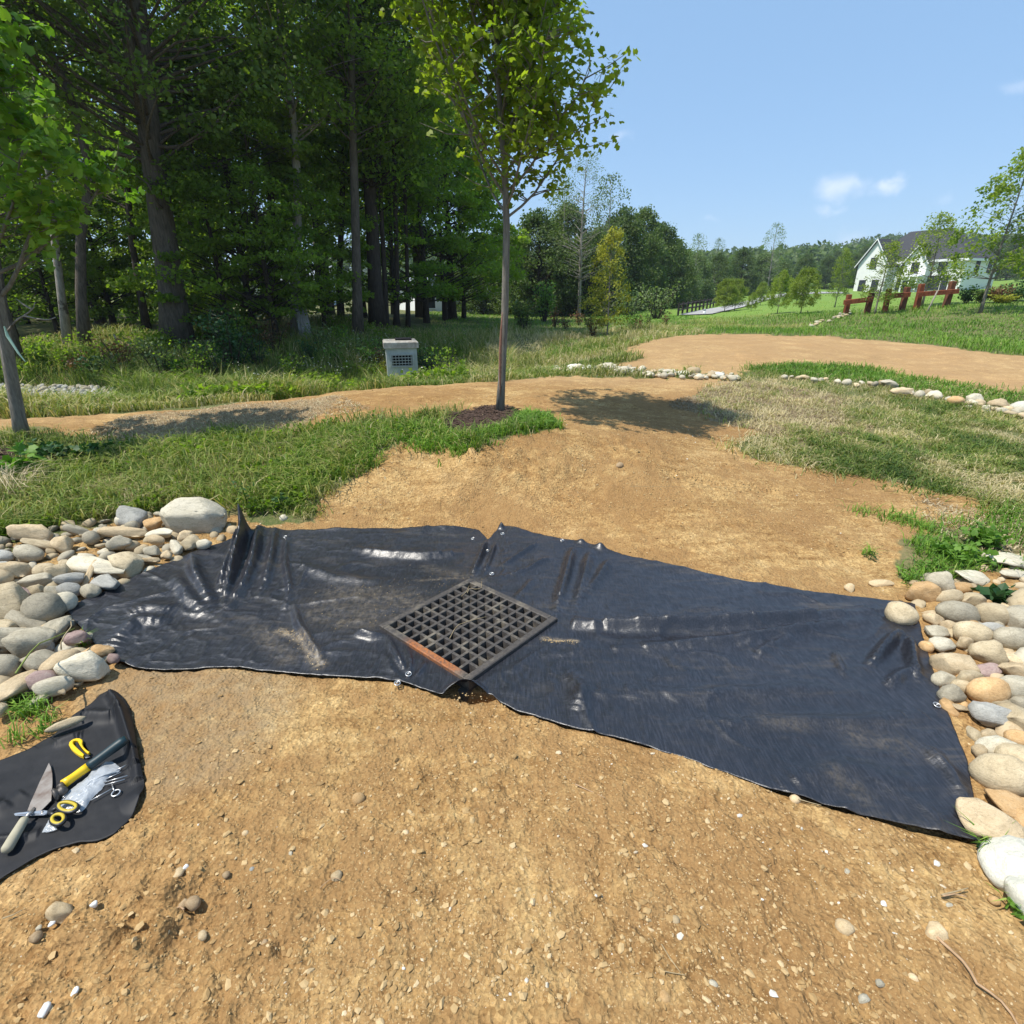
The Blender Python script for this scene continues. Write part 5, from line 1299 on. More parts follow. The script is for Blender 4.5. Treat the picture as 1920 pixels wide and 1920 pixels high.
stem([(115, 1218), (114, 1205), (122, 1190), (134, 1175), (133, 1165)], .003, 'curled dry stalk over the egg shaped stone', z=[.17, .2, .22, .2, .18], name='dry_stalk')
# ------------------------------------------------------------------ leaves
LEAF_DIAMOND = (np.array([[0, 0, 0], [.5, .45, .06], [0, 1, -.04], [-.5, .45, .06]], float), np.array([[0, 1, 2], [0, 2, 3]]))
# lobed maple leaf: outline with five lobes, folded a little along the middle
_ml = np.array([[0, 0, 0], [.16, .06, 0], [.50, .08, -.05], [.36, .30, 0], [.60, .58, -.07], [.27, .56, 0], [.20, .72, 0], [0, 1.05, -.08], [-.20, .72, 0], [-.27, .56, 0], [-.60, .58, -.07], [-.36, .30, 0], [-.50, .08, -.05], [-.16, .06, 0], [0, .42, .05]], float)
LEAF_MAPLE = (_ml, np.array([[14, k, k + 1] for k in range(0, 13)] + [[14, 13, 0]]))
LEAF_MAPLE5 = (np.array([[0, 0, 0], [.55, .15, -.05], [.30, .42, .02], [.45, .75, -.05], [0, 1, -.06], [-.45, .75, -.05], [-.30, .42, .02], [-.55, .15, -.05]], float), np.array([[0, 1, 2], [0, 2, 6], [0, 6, 7], [2, 3, 4], [2, 4, 6], [6, 4, 5]]))
LEAF_LONG = (np.array([[0, 0, 0], [.16, .35, .03], [.13, .7, 0], [0, 1, -.08], [-.13, .7, 0], [-.16, .35, .03]], float), np.array([[0, 1, 5], [1, 2, 4], [1, 4, 5], [2, 3, 4]]))
def leaf_frames(n, dirs, rs, droop=.5, up=.6):
    """stalk direction and blade normal of n leaves"""
    d = dirs + rs.normal(0, .55, (n, 3)); d[:, 2] -= droop; d /= np.linalg.norm(d, axis=1, keepdims=True)
    nn = rs.normal(0, .55, (n, 3)); nn[:, 2] += up
    nn -= d * (nn * d).sum(1, keepdims=True); nn /= np.linalg.norm(nn, axis=1, keepdims=True) + 1e-9
    return d, nn
def leaf_geo(P, d, nn, s, T):
    TV, TF = T; x = np.cross(d, nn)
    V = P[:, None] + s[:, None, None] * (TV[None, :, 0, None] * x[:, None] + TV[None, :, 1, None] * d[:, None] + TV[None, :, 2, None] * nn[:, None])
    k = len(TV)
    return V.reshape(-1, 3), (TF[None] + (np.arange(len(P)) * k)[:, None, None]).reshape(-1, 3)
def limb(a, b, rs, bow=.15, n=6, up=.0):
    a = np.array(a, float); b = np.array(b, float); t = np.linspace(0, 1, n)[:, None]
    L = np.linalg.norm(b - a); off = rs.normal(0, bow * L * .5, 3)
    return a + (b - a) * t + off * np.sin(t * math.pi) + np.array([0, 0, up * L]) * (np.sin(t * math.pi) * -1)
def make_tree_data(seed, H_, r0, cb, Rr, nclu, lpc, ls, clr, lean=(0, 0), trunk=None, T=LEAF_DIAMOND, prof='oval', flat=.45, droop=.35, sparse=.0, branch=True, wob=.25, cfrac=1.0):
    rs = np.random.default_rng(seed); wood = MB(); t = np.linspace(0, 1, 11)
    if trunk is None:
        trunk = np.stack([lean[0] * t * H_ + wob * .06 * H_ * np.sin(t * 5 + seed) * t, lean[1] * t * H_ + wob * .06 * H_ * np.cos(t * 4 + seed) * t, t * H_ * .97], 1)
    else: trunk = dense(trunk, 11)
    rr_ = r0 * (1 - t) ** .75 + r0 * .06; rr_[0] *= 1.35; rr_[1] *= 1.02
    wood.tube(trunk, rr_, 9)
    tz = trunk[:, 2]
    def at(h): return np.array([np.interp(h, tz, trunk[:, 0]), np.interp(h, tz, trunk[:, 1]), h])
    LP, LD = [], []
    for k in range(nclu):
        f = (k + rs.random()) / nclu; h = cb + (H_ - cb) * f
        if prof == 'oval': pr = math.sin(math.pi * min(1, (.12 + .88 * f)) ** .8) ** .6
        elif prof == 'cone': pr = (1 - f) ** .8 + .08
        elif prof == 'vase': pr = .25 + .75 * math.sin(math.pi * (.08 + .80 * f)) if f < .98 else .2
        else: pr = 1
        a = rs.uniform(0, 2 * math.pi); rad_ = Rr * pr * (rs.uniform(.15, 1) ** .5)
        rad_ *= 1 + .28 * vnoise(np.array([[math.cos(a) * 1.4, math.sin(a) * 1.4, f * 4 + seed]]), seed)[0]
        c = at(min(h, H_ * .95)); p = np.array([c[0] + rad_ * math.cos(a), c[1] + rad_ * math.sin(a), h - (.15 * rad_ if prof != 'vase' else -.0)])
        if branch:
            hb = max(cb * .8, h - rad_ * (.55 if prof != 'vase' else 1.5)); q = at(min(hb, H_ * .9)); br = limb(q, p, rs, .12, 6)
            rb = max(.006, min(.055, np.interp(hb, tz, rr_) * .30)); wood.tube(br, np.linspace(rb, rb * .15, 6), 5, False)
        n = int(lpc * rs.uniform(.5, 1.4)); cr = clr * rs.uniform(.6, 1.35)
        if rs.random() < sparse: n = int(n * .25)
        u = rs.normal(size=(n, 3)); u /= np.linalg.norm(u, axis=1, keepdims=True); u *= (rs.random(n) ** .45)[:, None] * cr; u[:, 2] *= flat
        out_ = np.array([math.cos(a), math.sin(a), 0]); u += out_ * (cr * .2)
        LP.append(p + u); LD.append(np.tile(out_, (n, 1)))
    LP = np.concatenate(LP); LD = np.concatenate(LD); n = len(LP)
    d, nn = leaf_frames(n, LD, rs, droop); s = ls * rs.uniform(.6, 1.25, n)
    V, Fc = leaf_geo(LP, d, nn, s, T)
    va = np.clip(.45 + .35 * vnoise(LP * .55, seed + 9) + rs.normal(0, .16, n), 0, 1)
    crown = mesh_np('crown', V, [Fc], False, {'var': np.repeat(va, len(T[0]))})
    return wood.mesh('trunk', True), crown, (LP, d, nn, s, va)

def bark_mat(name, c1, c2, scale=(14, 14, 2.2), patch=None):
    m, nt, b, o = new_mat(name); tco = N(nt, 'ShaderNodeTexCoord').outputs['Object']
    mp = N(nt, 'ShaderNodeMapping'); mp.inputs['Scale'].default_value = scale; nt.links.new(tco, mp.inputs[0])
    n1 = N(nt, 'ShaderNodeTexNoise'); n1.inputs['Scale'].default_value = 1.6; n1.inputs['Detail'].default_value = 7; n1.inputs['Roughness'].default_value = .7; n1.inputs['Distortion'].default_value = .4; nt.links.new(mp.outputs[0], n1.inputs['Vector'])
    c = ramp(nt, [(.32, c2), (.62, c1)], n1.outputs[0])
    if patch:
        n2 = noise(nt, 2.2, 4, .6, tco); c = mixc(nt, ramp(nt, [(.56, (0, 0, 0)), (.62, (1, 1, 1))], n2.outputs[0]), c, patch)
    nt.links.new(c, b.inputs['Base Color']); b.inputs['Roughness'].default_value = .92; b.inputs['Specular IOR Level'].default_value = .12
    bump(nt, b, n1.outputs[0], .025, 1.0); return m
BARK = bark_mat('grey_bark', (.145, .12, .098), (.055, .045, .036))
BARK_P = bark_mat('pale_bark', (.36, .33, .29), (.16, .145, .12), patch=(.10, .085, .07))
BARK_D = bark_mat('dark_bark', (.075, .06, .05), (.03, .025, .02))
BARK_Y = bark_mat('young_bark', (.27, .25, .215), (.12, .108, .092), (26, 26, 3))
M_LF = leaf_mat('forest_leaves', (.085, .140, .022), (.20, .265, .042), .56)
M_LF2 = leaf_mat('maple_forest_leaves', (.095, .165, .022), (.23, .31, .044), .58)
M_LC = leaf_mat('fine_dark_leaves', (.070, .120, .022), (.155, .215, .040), .5)
M_LY = leaf_mat('young_maple_leaves', (.10, .165, .020), (.30, .36, .045), .55, rnd=.08, spec=.4)
M_LYL = leaf_mat('bright_maple_leaves', (.09, .19, .025), (.25, .37, .05), .46, rnd=.08, spec=.4)
M_LG = leaf_mat('golden_leaves', (.22, .26, .035), (.46, .46, .07), .5, (1.3, 1.2, .6))
M_LM = leaf_mat('middle_distance_leaves', (.050, .092, .020), (.125, .175, .042), .34)
M_LB = leaf_mat('pale_green_leaves', (.085, .13, .045), (.20, .25, .11), .35)
M_LH = leaf_mat('sapling_leaves', (.12, .17, .028), (.29, .34, .06), .45)
M_LR = leaf_mat('reddish_leaves', (.10, .055, .025), (.20, .12, .05), .3, (1.3, 1.1, .7))

def proto(seed, bark, leaf, *a, **k):
    w_, c_, _ = make_tree_data(seed, *a, **k); w_.materials.append(bark); c_.materials.append(leaf); return (w_, c_)
def plant_tree(pr, loc, rz, sc, name, label, cat='tree', group=None, hasTrunk=True):
    t = thing(name, loc, label, cat, group, rz); t.scale = (sc, sc, sc) if not hasattr(sc, '__len__') else sc
    link('trunk', pr[0], None, t); link('crown', pr[1], None, t); return t
P_TALL = [proto(11, BARK, M_LF, 17, .24, 4.8, 3.4, 88, 125, .175, .9, flat=.45), proto(12, BARK_D, M_LF2, 16, .18, 5.4, 3.0, 76, 125, .17, .85, flat=.45), proto(13, BARK, M_LC, 18, .20, 4.2, 2.9, 90, 135, .15, .8, flat=.4, droop=.5)]
P_UND = [proto(21, BARK_D, M_LF2, 7.5, .09, 1.0, 2.5, 85, 120, .13, .62, flat=.3), proto(22, BARK_D, M_LF, 6.5, .08, .8, 2.3, 75, 120, .12, .6, flat=.3), proto(23, BARK_D, M_LF2, 9, .11, 1.2, 2.6, 95, 120, .13, .64, flat=.3)]
P_MID = [proto(31, BARK_D, M_LM, 9, .2, .5, 3.6, 190, 95, .22, 1.0, flat=.7), proto(32, BARK_D, M_LM, 7.5, .2, .3, 3.2, 160, 95, .2, .95, flat=.7), proto(33, BARK_D, M_LM, 11, .22, .8, 3.4, 210, 95, .22, 1.0, flat=.7)]
P_FEA = [proto(41, BARK_P, M_LB, 10.5, .13, 3.2, 2.6, 110, 46, .13, .75, flat=.8, T=LEAF_LONG, droop=-.2), proto(42, BARK_P, M_LB, 8.5, .1, 2.2, 1.9, 70, 30, .14, .7, flat=.8, droop=0)]

def tpos(px, Y, py=None):
    """ground point under a photograph column at depth Y"""
    x = (px - 960) / F * (Y * CP + (CAM_H - .3) * SP)
    for _ in range(3):
        z = h1(x, Y); x = (px - 960) / F * (Y * CP + (CAM_H - z) * SP)
    return np.array([x, Y, h1(x, Y) - .05])
def lean_trunk(px_pts, Y, dY=0.0):
    """trunk polyline through photograph pixels, all at depth Y (+dY per step), local to its base"""
    b0 = tpos(px_pts[0][0], Y); pts = [b0]
    for k, (px, py) in enumerate(px_pts[1:]):
        pts.append(at_y(px, py, Y + dY * (k + 1)))
    return b0, np.array(pts) - b0
random.seed(3)
GW = 'tall trees at the edge of the woods'
# the trees whose trunks show singly
def own_tree(seed, px_pts, Y, r0, bark, leaf, cb, Rr, nclu, lpc, ls, clr, label, name='forest_tree', group=GW, dY=0, ext=None, **k):
    b0, tr = lean_trunk(px_pts, Y, dY)
    d = tr[-1] - tr[-2]; d /= np.linalg.norm(d)
    Ht = ext or 15
    if tr[-1][2] < Ht: tr = np.vstack([tr, tr[-1] + d * (Ht - tr[-1][2]) / max(d[2], .5)])
    w_, c_, _ = make_tree_data(seed, float(tr[-1][2]), r0, cb * .85, Rr, int(nclu * .9), int(lpc * 1.1), ls * .85, clr * .9, trunk=tr, **k)
    w_.materials.append(bark); c_.materials.append(leaf)
    t = thing(name, b0, label, 'tree', group); link('trunk', w_, None, t); link('crown', c_, None, t); return t
big = own_tree(1, [(335, 640), (320, 520), (302, 400), (288, 300), (275, 200), (265, 100)], 17, .36, BARK, M_LC, 6.8, 4.4, 190, 120, .16, 1.1, 'biggest tree of the woods, thick leaning grey trunk splitting high up', flat=.35)
mb = MB(); q0 = at_y(290, 300, 17); q1 = at_y(285, 200, 17); b0 = np.array(big.location)
mb.tube(dense([at_y(296, 330, 17) - b0, at_y(284, 250, 16.9) - b0, at_y(250, 140, 16.7) - b0, at_y(235, 40, 16.5) - b0], 8), np.linspace(.22, .12, 8), 8)
mb.tube(dense([at_y(312, 395, 17) - b0, at_y(296, 385, 16.6) - b0, at_y(278, 345, 16.4) - b0, at_y(250, 325, 16.3) - b0], 8), np.linspace(.05, .015, 8), 6)
mb.build('branch', BARK, big, True)
own_tree(2, [(556, 632), (553, 520), (560, 400), (556, 290), (545, 180), (530, 60)], 19, .15, BARK_P, M_LF2, 7, 2.8, 90, 100, .16, .9, 'slim pale barked tree beside the grey stump')
own_tree(3, [(671, 618), (668, 480), (664, 330), (660, 200), (658, 60)], 19.5, .155, BARK, M_LF, 7.5, 3.0, 100, 110, .16, .95, 'straight slim grey trunk right of the pale barked tree')
own_tree(4, [(160, 660), (152, 560), (148, 470), (158, 390), (172, 330), (165, 260), (120, 150), (60, 20)], 16, .13, BARK, M_LC, 7.5, 2.6, 80, 100, .15, .9, 'crooked slim trunk behind the young maple at the left')
own_tree(5, [(128, 668), (120, 590), (105, 480), (92, 330), (75, 180), (52, 60), (48, 0)], 16.8, .10, BARK_P, M_LC, 8.0, 2.3, 60, 90, .15, .9, 'thin pale leaning trunk at the far left of the woods')
own_tree(6, [(708, 618), (704, 560), (700, 470), (690, 300)], 22, .27, BARK_D, M_LF, 6.5, 3.2, 110, 110, .17, 1.0, 'short thick dark trunk right of the straight slim grey one')
own_tree(7, [(724, 612), (722, 540), (716, 420)], 22.5, .10, BARK_D, M_LF2, 6, 2.3, 70, 90, .16, .9, 'thin dark trunk just right of the thick dark one')
own_tree(8, [(742, 606), (745, 540), (742, 420)], 23, .10, BARK_D, M_LF, 6, 2.3, 70, 90, .16, .9, 'second thin dark trunk right of the thick dark one')
own_tree(9, [(765, 602), (764, 520), (760, 400)], 24, .085, BARK_D, M_LF2, 5.5, 2.4, 70, 90, .16, .9, 'third thin dark trunk, standing above the concrete box')
own_tree(10, [(40, 690), (20, 620), (-5, 540), (-20, 400)], 14.2, .10, BARK, M_LF, 5, 2.4, 70, 100, .15, .9, 'thin leaning trunk by the crushed rock at the left edge')
own_tree(11, [(276, 625), (262, 540), (245, 440), (235, 300)], 22, .12, BARK_D, M_LF, 6, 2.6, 80, 90, .16, .9, 'thin dark trunk left of the biggest tree in deep shade')
own_tree(12, [(365, 620), (362, 560), (358, 420)], 22, .12, BARK_D, M_LF, 6, 2.6, 80, 90, .16, .9, 'thin dark trunk just right of the biggest tree')
own_tree(13, [(520, 615), (512, 500), (508, 380), (505, 60)], 23, .16, BARK_D, M_LF2, 6.5, 2.8, 100, 100, .16, .9, 'dark trunk left of the pale barked tree, deeper in the woods')
own_tree(14, [(612, 606), (600, 560), (592, 500), (588, 300)], 27, .12, BARK_P, M_LF2, 6, 2.5, 80, 90, .17, .9, 'leaning pale trunk behind the grey stump against the light')
own_tree(15, [(640, 612), (636, 540), (640, 420)], 23, .12, BARK_D, M_LF, 6.5, 2.8, 80, 90, .16, .9, 'dark trunk between the stump and the straight slim trunk')
own_tree(16, [(848, 590), (846, 540), (840, 440)], 33, .22, BARK_D, M_LF2, 4.6, 3.6, 130, 100, .2, 1.0, 'tree with dark trunk left of the white bungalow', ext=12)

# crowns and undergrowth: edge row and rows behind
UW = [(520, 18.2, 2, .82, 'lit maple of the woods edge left of the pale barked tree'), (610, 20.5, 0, .8, 'lit maple between the pale barked tree and the straight slim trunk'), (215, 24, 2, .95, 'understory tree in deep shade left of the biggest trunk'), (505, 23, 0, 1.0, 'leafy understory tree behind the layered maple, in shade'), (345, 25, 1, 1.1, 'understory tree far behind the biggest trunk'), (615, 27, 2, .8, 'small leafy tree just behind the grey stump'), (30, 20, 0, .95, 'bushy understory tree at the far left behind the young maple'), (110, 21, 1, .9, 'understory tree in deep shade left of the crooked trunk'), 
      (432, 18.3, 0, .92, 'broad maple of the forest edge just right of the biggest trunk'), (480, 18.8, 2, .95, 'lit maple of the forest edge with layered leaf sprays'), 
      (745, 24.5, 2, .95, 'leafy tree over the thin dark trunks'), (800, 27, 2, 1.15, 'leafy tree right of the thin dark trunks'), (835, 30, 0, 1.4, 'last bushy tree at the right end of the woods'), (870, 34, 2, 1.1, 'small tree standing before the white bungalow'),
      (160, 25, 0, 1.1, 'shaded understory tree behind the crooked trunk'), (460, 26, 0, 1.1, 'shaded understory tree deep behind the layered maple'), (50, 27, 2, 1.1, 'shaded understory tree deep behind the far left one')]
for px, Y, v_, sc, lb in UW:
    plant_tree(P_UND[v_], tpos(px, Y), random.uniform(0, 6.28), sc, 'understory_tree', lb, 'tree', 'understory trees of the woods')
BK = [(-260, 22), (-110, 27), (-40, 33), (40, 24), (90, 31), (190, 28), (250, 36), (300, 30), (380, 29), (430, 35), (480, 30), (560, 33), (620, 38), (680, 31), (740, 37), (790, 33), (120, 40), (350, 42)]
wl = ['with a dense crown', 'with a loose crown', 'with a dark drooping crown']
BL = ['beyond the left picture edge, nearest', 'beyond the left picture edge, second', 'beyond the left picture edge, deepest', 'far left, above the young maple', 'far left, second row', 'above the crooked trunk', 'deep between the crooked trunk and the biggest tree', 'straight behind the biggest tree', 'right behind the broad edge maple', 'deep behind the broad edge maple', 'behind the layered maple', 'behind the pale barked tree', 'deep behind the stump', 'behind the straight slim trunk', 'deep behind the thin dark trunks', 'towards the right end of the woods', 'deepest at the left', 'deepest behind the biggest tree', 'deepest behind the pale barked tree', 'close left of the biggest tree', 'close right of the biggest tree', 'right of the pale barked tree', 'far beyond the left picture edge', 'deepest at the left picture edge', 'over the thick dark trunk', 'deepest at the right end']
_drop = {3, 4, 7, 10}
for k, (px, Y) in enumerate(BK):
    if k in _drop: continue
    v_ = k % 3
    plant_tree(P_TALL[v_], tpos(px, Y), random.uniform(0, 6.28), random.uniform(.88, 1.12), 'forest_tree', 'tall forest tree ' + wl[v_] + ', ' + BL[k], 'tree', 'tall trees inside the woods')
# distant thicket closing the woods at the left (one mass of leaves)
rs = np.random.default_rng(51)
n = 20000; px_ = rs.uniform(-420, 400, n); Yd = rs.uniform(26, 46, n)
x = (px_ - 960) / F * Yd * .95; z = rs.uniform(0, 1, n) ** 1.3 * 5.5; P = np.stack([x, Yd, H(np.stack([x, Yd], 1)) + z], 1)
d, nn = leaf_frames(n, np.zeros((n, 3)), rs, .3)
V, Fc = leaf_geo(P, d, nn, rs.uniform(.14, .26, n), LEAF_DIAMOND)
o = link('thicket', mesh_np('thicket', V, [Fc], False, {'var': np.repeat(rs.uniform(0, 1, n), 4)}), M_LF); tag(o, 'dense dark undergrowth filling the depth of the woods', 'undergrowth', kind='stuff')

# ------------------------------------------------------------------ the two young maples near the camera
def young_maple(seed, base_px, Y, trunk_px, r0, cents, label, leaf, lean_stake=None, nleaf_scale=1.0, ls=.082, limbs=26, top=6.4, T=LEAF_MAPLE5, crown_r=1.85, cb=2.05, lpt=9, ang=(20, 50), left_heavy=.0, dead=()):
    rs = np.random.default_rng(seed)
    b0, tr = lean_trunk([base_px] + trunk_px, Y)
    b0 = np.array([*b0[:2], G(np.array([b0[:2]]))[0] - .02])
    if tr[-1][2] < top: tr = np.vstack([tr, tr[-1] + np.array([.12, 0, top - tr[-1][2]])])
    tr = dense(tr, 16); hz_ = tr[:, 2]
    rad_ = np.interp(hz_, [0, .15, cb, cb + 1, top], [r0 * 1.25, r0, r0 * .78, r0 * .5, r0 * .1])
    wood = MB(); wood.tube(tr, rad_, 12)
    at = lambda h: np.array([np.interp(h, hz_, tr[:, 0]), np.interp(h, hz_, tr[:, 1]), h])
    LP, LD = [], []; twigs = MB()
    for k in range(limbs):
        f = k / (limbs - 1.0); hb = cb - .1 + (top - cb) * .78 * f ** 1.15
        a = k * 2.39996 + rs.uniform(-.4, .4); th = R(rs.uniform(*ang)) * (1.05 - .35 * f)
        L = crown_r * (1.75 - .95 * f) * rs.uniform(.75, 1.1)
        dx = np.array([math.cos(a), math.sin(a), 0]); t = np.linspace(0, 1, 9)[:, None]
        L *= 1 + left_heavy * -dx[0]
        q = at(hb)
        br = q + dx * (math.sin(th) * L * (t ** .85)) + np.array([0, 0, 1]) * (math.cos(th) * L * t ** 1.12) + rs.normal(0, .015, (9, 3)) * t
        rb = r0 * (.34 - .2 * f)
        wood.tube(br, np.linspace(rb, rb * .22, 9), 6, False)
        for j in range(int(19 * nleaf_scale)):
            tt = rs.uniform(.16, 1.0); i0 = tt * 8; ia = int(min(7, i0)); p = br[ia] + (br[ia + 1] - br[ia]) * (i0 - ia)
            aa = rs.uniform(0, 6.28); dd = np.array([math.cos(aa), math.sin(aa), rs.uniform(.1, .9)]); dd /= np.linalg.norm(dd)
            tl = rs.uniform(.18, .48) * (1.1 - .3 * tt); e = p + dd * tl + dx * tl * .2
            tw = np.array([p, (p + e) / 2 + rs.normal(0, .02, 3), e]); twigs.tube(tw, [.006, .004, .002], 4, False)
            nl = max(2, int(rs.poisson(lpt * (.5 if tt < .3 and f < .4 else 1.0))))
            u = rs.uniform(.25, 1.05, nl)[:, None]
            LP.append(p + (e - p) * u + rs.normal(0, .045, (nl, 3))); LD.append(np.tile(dd, (nl, 1)))
    LP = np.concatenate(LP); LD = np.concatenate(LD); n = len(LP)
    d, nn = leaf_frames(n, LD, rs, .55, .8); s = ls * rs.uniform(.65, 1.3, n)
    va = np.clip(.5 + .3 * vnoise(LP * 1.3, seed + 3) + rs.normal(0, .2, n), 0, 1)
    t = thing('young_maple', b0, label, 'tree')
    wood.build('trunk', BARK_Y, t, True); twigs.build('twigs', BARK_Y, t, True)['kind'] = 'stuff'
    # the 300 leaves that show largest are parts of their own, the rest one part
    W = LP + b0; dist = np.linalg.norm(W - np.array([0, 0, CAM_H]), axis=1)
    Z = W[:, 1] * CP + (CAM_H - W[:, 2]) * SP; sx = 960 + F * W[:, 0] / Z; sy = 960 - F * (W[:, 2] * CP - CAM_H * CP + W[:, 1] * SP) / Z
    vis = (sx > 0) & (sx < 1920) & (sy > 0)
    order = np.argsort(-(s / dist) * vis); big_ = order[:300]; rest = order[300:]
    V, Fc = leaf_geo(LP[rest], d[rest], nn[rest], s[rest], T)
    o = link('foliage', mesh_np('foliage', V, [Fc], False, {'var': np.repeat(va[rest], len(T[0]))}), leaf, t); o['kind'] = 'stuff'
    lmes = []
    for q in range(6):
        me = mesh_np('leaf', T[0], [T[1]], False, {'var': np.full(len(T[0]), .1 + .16 * q)}); me.materials.append(leaf); lmes.append(me)
    for k in big_:
        x = np.cross(d[k], nn[k]); o = bpy.data.objects.new('leaf', lmes[int(min(5, va[k] * 6))]); COL.objects.link(o); o.parent = t
        M = Matrix(((x[0], d[k][0], nn[k][0], 0), (x[1], d[k][1], nn[k][1], 0), (x[2], d[k][2], nn[k][2], 0), (0, 0, 0, 1)))
        M = Matrix.Translation(Vector(LP[k])) @ M @ Matrix.Scale(float(s[k]), 4); o.matrix_local = M
    return t, b0
ym, ymb = young_maple(5, (937, 776), float(ground(937, 777)[1]), [(942, 690), (947, 580), (950, 440), (947, 330), (938, 220), (930, 100)], .042, None, 'young maple with a bare straight trunk standing in the grass and mulch', M_LY, limbs=46, T=LEAF_MAPLE5, lpt=21, left_heavy=.30, nleaf_scale=1.25, ls=.054, ang=(22, 42), crown_r=1.22, top=5.6)
mb = MB(); s_ = at_y(941, 700, float(ymb[1]) - .05) - ymb; e_ = at_y(944, 585, float(ymb[1]) - .05) - ymb
mb.tube(dense([s_ + np.array([-.02, -.035, -.25]), s_ + np.array([-.018, -.04, 0]), (s_ + e_) / 2 + np.array([-.022, -.045, 0]), e_ + np.array([-.012, -.035, 0])], 8), [.003, .010, .016, .018, .017, .016, .010, .003], 6)
mb.build('bark_scar', simple_mat('bare_wood', (.30, .15, .10), (.15, .08, .055), .9, 30, .003), ym, True)
yl, ylb = young_maple(6, (42, 822), float(ground(42, 823)[1]), [(28, 740), (14, 660), (2, 590), (-14, 500), (-30, 380)], .062, None, 'young maple at the left picture edge with large bright lobed leaves', M_LYL, limbs=22, T=LEAF_MAPLE5, lpt=12, crown_r=1.0, cb=1.5, top=4.1, ls=.08, ang=(24, 52), nleaf_scale=1.0)
mb = MB(); mb.tube([at_z(*p, 0) * 0 + (at_y(p[0], p[1], float(ylb[1]) - .04) - ylb) for p in ((32, 822), (16, 720), (4, 650), (-8, 590))], [.018, .017, .016, .014], 7)
stk = link('stake', mb.mesh('stake', True), BARK_P); stk.location = ylb; tag(stk, 'thin pale wooden stake tied to the left young maple', 'stake')
mb = MB()
for pl in ([(12, 625), (30, 600), (45, 592), (62, 580), (66, 566)], [(45, 592), (70, 598), (92, 600), (104, 595)], [(60, 580), (45, 572), (30, 560)]):
    mb.tube(dense([at_y(p[0], p[1], float(ylb[1]) - .1) - ylb for p in pl], 8), np.linspace(.011, .004, 8), 5)
mb.build('dead_branch', BARK_P, yl, True)
mb = MB()
M_TAPE = simple_mat('pale_green_tape', (.42, .62, .50), (.34, .5, .40), .5, 10)
q_ = at_y(14, 630, float(ylb[1]) - .12) - ylb
mb.tube([q_ + np.array([0, 0, .09]), q_, q_ + np.array([.06, -.01, -.16]), q_ + np.array([.10, -.01, -.24])], [.006, .014, .010, .003], 5)
mb.build('tree_tie', M_TAPE, yl)
# ------------------------------------------------------------------ grass, weeds and straw
def grass_mat(name, stops, trans=.3):
    m, nt, b, o = new_mat(name); v = attr(nt, 'var'); c = ramp(nt, stops, v)
    geo = N(nt, 'ShaderNodeNewGeometry').outputs['Position']; nn = noise(nt, .8, 3, .6, geo)
    c = mixc(nt, .6, c, ramp(nt, [(.3, (.7, .72, .7)), (.7, (1.2, 1.2, 1.1))], nn.outputs[0]), 'MULTIPLY')
    nt.links.new(c, b.inputs['Base Color']); b.inputs['Roughness'].default_value = .55; b.inputs['Specular IOR Level'].default_value = .3
    t = N(nt, 'ShaderNodeBsdfTranslucent'); nt.links.new(mixc(nt, 1.0, c, (1.4, 1.5, .7), 'MULTIPLY'), t.inputs['Color'])
    mx = N(nt, 'ShaderNodeMixShader'); mx.inputs[0].default_value = trans
    nt.links.new(b.outputs[0], mx.inputs[1]); nt.links.new(t.outputs[0], mx.inputs[2]); nt.links.new(mx.outputs[0], o.inputs[0]); return m
M_GR = grass_mat('grass_blades', [(0, (.048, .092, .016)), (.30, (.105, .170, .026)), (.52, (.195, .255, .048)), (.74, (.33, .30, .11)), (1, (.56, .47, .29))])
M_GRB = grass_mat('lush_grass_blades', [(0, (.075, .165, .020)), (.4, (.13, .26, .028)), (.7, (.22, .36, .045)), (1, (.42, .40, .15))])
M_STR = grass_mat('straw_blades', [(0, (.18, .125, .07)), (.5, (.38, .29, .175)), (1, (.60, .51, .34))], .1)
def blades(P, h, w, lean, var, rs, z=None, flat=False):
    n = len(P); a = rs.uniform(0, 6.28, n); z = H(P) + fine(P) - .004 if z is None else z
    f = a + math.pi / 2 + rs.normal(0, .5, n)
    dx = np.stack([np.cos(a), np.sin(a)], 1); lx = np.stack([np.cos(f), np.sin(f)], 1)
    l = lean * rs.uniform(.3, 1.3, n) * h
    V = np.empty((n, 5, 3)); hw = (w / 2)[:, None]
    zz = np.stack([z, z, z + h * .62, z + h * .62, z + h * np.clip(1.1 - .45 * lean * rs.uniform(.4, 1.2, n), .12, 1.1)], 1)
    if flat: zz = np.stack([z + .006, z + .006, z + .02 + h * .06, z + .02 + h * .06, z + .008 + h * .05 * rs.random(n)], 1)
    m1 = P + lx * (l * .35)[:, None]; tp_ = P + lx * l[:, None]
    V[:, 0, :2] = P - dx * hw; V[:, 1, :2] = P + dx * hw; V[:, 2, :2] = m1 + dx * hw * .8; V[:, 3, :2] = m1 - dx * hw * .8; V[:, 4, :2] = tp_
    V[:, :, 2] = zz; k = (np.arange(n) * 5)[:, None]
    return V.reshape(-1, 3), np.array([[0, 1, 2, 3]]) + k, np.array([[3, 2, 4]]) + k, np.repeat(var, 5)
def add_blades(name, label, parts, mat, cat='grass'):
    VV, Q, T, A = [], [], [], []; n = 0
    for V, q, t, a in parts:
        VV.append(V); Q.append(q + n); T.append(t + n); A.append(a); n += len(V)
    o = link(name, mesh_np(name, np.concatenate(VV), [np.concatenate(T), np.concatenate(Q)], False, {'var': np.concatenate(A)}), mat)
    return tag(o, label, cat, kind='stuff')
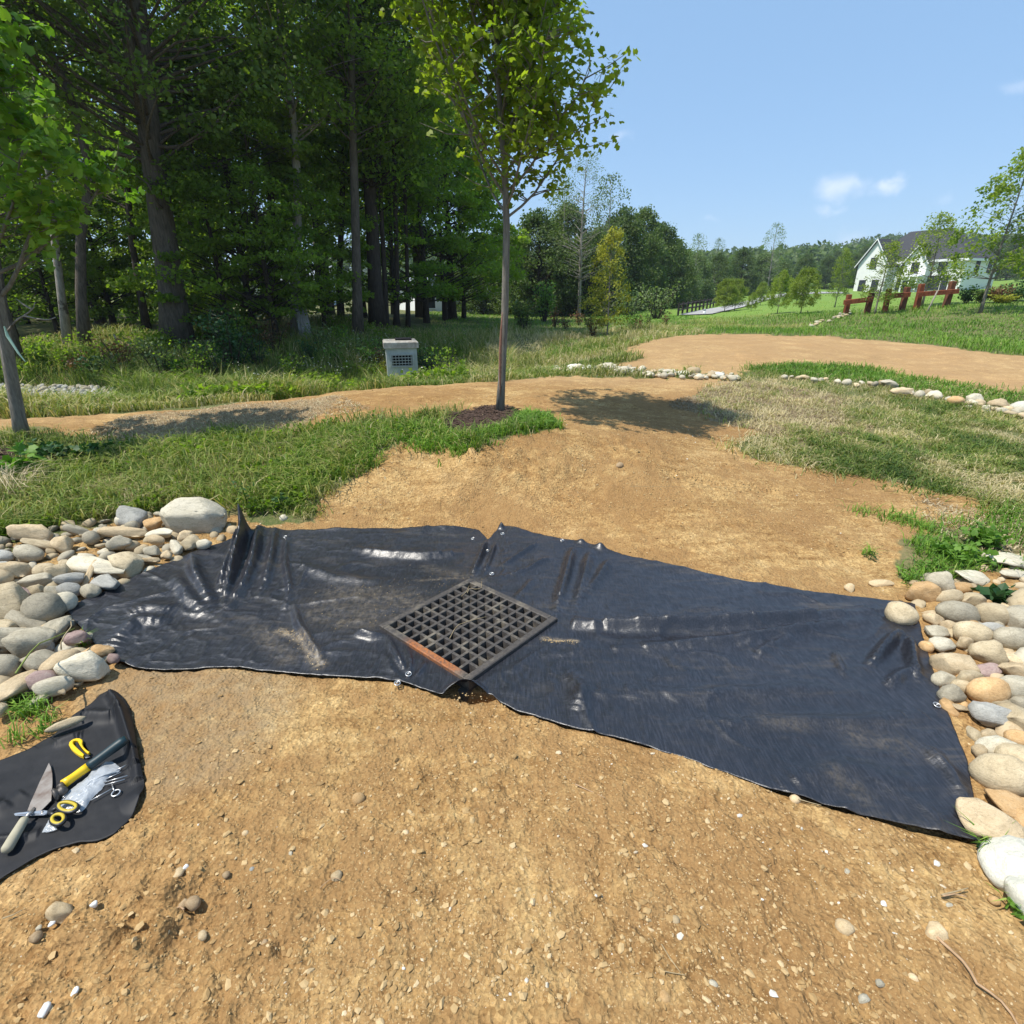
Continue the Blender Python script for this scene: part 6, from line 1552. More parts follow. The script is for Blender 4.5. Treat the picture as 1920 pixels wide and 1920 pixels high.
def sample_poly(poly, n, rs):
    P = np.array(poly); lo, hi = P.min(0), P.max(0); q = lo + rs.random((n, 2)) * (hi - lo); return q
def view_pts(n, x0, x1, r0, r1, rs):
    px = rs.uniform(x0, x1, n); r = r0 * (r1 / r0) ** rs.random(n); a = np.arctan((px - 960) / F / .96)
    return np.stack([r * np.sin(a), r * np.cos(a)], 1)
def clumpy(P, sc, thr, rs, seed): return fbm(P, sc, 3, seed) + rs.uniform(-.35, .35, len(P)) > thr
rs = np.random.default_rng(101)
notp = lambda P: ~inside(TARP_POLY, P) & ~inside(PILE_L, P)
# A: grass left of and around the young maple
P = view_pts(120000, -60, 1075, 3.9, 8.4, rs); mk = masks(P + rs.normal(0, .075, P.shape)); P = P[mk['g1'] & ~mk['mulch'] & notp(P)]; P = P[clumpy(P, 2.2, .06, rs, 301) & clumpy(P, 7, -.06, rs, 302)]
n = len(P); v = np.clip(.38 + .4 * fbm(P, .9, 2, 303) + rs.normal(0, .16, n), 0, 1); v = v + .25 * np.maximum(fbm(P, 1.7, 3, 304), 0); v = np.where(rs.random(n) < .17, rs.uniform(.7, 1, n), np.clip(v, 0, 1))
h = rs.uniform(.03, .13, n) * (1 + 1.1 * fbm(P, 1.8, 2, 305)).clip(.3, 1.8); v = np.clip(v + .35 * fbm(P, 4.5, 2, 307), 0, 1); prt = [blades(P, h, rs.uniform(.004, .009, n), 1.15, v, rs)]
P = view_pts(9000, -60, 900, 4.2, 7.2, rs); mk = masks(P); P = P[mk['g1'] & ~mk['mulch'] & notp(P)]; n = len(P)
prt.append(blades(P, rs.uniform(.12, .24, n), rs.uniform(.007, .012, n), 1.3, np.clip(rs.normal(.5, .15, n), 0, 1), rs))
add_blades('grass', 'green grass strip left of the bare soil and around the young maple', prt, M_GR)
# low broad leaved weeds in the same strip
P = view_pts(30000, -60, 800, 4.1, 7.6, rs); mk = masks(P); P = P[mk['g1'] & ~mk['mulch'] & notp(P)]; P = P[fbm(P, 2.2, 3, 361) > .12]; n = len(P)
d, nn = leaf_frames(n, np.zeros((n, 3)), rs, .0, 1.2); z_ = H(P) + fine(P) + rs.uniform(.015, .085, n)
V, Fc = leaf_geo(np.column_stack([P, z_]), d, nn, rs.uniform(.018, .05, n), LEAF_DIAMOND)
o = link('ground_weeds', mesh_np('ground_weeds', V, [Fc], False, {'var': np.repeat(np.clip(rs.normal(.35, .3, n), 0, 1), 4)}), M_LF2); tag(o, 'low broad leaved weeds in the left grass strip', 'weeds', kind='stuff')
P = view_pts(9000, -60, 900, 4.1, 8, rs); mk = masks(P + rs.normal(0, .15, P.shape)); P = P[mk['g1'] & notp(P)]; P = P[fbm(P, 1.9, 3, 365) > -.05]; n = len(P)
thatch = [blades(P, rs.uniform(.04, .14, n), rs.uniform(.004, .008, n), 1.0, rs.uniform(0, 1, n), rs, flat=True)]
# lush tufts beside the mulch
LU = gpoly([(560, 838), (640, 812), (720, 800), (830, 800), (850, 815), (860, 850), (790, 845), (740, 828), (700, 880), (640, 900), (560, 930), (520, 900)]); LU2 = gpoly([(920, 800), (950, 782), (1000, 778), (1055, 800), (1000, 812), (930, 820), (880, 850), (860, 860), (850, 822)])
prt = []
for PL in (LU, LU2):
    P = sample_poly(PL, 9000, rs); P = P[inside(PL, P + rs.normal(0, .05, P.shape) + .12 * np.stack([fbm(P, 8, 2, 61), fbm(P, 8, 2, 62)], 1)) & ~inside(MULCH, P)]; n = len(P)
    prt.append(blades(P, rs.uniform(.05, .14, n), rs.uniform(.006, .011, n), 1.1, np.clip(rs.normal(.45, .2, n), 0, 1), rs))
P = sample_poly(WEED3, 5200, rs); P = P[inside(WEED3, P) & clumpy(P, 4, -.15, rs, 306)]; n = len(P)
prt.append(blades(P, rs.uniform(.03, .12, n), rs.uniform(.005, .009, n), 1.0, np.clip(rs.normal(.4, .2, n), 0, 1), rs))
for cx, cy, wd, cnt in ((1620, 962, 22, 60), (1690, 975, 34, 260), (1735, 993, 26, 160), (1628, 1040, 10, 40), (1800, 985, 30, 120), (1880, 962, 40, 200), (1850, 1590, 12, 30), (60, 1335, 24, 120), (25, 1320, 20, 60), (95, 1350, 10, 30), (80, 1375, 12, 26), (30, 1390, 18, 26), (1335, 1390, 0, 0), (160, 1210, 10, 26), (865, 850, 14, 120), (1905, 1700, 14, 40)):
    if not cnt: continue
    g0 = ground(cx, cy); s = wd * camdepth(g0) / F; P = g0[:2] + rs.normal(0, s * .6, (cnt, 2)) * np.array([1, .8]); n = cnt
    prt.append(blades(P, rs.uniform(.03, .09, n), rs.uniform(.004, .007, n), 1.2, np.clip(rs.normal(.45, .2, n), 0, 1), rs, z=H(P)))
add_blades('lush_grass', 'bright green grass tufts round the mulch and by the right stones', prt, M_GRB)
# B: mown half dry grass on the right
P = view_pts(170000, 1290, 2050, 5.0, 11.5, rs); mk = masks(P + rs.normal(0, .14, P.shape)); P = P[mk['g2']]; dry = fbm(P, 1.2, 3, 311) + .5 * fbm(P, 5, 2, 313) + .55 * inside(LITTER, P)
keep = (rs.random(len(P)) < np.where(dry > .15, .30, .62)) & clumpy(P, 5, -.16, rs, 315); P = P[keep]; dry = dry[keep]; n = len(P)
v = np.clip(.66 + .7 * dry + rs.normal(0, .22, n), 0, 1); h = rs.uniform(.03, .11, n)
prt = [blades(P, h, rs.uniform(.005, .011, n), 1.5, v, rs)]
add_blades('mown_grass', 'half dry mown grass and clippings on the right side', prt, M_GR)
GP = gpoly([(1390, 692), (1480, 680), (1640, 688), (1700, 706), (1800, 722), (1920, 740), (2000, 750), (1920, 765), (1800, 745), (1700, 728), (1620, 715), (1500, 708)])
P = sample_poly(GP, 15000, rs); P = P[inside(GP, P + rs.normal(0, .13, P.shape))]; n = len(P)
prt = [blades(P, rs.uniform(.05, .13, n), rs.uniform(.008, .015, n), 1.0, np.clip(rs.normal(.35, .2, n), 0, 1), rs)]
# straw lying on path and litter patch
P = np.concatenate([view_pts(30000, 100, 700, 6.4, 10.5, rs), view_pts(26000, 1180, 1750, 6.2, 10, rs), view_pts(14000, 1700, 2000, 4.2, 6.5, rs)])
pth = inside(gpoly([(100, 845), (230, 780), (430, 760), (640, 742), (700, 770), (560, 805), (420, 835), (300, 850)]), P); lit = inside(LITTER, P + .4 * np.stack([fbm(P, 1, 2, 7), fbm(P, 1, 2, 8)], 1)); oth = inside(gpoly([(1700, 930), (1930, 980), (1930, 1060), (1760, 1000)]), P)
k = (pth & (rs.random(len(P)) < .42)) | lit | (oth & (rs.random(len(P)) < .2)); P = P[k]; n = len(P)
p2 = [blades(P, rs.uniform(.05, .17, n), rs.uniform(.004, .009, n), 1.0, rs.uniform(0, 1, n) * np.where(lit[k], .55, 1), rs, flat=True)]
add_blades('straw', 'dry grass clippings lying on the worn path and soil', p2 + thatch, M_STR, 'straw')
# C: tall weeds on the banks of the swale up to the woods
P = view_pts(104000, -120, 1290, 9.0, 24, rs); mk = masks(P); P = P[~mk['dirt'] & ~mk['g1'] & ~mk['rip'] & ~mk['g2']]
r = np.linalg.norm(P, axis=1); n = len(P); pc = fbm(P, .5, 3, 321)
v = np.clip(.50 + .45 * pc + rs.normal(0, .18, n) + .22 * (P[:, 0] > -.8), 0, 1); v = np.where(rs.random(n) < .06, .9, v)
h = rs.uniform(.12, .50, n) * (1 + 1.3 * fbm(P, .6, 3, 323)).clip(.3, 2.1) * np.where(P[:, 0] > 0, .55, 1.0) * smooth01(8.6, 11, r).clip(.35, 1)
bxd = np.linalg.norm(P - tpos(757, 13.6)[:2], axis=1); h = h * np.clip(bxd / 1.3, .15, 1); rpd = seg_dist(RIPRAP, P); h = h * np.where((P[:, 0] < -5) & (r < 11.5), np.clip(rpd / 2.2, .12, 1), 1)
p3 = [blades(P, h, rs.uniform(.010, .022, n), .9, v, rs)]
add_blades('weeds', 'tall weeds and grass on the banks between path and woods', p3, M_GR, 'weeds')
# crest strip catching the sun
CR = [(236, 768), (440, 750), (640, 727), (770, 718), (900, 708), (1040, 697)]
L = dense([ground(*p)[:2] for p in CR], 4000); P = L + rs.normal(0, .12, (4000, 2)); P[:, 1] += .22; n = len(P)
prt.append(blades(P, rs.uniform(.05, .20, n), rs.uniform(.008, .014, n), 1.0, np.clip(rs.normal(.55, .15, n), 0, 1), rs))
# D: meadow and green hillside to the right
P = view_pts(80000, 820, 2050, 15, 60, rs); mk = masks(P); r = np.linalg.norm(P, axis=1)
P = P[~mk['dirt'] & ~mk['g2'] & ((r > 22) | (P[:, 0] > 1))]; r = np.linalg.norm(P, axis=1); P = P[rs.random(len(P)) < np.where((r > 34) & (P[:, 0] > 12), .12, 1)]; n = len(P); r = np.linalg.norm(P, axis=1)
brn = smooth01(.15, .5, fbm(P, .22, 3, 331))
prt.append(blades(P, rs.uniform(.05, .17, n) * (1 + .7 * fbm(P, .5, 2, 333)) * np.where((r > 34) & (P[:, 0] > 12), .5, 1), rs.uniform(.010, .022, n) * (r / 22), 1.1, np.clip(.42 + .6 * brn + .25 * fbm(P, .7, 3, 335) + rs.normal(0, .2, n), 0, 1), rs))
add_blades('hill_grass', 'bright green grass of the hillside and meadow', prt, M_GRB)
# leafy weeds: broad leaves in the bank vegetation
P = view_pts(60000, -100, 880, 9.5, 21, rs); mk = masks(P); pc = fbm(P, .8, 3, 341); P = P[~mk['dirt'] & ~mk['g1'] & ~mk['rip'] & (pc > .05) & ((P[:, 0] > -5) | (np.linalg.norm(P, axis=1) > 13)) & (np.linalg.norm(P - tpos(757, 13.6)[:2], axis=1) > 1.2)]; n = len(P)
z = H(P) + rs.uniform(.05, .5, n) * (.6 + .8 * np.clip(fbm(P, .5, 2, 343), 0, 1)); d, nn = leaf_frames(n, np.zeros((n, 3)), rs, .1, .9)
V, Fc = leaf_geo(np.column_stack([P, z]), d, nn, rs.uniform(.05, .11, n), LEAF_DIAMOND)
o = link('leafy_weeds', mesh_np('leafy_weeds', V, [Fc], False, {'var': np.repeat(np.clip(rs.normal(.5, .25, n), 0, 1), 4)}), M_LF2); tag(o, 'broad leaved weeds among the tall bank grass', 'weeds', kind='stuff')
# tiny white flowers in the bank
P = view_pts(1500, 380, 860, 12, 19, rs); mk = masks(P); P = P[~mk['dirt'] & (fbm(P, .9, 2, 351) > .1)]; n = len(P)
V, Fc = scatter(P, H(P) + rs.uniform(.25, .5, n), rs.uniform(.012, .026, n), OCT_V, OCT_F, rs, zs=(.3, .5))
M_WHF = simple_mat('white_petals', (.7, .7, .62), (.6, .6, .5), .8, 10)
o = link('wild_flowers', mesh_np('wild_flowers', V, [Fc], False), M_WHF); tag(o, 'tiny white wild flowers scattered in the bank weeds', 'flowers', kind='stuff')
# mulch chips
for PL, lb in ((MULCH, 'dark bark mulch ring at the foot of the young maple'), (MULCH2, 'dark bark mulch at the foot of the left maple')):
    P = sample_poly(PL, 2600, rs); P = P[inside(PL, P)]; n = len(P); mzv = H(P) + fine(P) + .045 + .02 * fbm(P, 22, 2, 55)
    V, Fc = scatter(P, mzv + .004, rs.uniform(.012, .034, n), OCT_V, OCT_F, rs, sq=(.18, .45), zs=(.15, .35))
    mm = bpy.data.materials.get('mulch_chips') or simple_mat('mulch_chips', (.11, .07, .05), (.03, .018, .014), .9, 60)
    o = link('mulch', mesh_np('mulch', V, [Fc], False), mm); tag(o, lb, 'mulch', kind='stuff')
stem([(842, 806), (872, 796), (905, 780)], .004, 'long dry stalk lying on the mulch', name='dry_stalk')
stem([(905, 777), (912, 790), (920, 806)], .004, 'pale dry stalk leaning on the mulch near the trunk', z=[.45, .42, .38], name='dry_stalk')
stem([(212, 628), (222, 648), (230, 662)], .02, 'bare broken stick standing in the bank weeds', z=[1.0, .7, .5], mat=BARK_P, name='broken_stick', cat='stick') if False else None

# ------------------------------------------------------------------ single plants
def plant(loc, label, leaf, stems, Hh, spread, nl, ls, T, name='weed', cat='weed', seed=0, group=None, mat_st=None, droop=0.0, up=.8):
    r_ = np.random.default_rng(seed + 900); t = thing(name, loc, label, cat, group); st_ = MB(); LP, LD = [], []
    for k in range(stems):
        a = r_.uniform(0, 6.28); L = Hh * r_.uniform(.6, 1.0); o_ = np.array([math.cos(a), math.sin(a), 0]) * spread * r_.uniform(.2, 1)
        p = np.array([np.array([0, 0, 0]) + o_ * .15, o_ * .55 + np.array([0, 0, L * .6]), o_ + np.array([0, 0, L])]); p = dense(p, 6)
        st_.tube(p, np.linspace(.012, .003, 6) * Hh, 4, False)
        q = r_.uniform(.2, 1.02, nl); b_ = np.stack([np.interp(q, np.linspace(0, 1, 6), p[:, i]) for i in range(3)], 1)
        dd = r_.normal(size=(nl, 3)); dd[:, 2] = np.abs(dd[:, 2]) * .3; LP.append(b_ + dd * spread * .12); LD.append(dd)
    LP = np.concatenate(LP); LD = np.concatenate(LD); n = len(LP); d, nn = leaf_frames(n, LD, r_, droop, up)
    s_ = ls * r_.uniform(.6, 1.25, n); V, Fc = leaf_geo(LP, d, nn, s_, T)
    o = link('leaves', mesh_np('leaves', V, [Fc], False, {'var': np.repeat(np.clip(r_.normal(.5, .25, n), 0, 1), len(T[0]))}), leaf, t)
    st_.build('stems', mat_st or M_LF2, t); o['kind'] = 'stuff'
    for c in t.children:
        if c.name.startswith('stems'): c['kind'] = 'stuff'
    return t
M_WD = leaf_mat('dark_weed_leaves', (.018, .065, .018), (.045, .11, .03), .2)
M_WB = leaf_mat('bright_weed_leaves', (.07, .16, .02), (.15, .27, .04), .35)
def gp(px, py): g = ground(px, py); return np.array([g[0], g[1], g[2] - .01])
plant(gp(1862, 1128), 'dark green leafy weed growing between the pale slabs', M_WD, 9, .10, .09, 9, .055, LEAF_DIAMOND, seed=1)
plant(gp(1790, 1050), 'bright leafy weed in the green patch above the right stones', M_WB, 22, .12, .17, 14, .034, LEAF_MAPLE5, seed=2)
plant(gp(1735, 1068), 'low bright weed nearest the bare soil in the green patch', M_WB, 16, .08, .12, 12, .026, LEAF_LONG, seed=3)
plant(gp(1850, 1025), 'tall bright weed at the back of the green patch', M_WB, 20, .15, .16, 13, .036, LEAF_MAPLE5, seed=4)
plant(gp(1700, 1085), 'grey green narrow leaved weed at the left end of the green patch', M_WB, 10, .06, .08, 10, .028, LEAF_LONG, seed=5)
plant(gp(1629, 1048), 'small weed on the bare soil above the fabric', M_WD, 5, .07, .03, 7, .024, LEAF_LONG, seed=6)
plant(gp(1847, 1598), 'clover tuft under the white rock at the fabric corner', M_WD, 8, .035, .03, 5, .020, LEAF_DIAMOND, seed=7)
plant(gp(1903, 1662), 'single clover sprig over the white rock', M_WB, 3, .05, .015, 4, .022, LEAF_DIAMOND, seed=8)
plant(gp(1912, 1712), 'clover tuft at the right picture edge below the white rock', M_WB, 9, .05, .045, 6, .022, LEAF_DIAMOND, seed=9)
plant(gp(1856, 1560), 'clover leaves growing in front of the corner rock', M_WD, 3, .07, .02, 3, .022, LEAF_DIAMOND, seed=10)
plant(gp(40, 905), 'bright leafy shoot at the foot of the left maple', M_WB, 10, .30, .14, 8, .085, LEAF_MAPLE5, seed=11)
plant(gp(110, 870), 'dark leafy weed right of the left maple', M_WD, 16, .24, .25, 12, .06, LEAF_DIAMOND, seed=12)
plant(gp(190, 860), 'dark leafy weed beside a bare mulch spot', M_WD, 12, .18, .2, 12, .05, LEAF_DIAMOND, seed=13)
plant(gp(516, 905), 'little reddish orange weed in the left grass', M_LR, 8, .10, .08, 10, .03, LEAF_LONG, seed=14)
plant(gp(470, 965), 'dark stalky weed behind the tall fabric fold', M_WD, 7, .34, .10, 6, .035, LEAF_LONG, seed=15)
plant(gp(520, 955), 'low dark weed beside the white stone in the grass', M_WD, 10, .12, .12, 10, .035, LEAF_DIAMOND, seed=16)
for k in range(6): pass
dg = gp(15, 935); t = thing('dry_grass_tuft', dg, 'bleached dry grass tuft at the left picture edge', 'grass tuft')
P = rs.normal(0, .05, (160, 2)); V, q_, t_, a_ = blades(P, rs.uniform(.2, .42, 160), rs.uniform(.004, .007, 160), 1.4, rs.uniform(.7, 1, 160), rs, z=np.zeros(160))
o = link('blades', mesh_np('blades', V, [t_, q_], False, {'var': a_}), M_STR, t); o['kind'] = 'stuff'
# shrubs on the banks and meadow
def ypos(px, py, Y=None):
    if Y is None: g = ground(px, py); return np.array([g[0], g[1], g[2] - .03])
    return tpos(px, Y)
SH = [(440, 690, 14.5, 1.55, .75, 26, 30, .10, M_WD, 'dark green bushy shrub on the bank below the biggest tree'), (455, 640, 17, 1.35, .65, 18, 26, .10, M_WB, 'light green shrub top catching the sun on the bank'), (395, 625, 17.5, 1.3, .5, 12, 20, .10, M_LF2, 'small green shrub at the foot of the biggest tree'),
      (800, 690, 15.2, .95, .42, 20, 24, .07, M_WD, 'dark shrub right of the concrete box'), (985, 615, 24, 1.3, .8, 22, 28, .10, M_LM, 'rounded green shrub right of the young maple trunk'), (1020, 590, 34, 2.4, 1.0, 26, 30, .14, M_WB, 'bright green shrub before the dark trees'),
      (1040, 598, 27, 1.0, .4, 12, 16, .08, M_LR, 'reddish brown shrub beside the rounded green one'), (1062, 604, 25, .7, .4, 12, 16, .07, M_LR, 'low reddish shrub in the meadow'), (1085, 592, 30, .9, .45, 12, 16, .08, M_LR, 'brown shrub in the meadow, left of the golden tree'), (1105, 600, 26, .8, .4, 12, 16, .08, M_LM, 'small dark green shrub left of the golden tree'),
      (1112, 622, 20.5, .75, .35, 12, 16, .06, M_LR, 'little brown shrub in front of the golden tree'), (1185, 608, 23, .85, .5, 14, 18, .07, M_WB, 'green shrub just right of the golden tree'), (1200, 612, 22.5, .6, .3, 10, 14, .06, M_LR, 'brown shrub overlapping the green one by the golden tree'), (1215, 600, 26, .75, .28, 9, 14, .07, M_LM, 'thin dark shrub in the bright meadow'),
      (1246, 604, 24, .75, .25, 9, 14, .06, M_LR, 'narrow brown shrub near the soil plateau'), (1232, 580, 36, 2.2, 1.6, 26, 26, .14, M_LB, 'pale green bushy thicket left of the black fence'), (1180, 578, 40, 1.6, 1.6, 22, 24, .14, M_LB, 'pale tall weeds behind the golden tree'),
      (300, 655, 16.3, .7, .5, 12, 20, .08, M_LF2, 'green shrub left of the biggest trunk'), (90, 690, 14.5, .8, .6, 14, 20, .08, M_LF2, 'green shrub behind the left maple'), (640, 640, 18.3, .6, .35, 12, 18, .07, M_WB, 'yellow green weed clump near the slim trunk'), (700, 660, 17, .7, .35, 12, 16, .06, M_WB, 'yellow green weed clump left of the concrete box'), (722, 690, 15.3, .55, .25, 10, 14, .05, M_LG, 'yellowing weeds against the concrete box')]
_r = np.random.default_rng(808)
_kinds = [(M_WD, 'dark green'), (M_LF2, 'mid green'), (M_WB, 'bright green'), (M_LR, 'brownish'), (M_LB, 'pale green')]
_where = ['near the crushed rock', 'left of the biggest trunk', 'below the biggest trunk', 'between the biggest trunk and the stump', 'below the grey stump', 'left of the concrete box', 'between box and young maple']
for k in range(26):
    px = 130 + k * 28 + _r.uniform(-12, 12); Y = _r.uniform(12.6, 17.5)
    if 700 < px < 815: Y = max(Y, 16.4)
    kk = int(_r.integers(5)); hh = _r.uniform(.5, 1.15)
    mk_lb = lambda q: '%s %s weed bush %s, %s' % ('tall' if hh > .8 else 'low', _kinds[q][1], _where[min(6, int((px - 100) / 106))], 'near path' if Y < 14.5 else 'near trees')
    while any(s_[-1] == mk_lb(kk) for s_ in SH): kk = (kk + 1) % 5
    SH.append((px, 0, Y, hh, hh * .55, 16, 18, .07, _kinds[kk][0], mk_lb(kk)))
for k, (px, py, Y, Hh, sp, ns, nl, ls_, mt, lb) in enumerate(SH):
    plant(tpos(px, Y), lb, mt, ns, Hh, sp, nl, ls_, LEAF_DIAMOND, 'shrub', 'shrub', seed=40 + k, mat_st=BARK_D)
# ------------------------------------------------------------------ concrete outlet box in the swale
M_CON = simple_mat('weathered_concrete', (.47, .50, .47), (.30, .33, .31), .85, 5, .004)
M_CONT = simple_mat('stained_concrete', (.44, .42, .37), (.22, .19, .16), .9, 9, .004)
M_GRILL = simple_mat('grille_metal', (.42, .46, .47), (.28, .3, .3), .5, 20, 0, .5, .5)
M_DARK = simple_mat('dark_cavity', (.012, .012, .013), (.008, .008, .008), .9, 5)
Yb = 14.4
bx = tpos(757, Yb); zt_ = at_y(757, 640, Yb)[2]; wb = 60 * Yb * .95 / F
cb_ = thing('outlet_box', (bx[0], bx[1], zt_ - 1.35), 'pale concrete outlet box with barred opening standing in the swale', 'concrete box', rz=R(14))
hw = wb / 2 * .96
def cutwall(mb, w, z0, z1, x0, x1, c0, c1, y0, y1):
    mb.box(-w, x0, y0, y1, z0, z1); mb.box(x1, w, y0, y1, z0, z1); mb.box(x0 + .0005, x1 - .0005, y0 + .001, y1, z0, c0); mb.box(x0 + .0005, x1 - .0005, y0 + .001, y1, c1, z1)
mb = MB(); cutwall(mb, hw, 0.0, 1.18, -.26, .26, .74, 1.0, 0, .14); mb.box(-hw, -hw + .12, .1405, .9, 0, 1.179); mb.box(hw - .12, hw, .1405, .9, 0, 1.179); mb.box(-hw + .12, hw - .12, .78, .9, 0, 1.178); mb.box(-hw * .8, hw * .8, -.015, .0, 0, .42)
mb.build('wall', M_CON, cb_)
mb = MB(); rail(mb, -hw - .05, hw + .05, -.05, .95, 1.181, 1.35, .03); mb.build('lid', M_CONT, cb_)
mb = MB(); rail(mb, -.12, .30, .3, .75, 1.351, 1.40, .01); mb.build('hatch', M_DARK, cb_)
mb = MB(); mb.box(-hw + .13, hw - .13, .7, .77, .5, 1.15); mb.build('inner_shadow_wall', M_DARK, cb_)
mb = MB(); 
for x0, x1, z0, z1 in ((-.31, .31, 1.0, 1.035), (-.31, .31, .705, .74), (-.31, -.275, .74, 1.0), (.275, .31, .74, 1.0)): mb.box(x0, x1, -.03, .002, z0, z1)
gr_ = mb.build('grille_frame', M_GRILL, cb_)
for z_ in (.80, .87, .94):
    mb = MB(); mb.box(-.275, .275, -.02, -.006, z_ - .009, z_ + .009); mb.build('grille_bar', M_GRILL, gr_)
for k in range(7):
    mb = MB(); x_ = -.24 + k * .08; mb.box(x_ - .007, x_ + .007, -.0055, .004, .74, 1.0); mb.build('grille_bar', M_GRILL, gr_)

# ------------------------------------------------------------------ stump beside the pale trunk
m_st = bark_mat('old_grey_wood', (.38, .37, .36), (.17, .16, .155), (20, 20, 3))
s0 = tpos(573, 18.5); stp = thing('tree_stump', s0, 'tall weathered grey stump at the edge of the woods', 'stump')
hs_ = at_y(570, 585, 18.5)[2] - s0[2]; bmx = bmesh.new()
mb = MB(); W = np.array([[0, 0, 0], [0, 0, hs_ * .4], [-.02, 0, hs_ * .8], [-.03, 0, hs_]]); V, F4, F3 = tube_arr(dense(W, 12), np.linspace(.22, .165, 12), 22, True)
an = np.arctan2(V[:, 1], V[:, 0]); V[:, :2] *= (1 + .08 * np.sin(an * 5) + .05 * np.sin(an * 11))[:, None]; V[:, 2] += np.where(V[:, 2] > hs_ * .9, .10 * np.sin(an * 2 + 1), 0)
mb.add(V, F3=F3, F4=F4); mb.build('trunk', m_st, stp, False)
bs = at_y(230, 662, 16.2); mb = MB(); q = at_y(213, 627, 16.2) - bs; mb.tube(dense([np.array([.1, 0, -.3]), np.zeros(3), q], 6), np.linspace(.035, .02, 6), 6); o = link('broken_stick', mb.mesh('broken_stick', True), BARK_P); o.location = bs; tag(o, 'short bare stick leaning in the bank weeds before the dark woods', 'stick')

# ------------------------------------------------------------------ houses
M_SID = simple_mat('white_siding', (.80, .80, .78), (.74, .74, .73), .6, 3)
M_ROOF = simple_mat('dark_shingles', (.055, .056, .062), (.035, .035, .04), .85, 4, .01)
M_ROOFG = simple_mat('grey_metal_roof', (.34, .37, .40), (.25, .27, .3), .5, 4, 0, .4)
M_TRIM = simple_mat('white_trim', (.82, .82, .82), (.76, .76, .76), .5, 3)
M_GLS = simple_mat('dark_window_glass', (.03, .035, .04), (.02, .022, .028), .12, 3, 0, .6)
M_BLKW = simple_mat('black_shutter', (.02, .02, .022), (.015, .015, .016), .6, 5)
M_GAR = simple_mat('grey_door', (.35, .36, .37), (.3, .3, .31), .6, 5)
def poly_solid(name, V, Fs, mat, parent):
    me = bpy.data.meshes.new(name); me.from_pydata([tuple(v) for v in V], [], Fs); me.update()
    return link(name, me, mat, parent)
def gable_roof(name, x0, x1, y0, y1, ze, zr, axis_, mat, parent, ov=.5, th=.28, hip=(0, 0)):
    x0 -= ov; x1 += ov; y0 -= ov; y1 += ov
    if axis_ == 'x':
        ym = (y0 + y1) / 2; R0, R1 = (x0 + hip[0], ym, zr), (x1 - hip[1], ym, zr)
        V = [(x0, y0, ze), (x1, y0, ze), (x1, y1, ze), (x0, y1, ze), R0, R1]; Fs = [[0, 1, 5, 4], [2, 3, 4, 5], [1, 2, 5], [3, 0, 4]]
    else:
        xm = (x0 + x1) / 2; R0, R1 = (xm, y0 + hip[0], zr), (xm, y1 - hip[1], zr)
        V = [(x0, y0, ze), (x1, y0, ze), (x1, y1, ze), (x0, y1, ze), R0, R1]; Fs = [[1, 2, 5, 4], [3, 0, 4, 5], [0, 1, 4], [2, 3, 5]]
    V2 = [(x, y, z - th) for x, y, z in V[:4]]; V = V + V2; Fs += [[0, 6, 7, 1], [1, 7, 8, 2], [2, 8, 9, 3], [3, 9, 6, 0], [6, 9, 8, 7]]
    return poly_solid(name, V, Fs, mat, parent)
def window(parent, M, w_, h_, shutters=False, trim=.12):
    """M places the window: local x right, z up, -y outward"""
    mb = MB(); 
    for a in ((-w_ / 2 - trim, w_ / 2 + trim, h_ / 2, h_ / 2 + trim), (-w_ / 2 - trim, w_ / 2 + trim, -h_ / 2 - trim, -h_ / 2), (-w_ / 2 - trim, -w_ / 2, -h_ / 2, h_ / 2), (w_ / 2, w_ / 2 + trim, -h_ / 2, h_ / 2)): mb.box(a[0], a[1], -.08, .02, a[2], a[3], M)
    fr_ = mb.build('window', M_TRIM if not shutters else M_BLKW, parent)
    mb = MB(); mb.box(-w_ / 2, w_ / 2, -.03, .03, -h_ / 2, h_ / 2, M); mb.build('pane', M_GLS, fr_)
    mb = MB(); mb.box(-w_ / 2, w_ / 2, -.05, -.031, -.03, .03, M); mb.box(-.03, .03, -.049, -.0305, -h_ / 2, h_ / 2, M); mb.build('glazing_bar', M_BLKW, fr_)
    return fr_
Yh = 108
hl = at_y(1609, 547, 119); hr = at_y(1797, 543, 102.2)
vec = np.array(hr) - np.array(hl); az = math.atan2(vec[1], vec[0]); Lh = math.hypot(vec[0], vec[1])
print('house length', Lh)
hz0 = min(hl[2], hr[2]) - .3
hs = thing('white_house', (hl[0], hl[1], hz0), 'white two storey farmhouse with dark roof on top of the hill', 'house', rz=az)
E1 = 5.5; Dp = 10.0; G1w = 6.6
mb = MB(); mb.box(0, Lh, 0, Dp, -2.5, E1); mb.box(.6, G1w, -2.5, -.001, -2.5, E1 - .02); mb.box(G1w + 2.2, Lh - 5.6, -1.2, -.0012, -2.5, E1 - .03); mb.build('wall', M_SID, hs)
gable_roof('roof', 0, Lh, 0, Dp, E1, E1 + 5.6, 'x', M_ROOF, hs, hip=(5, 7))
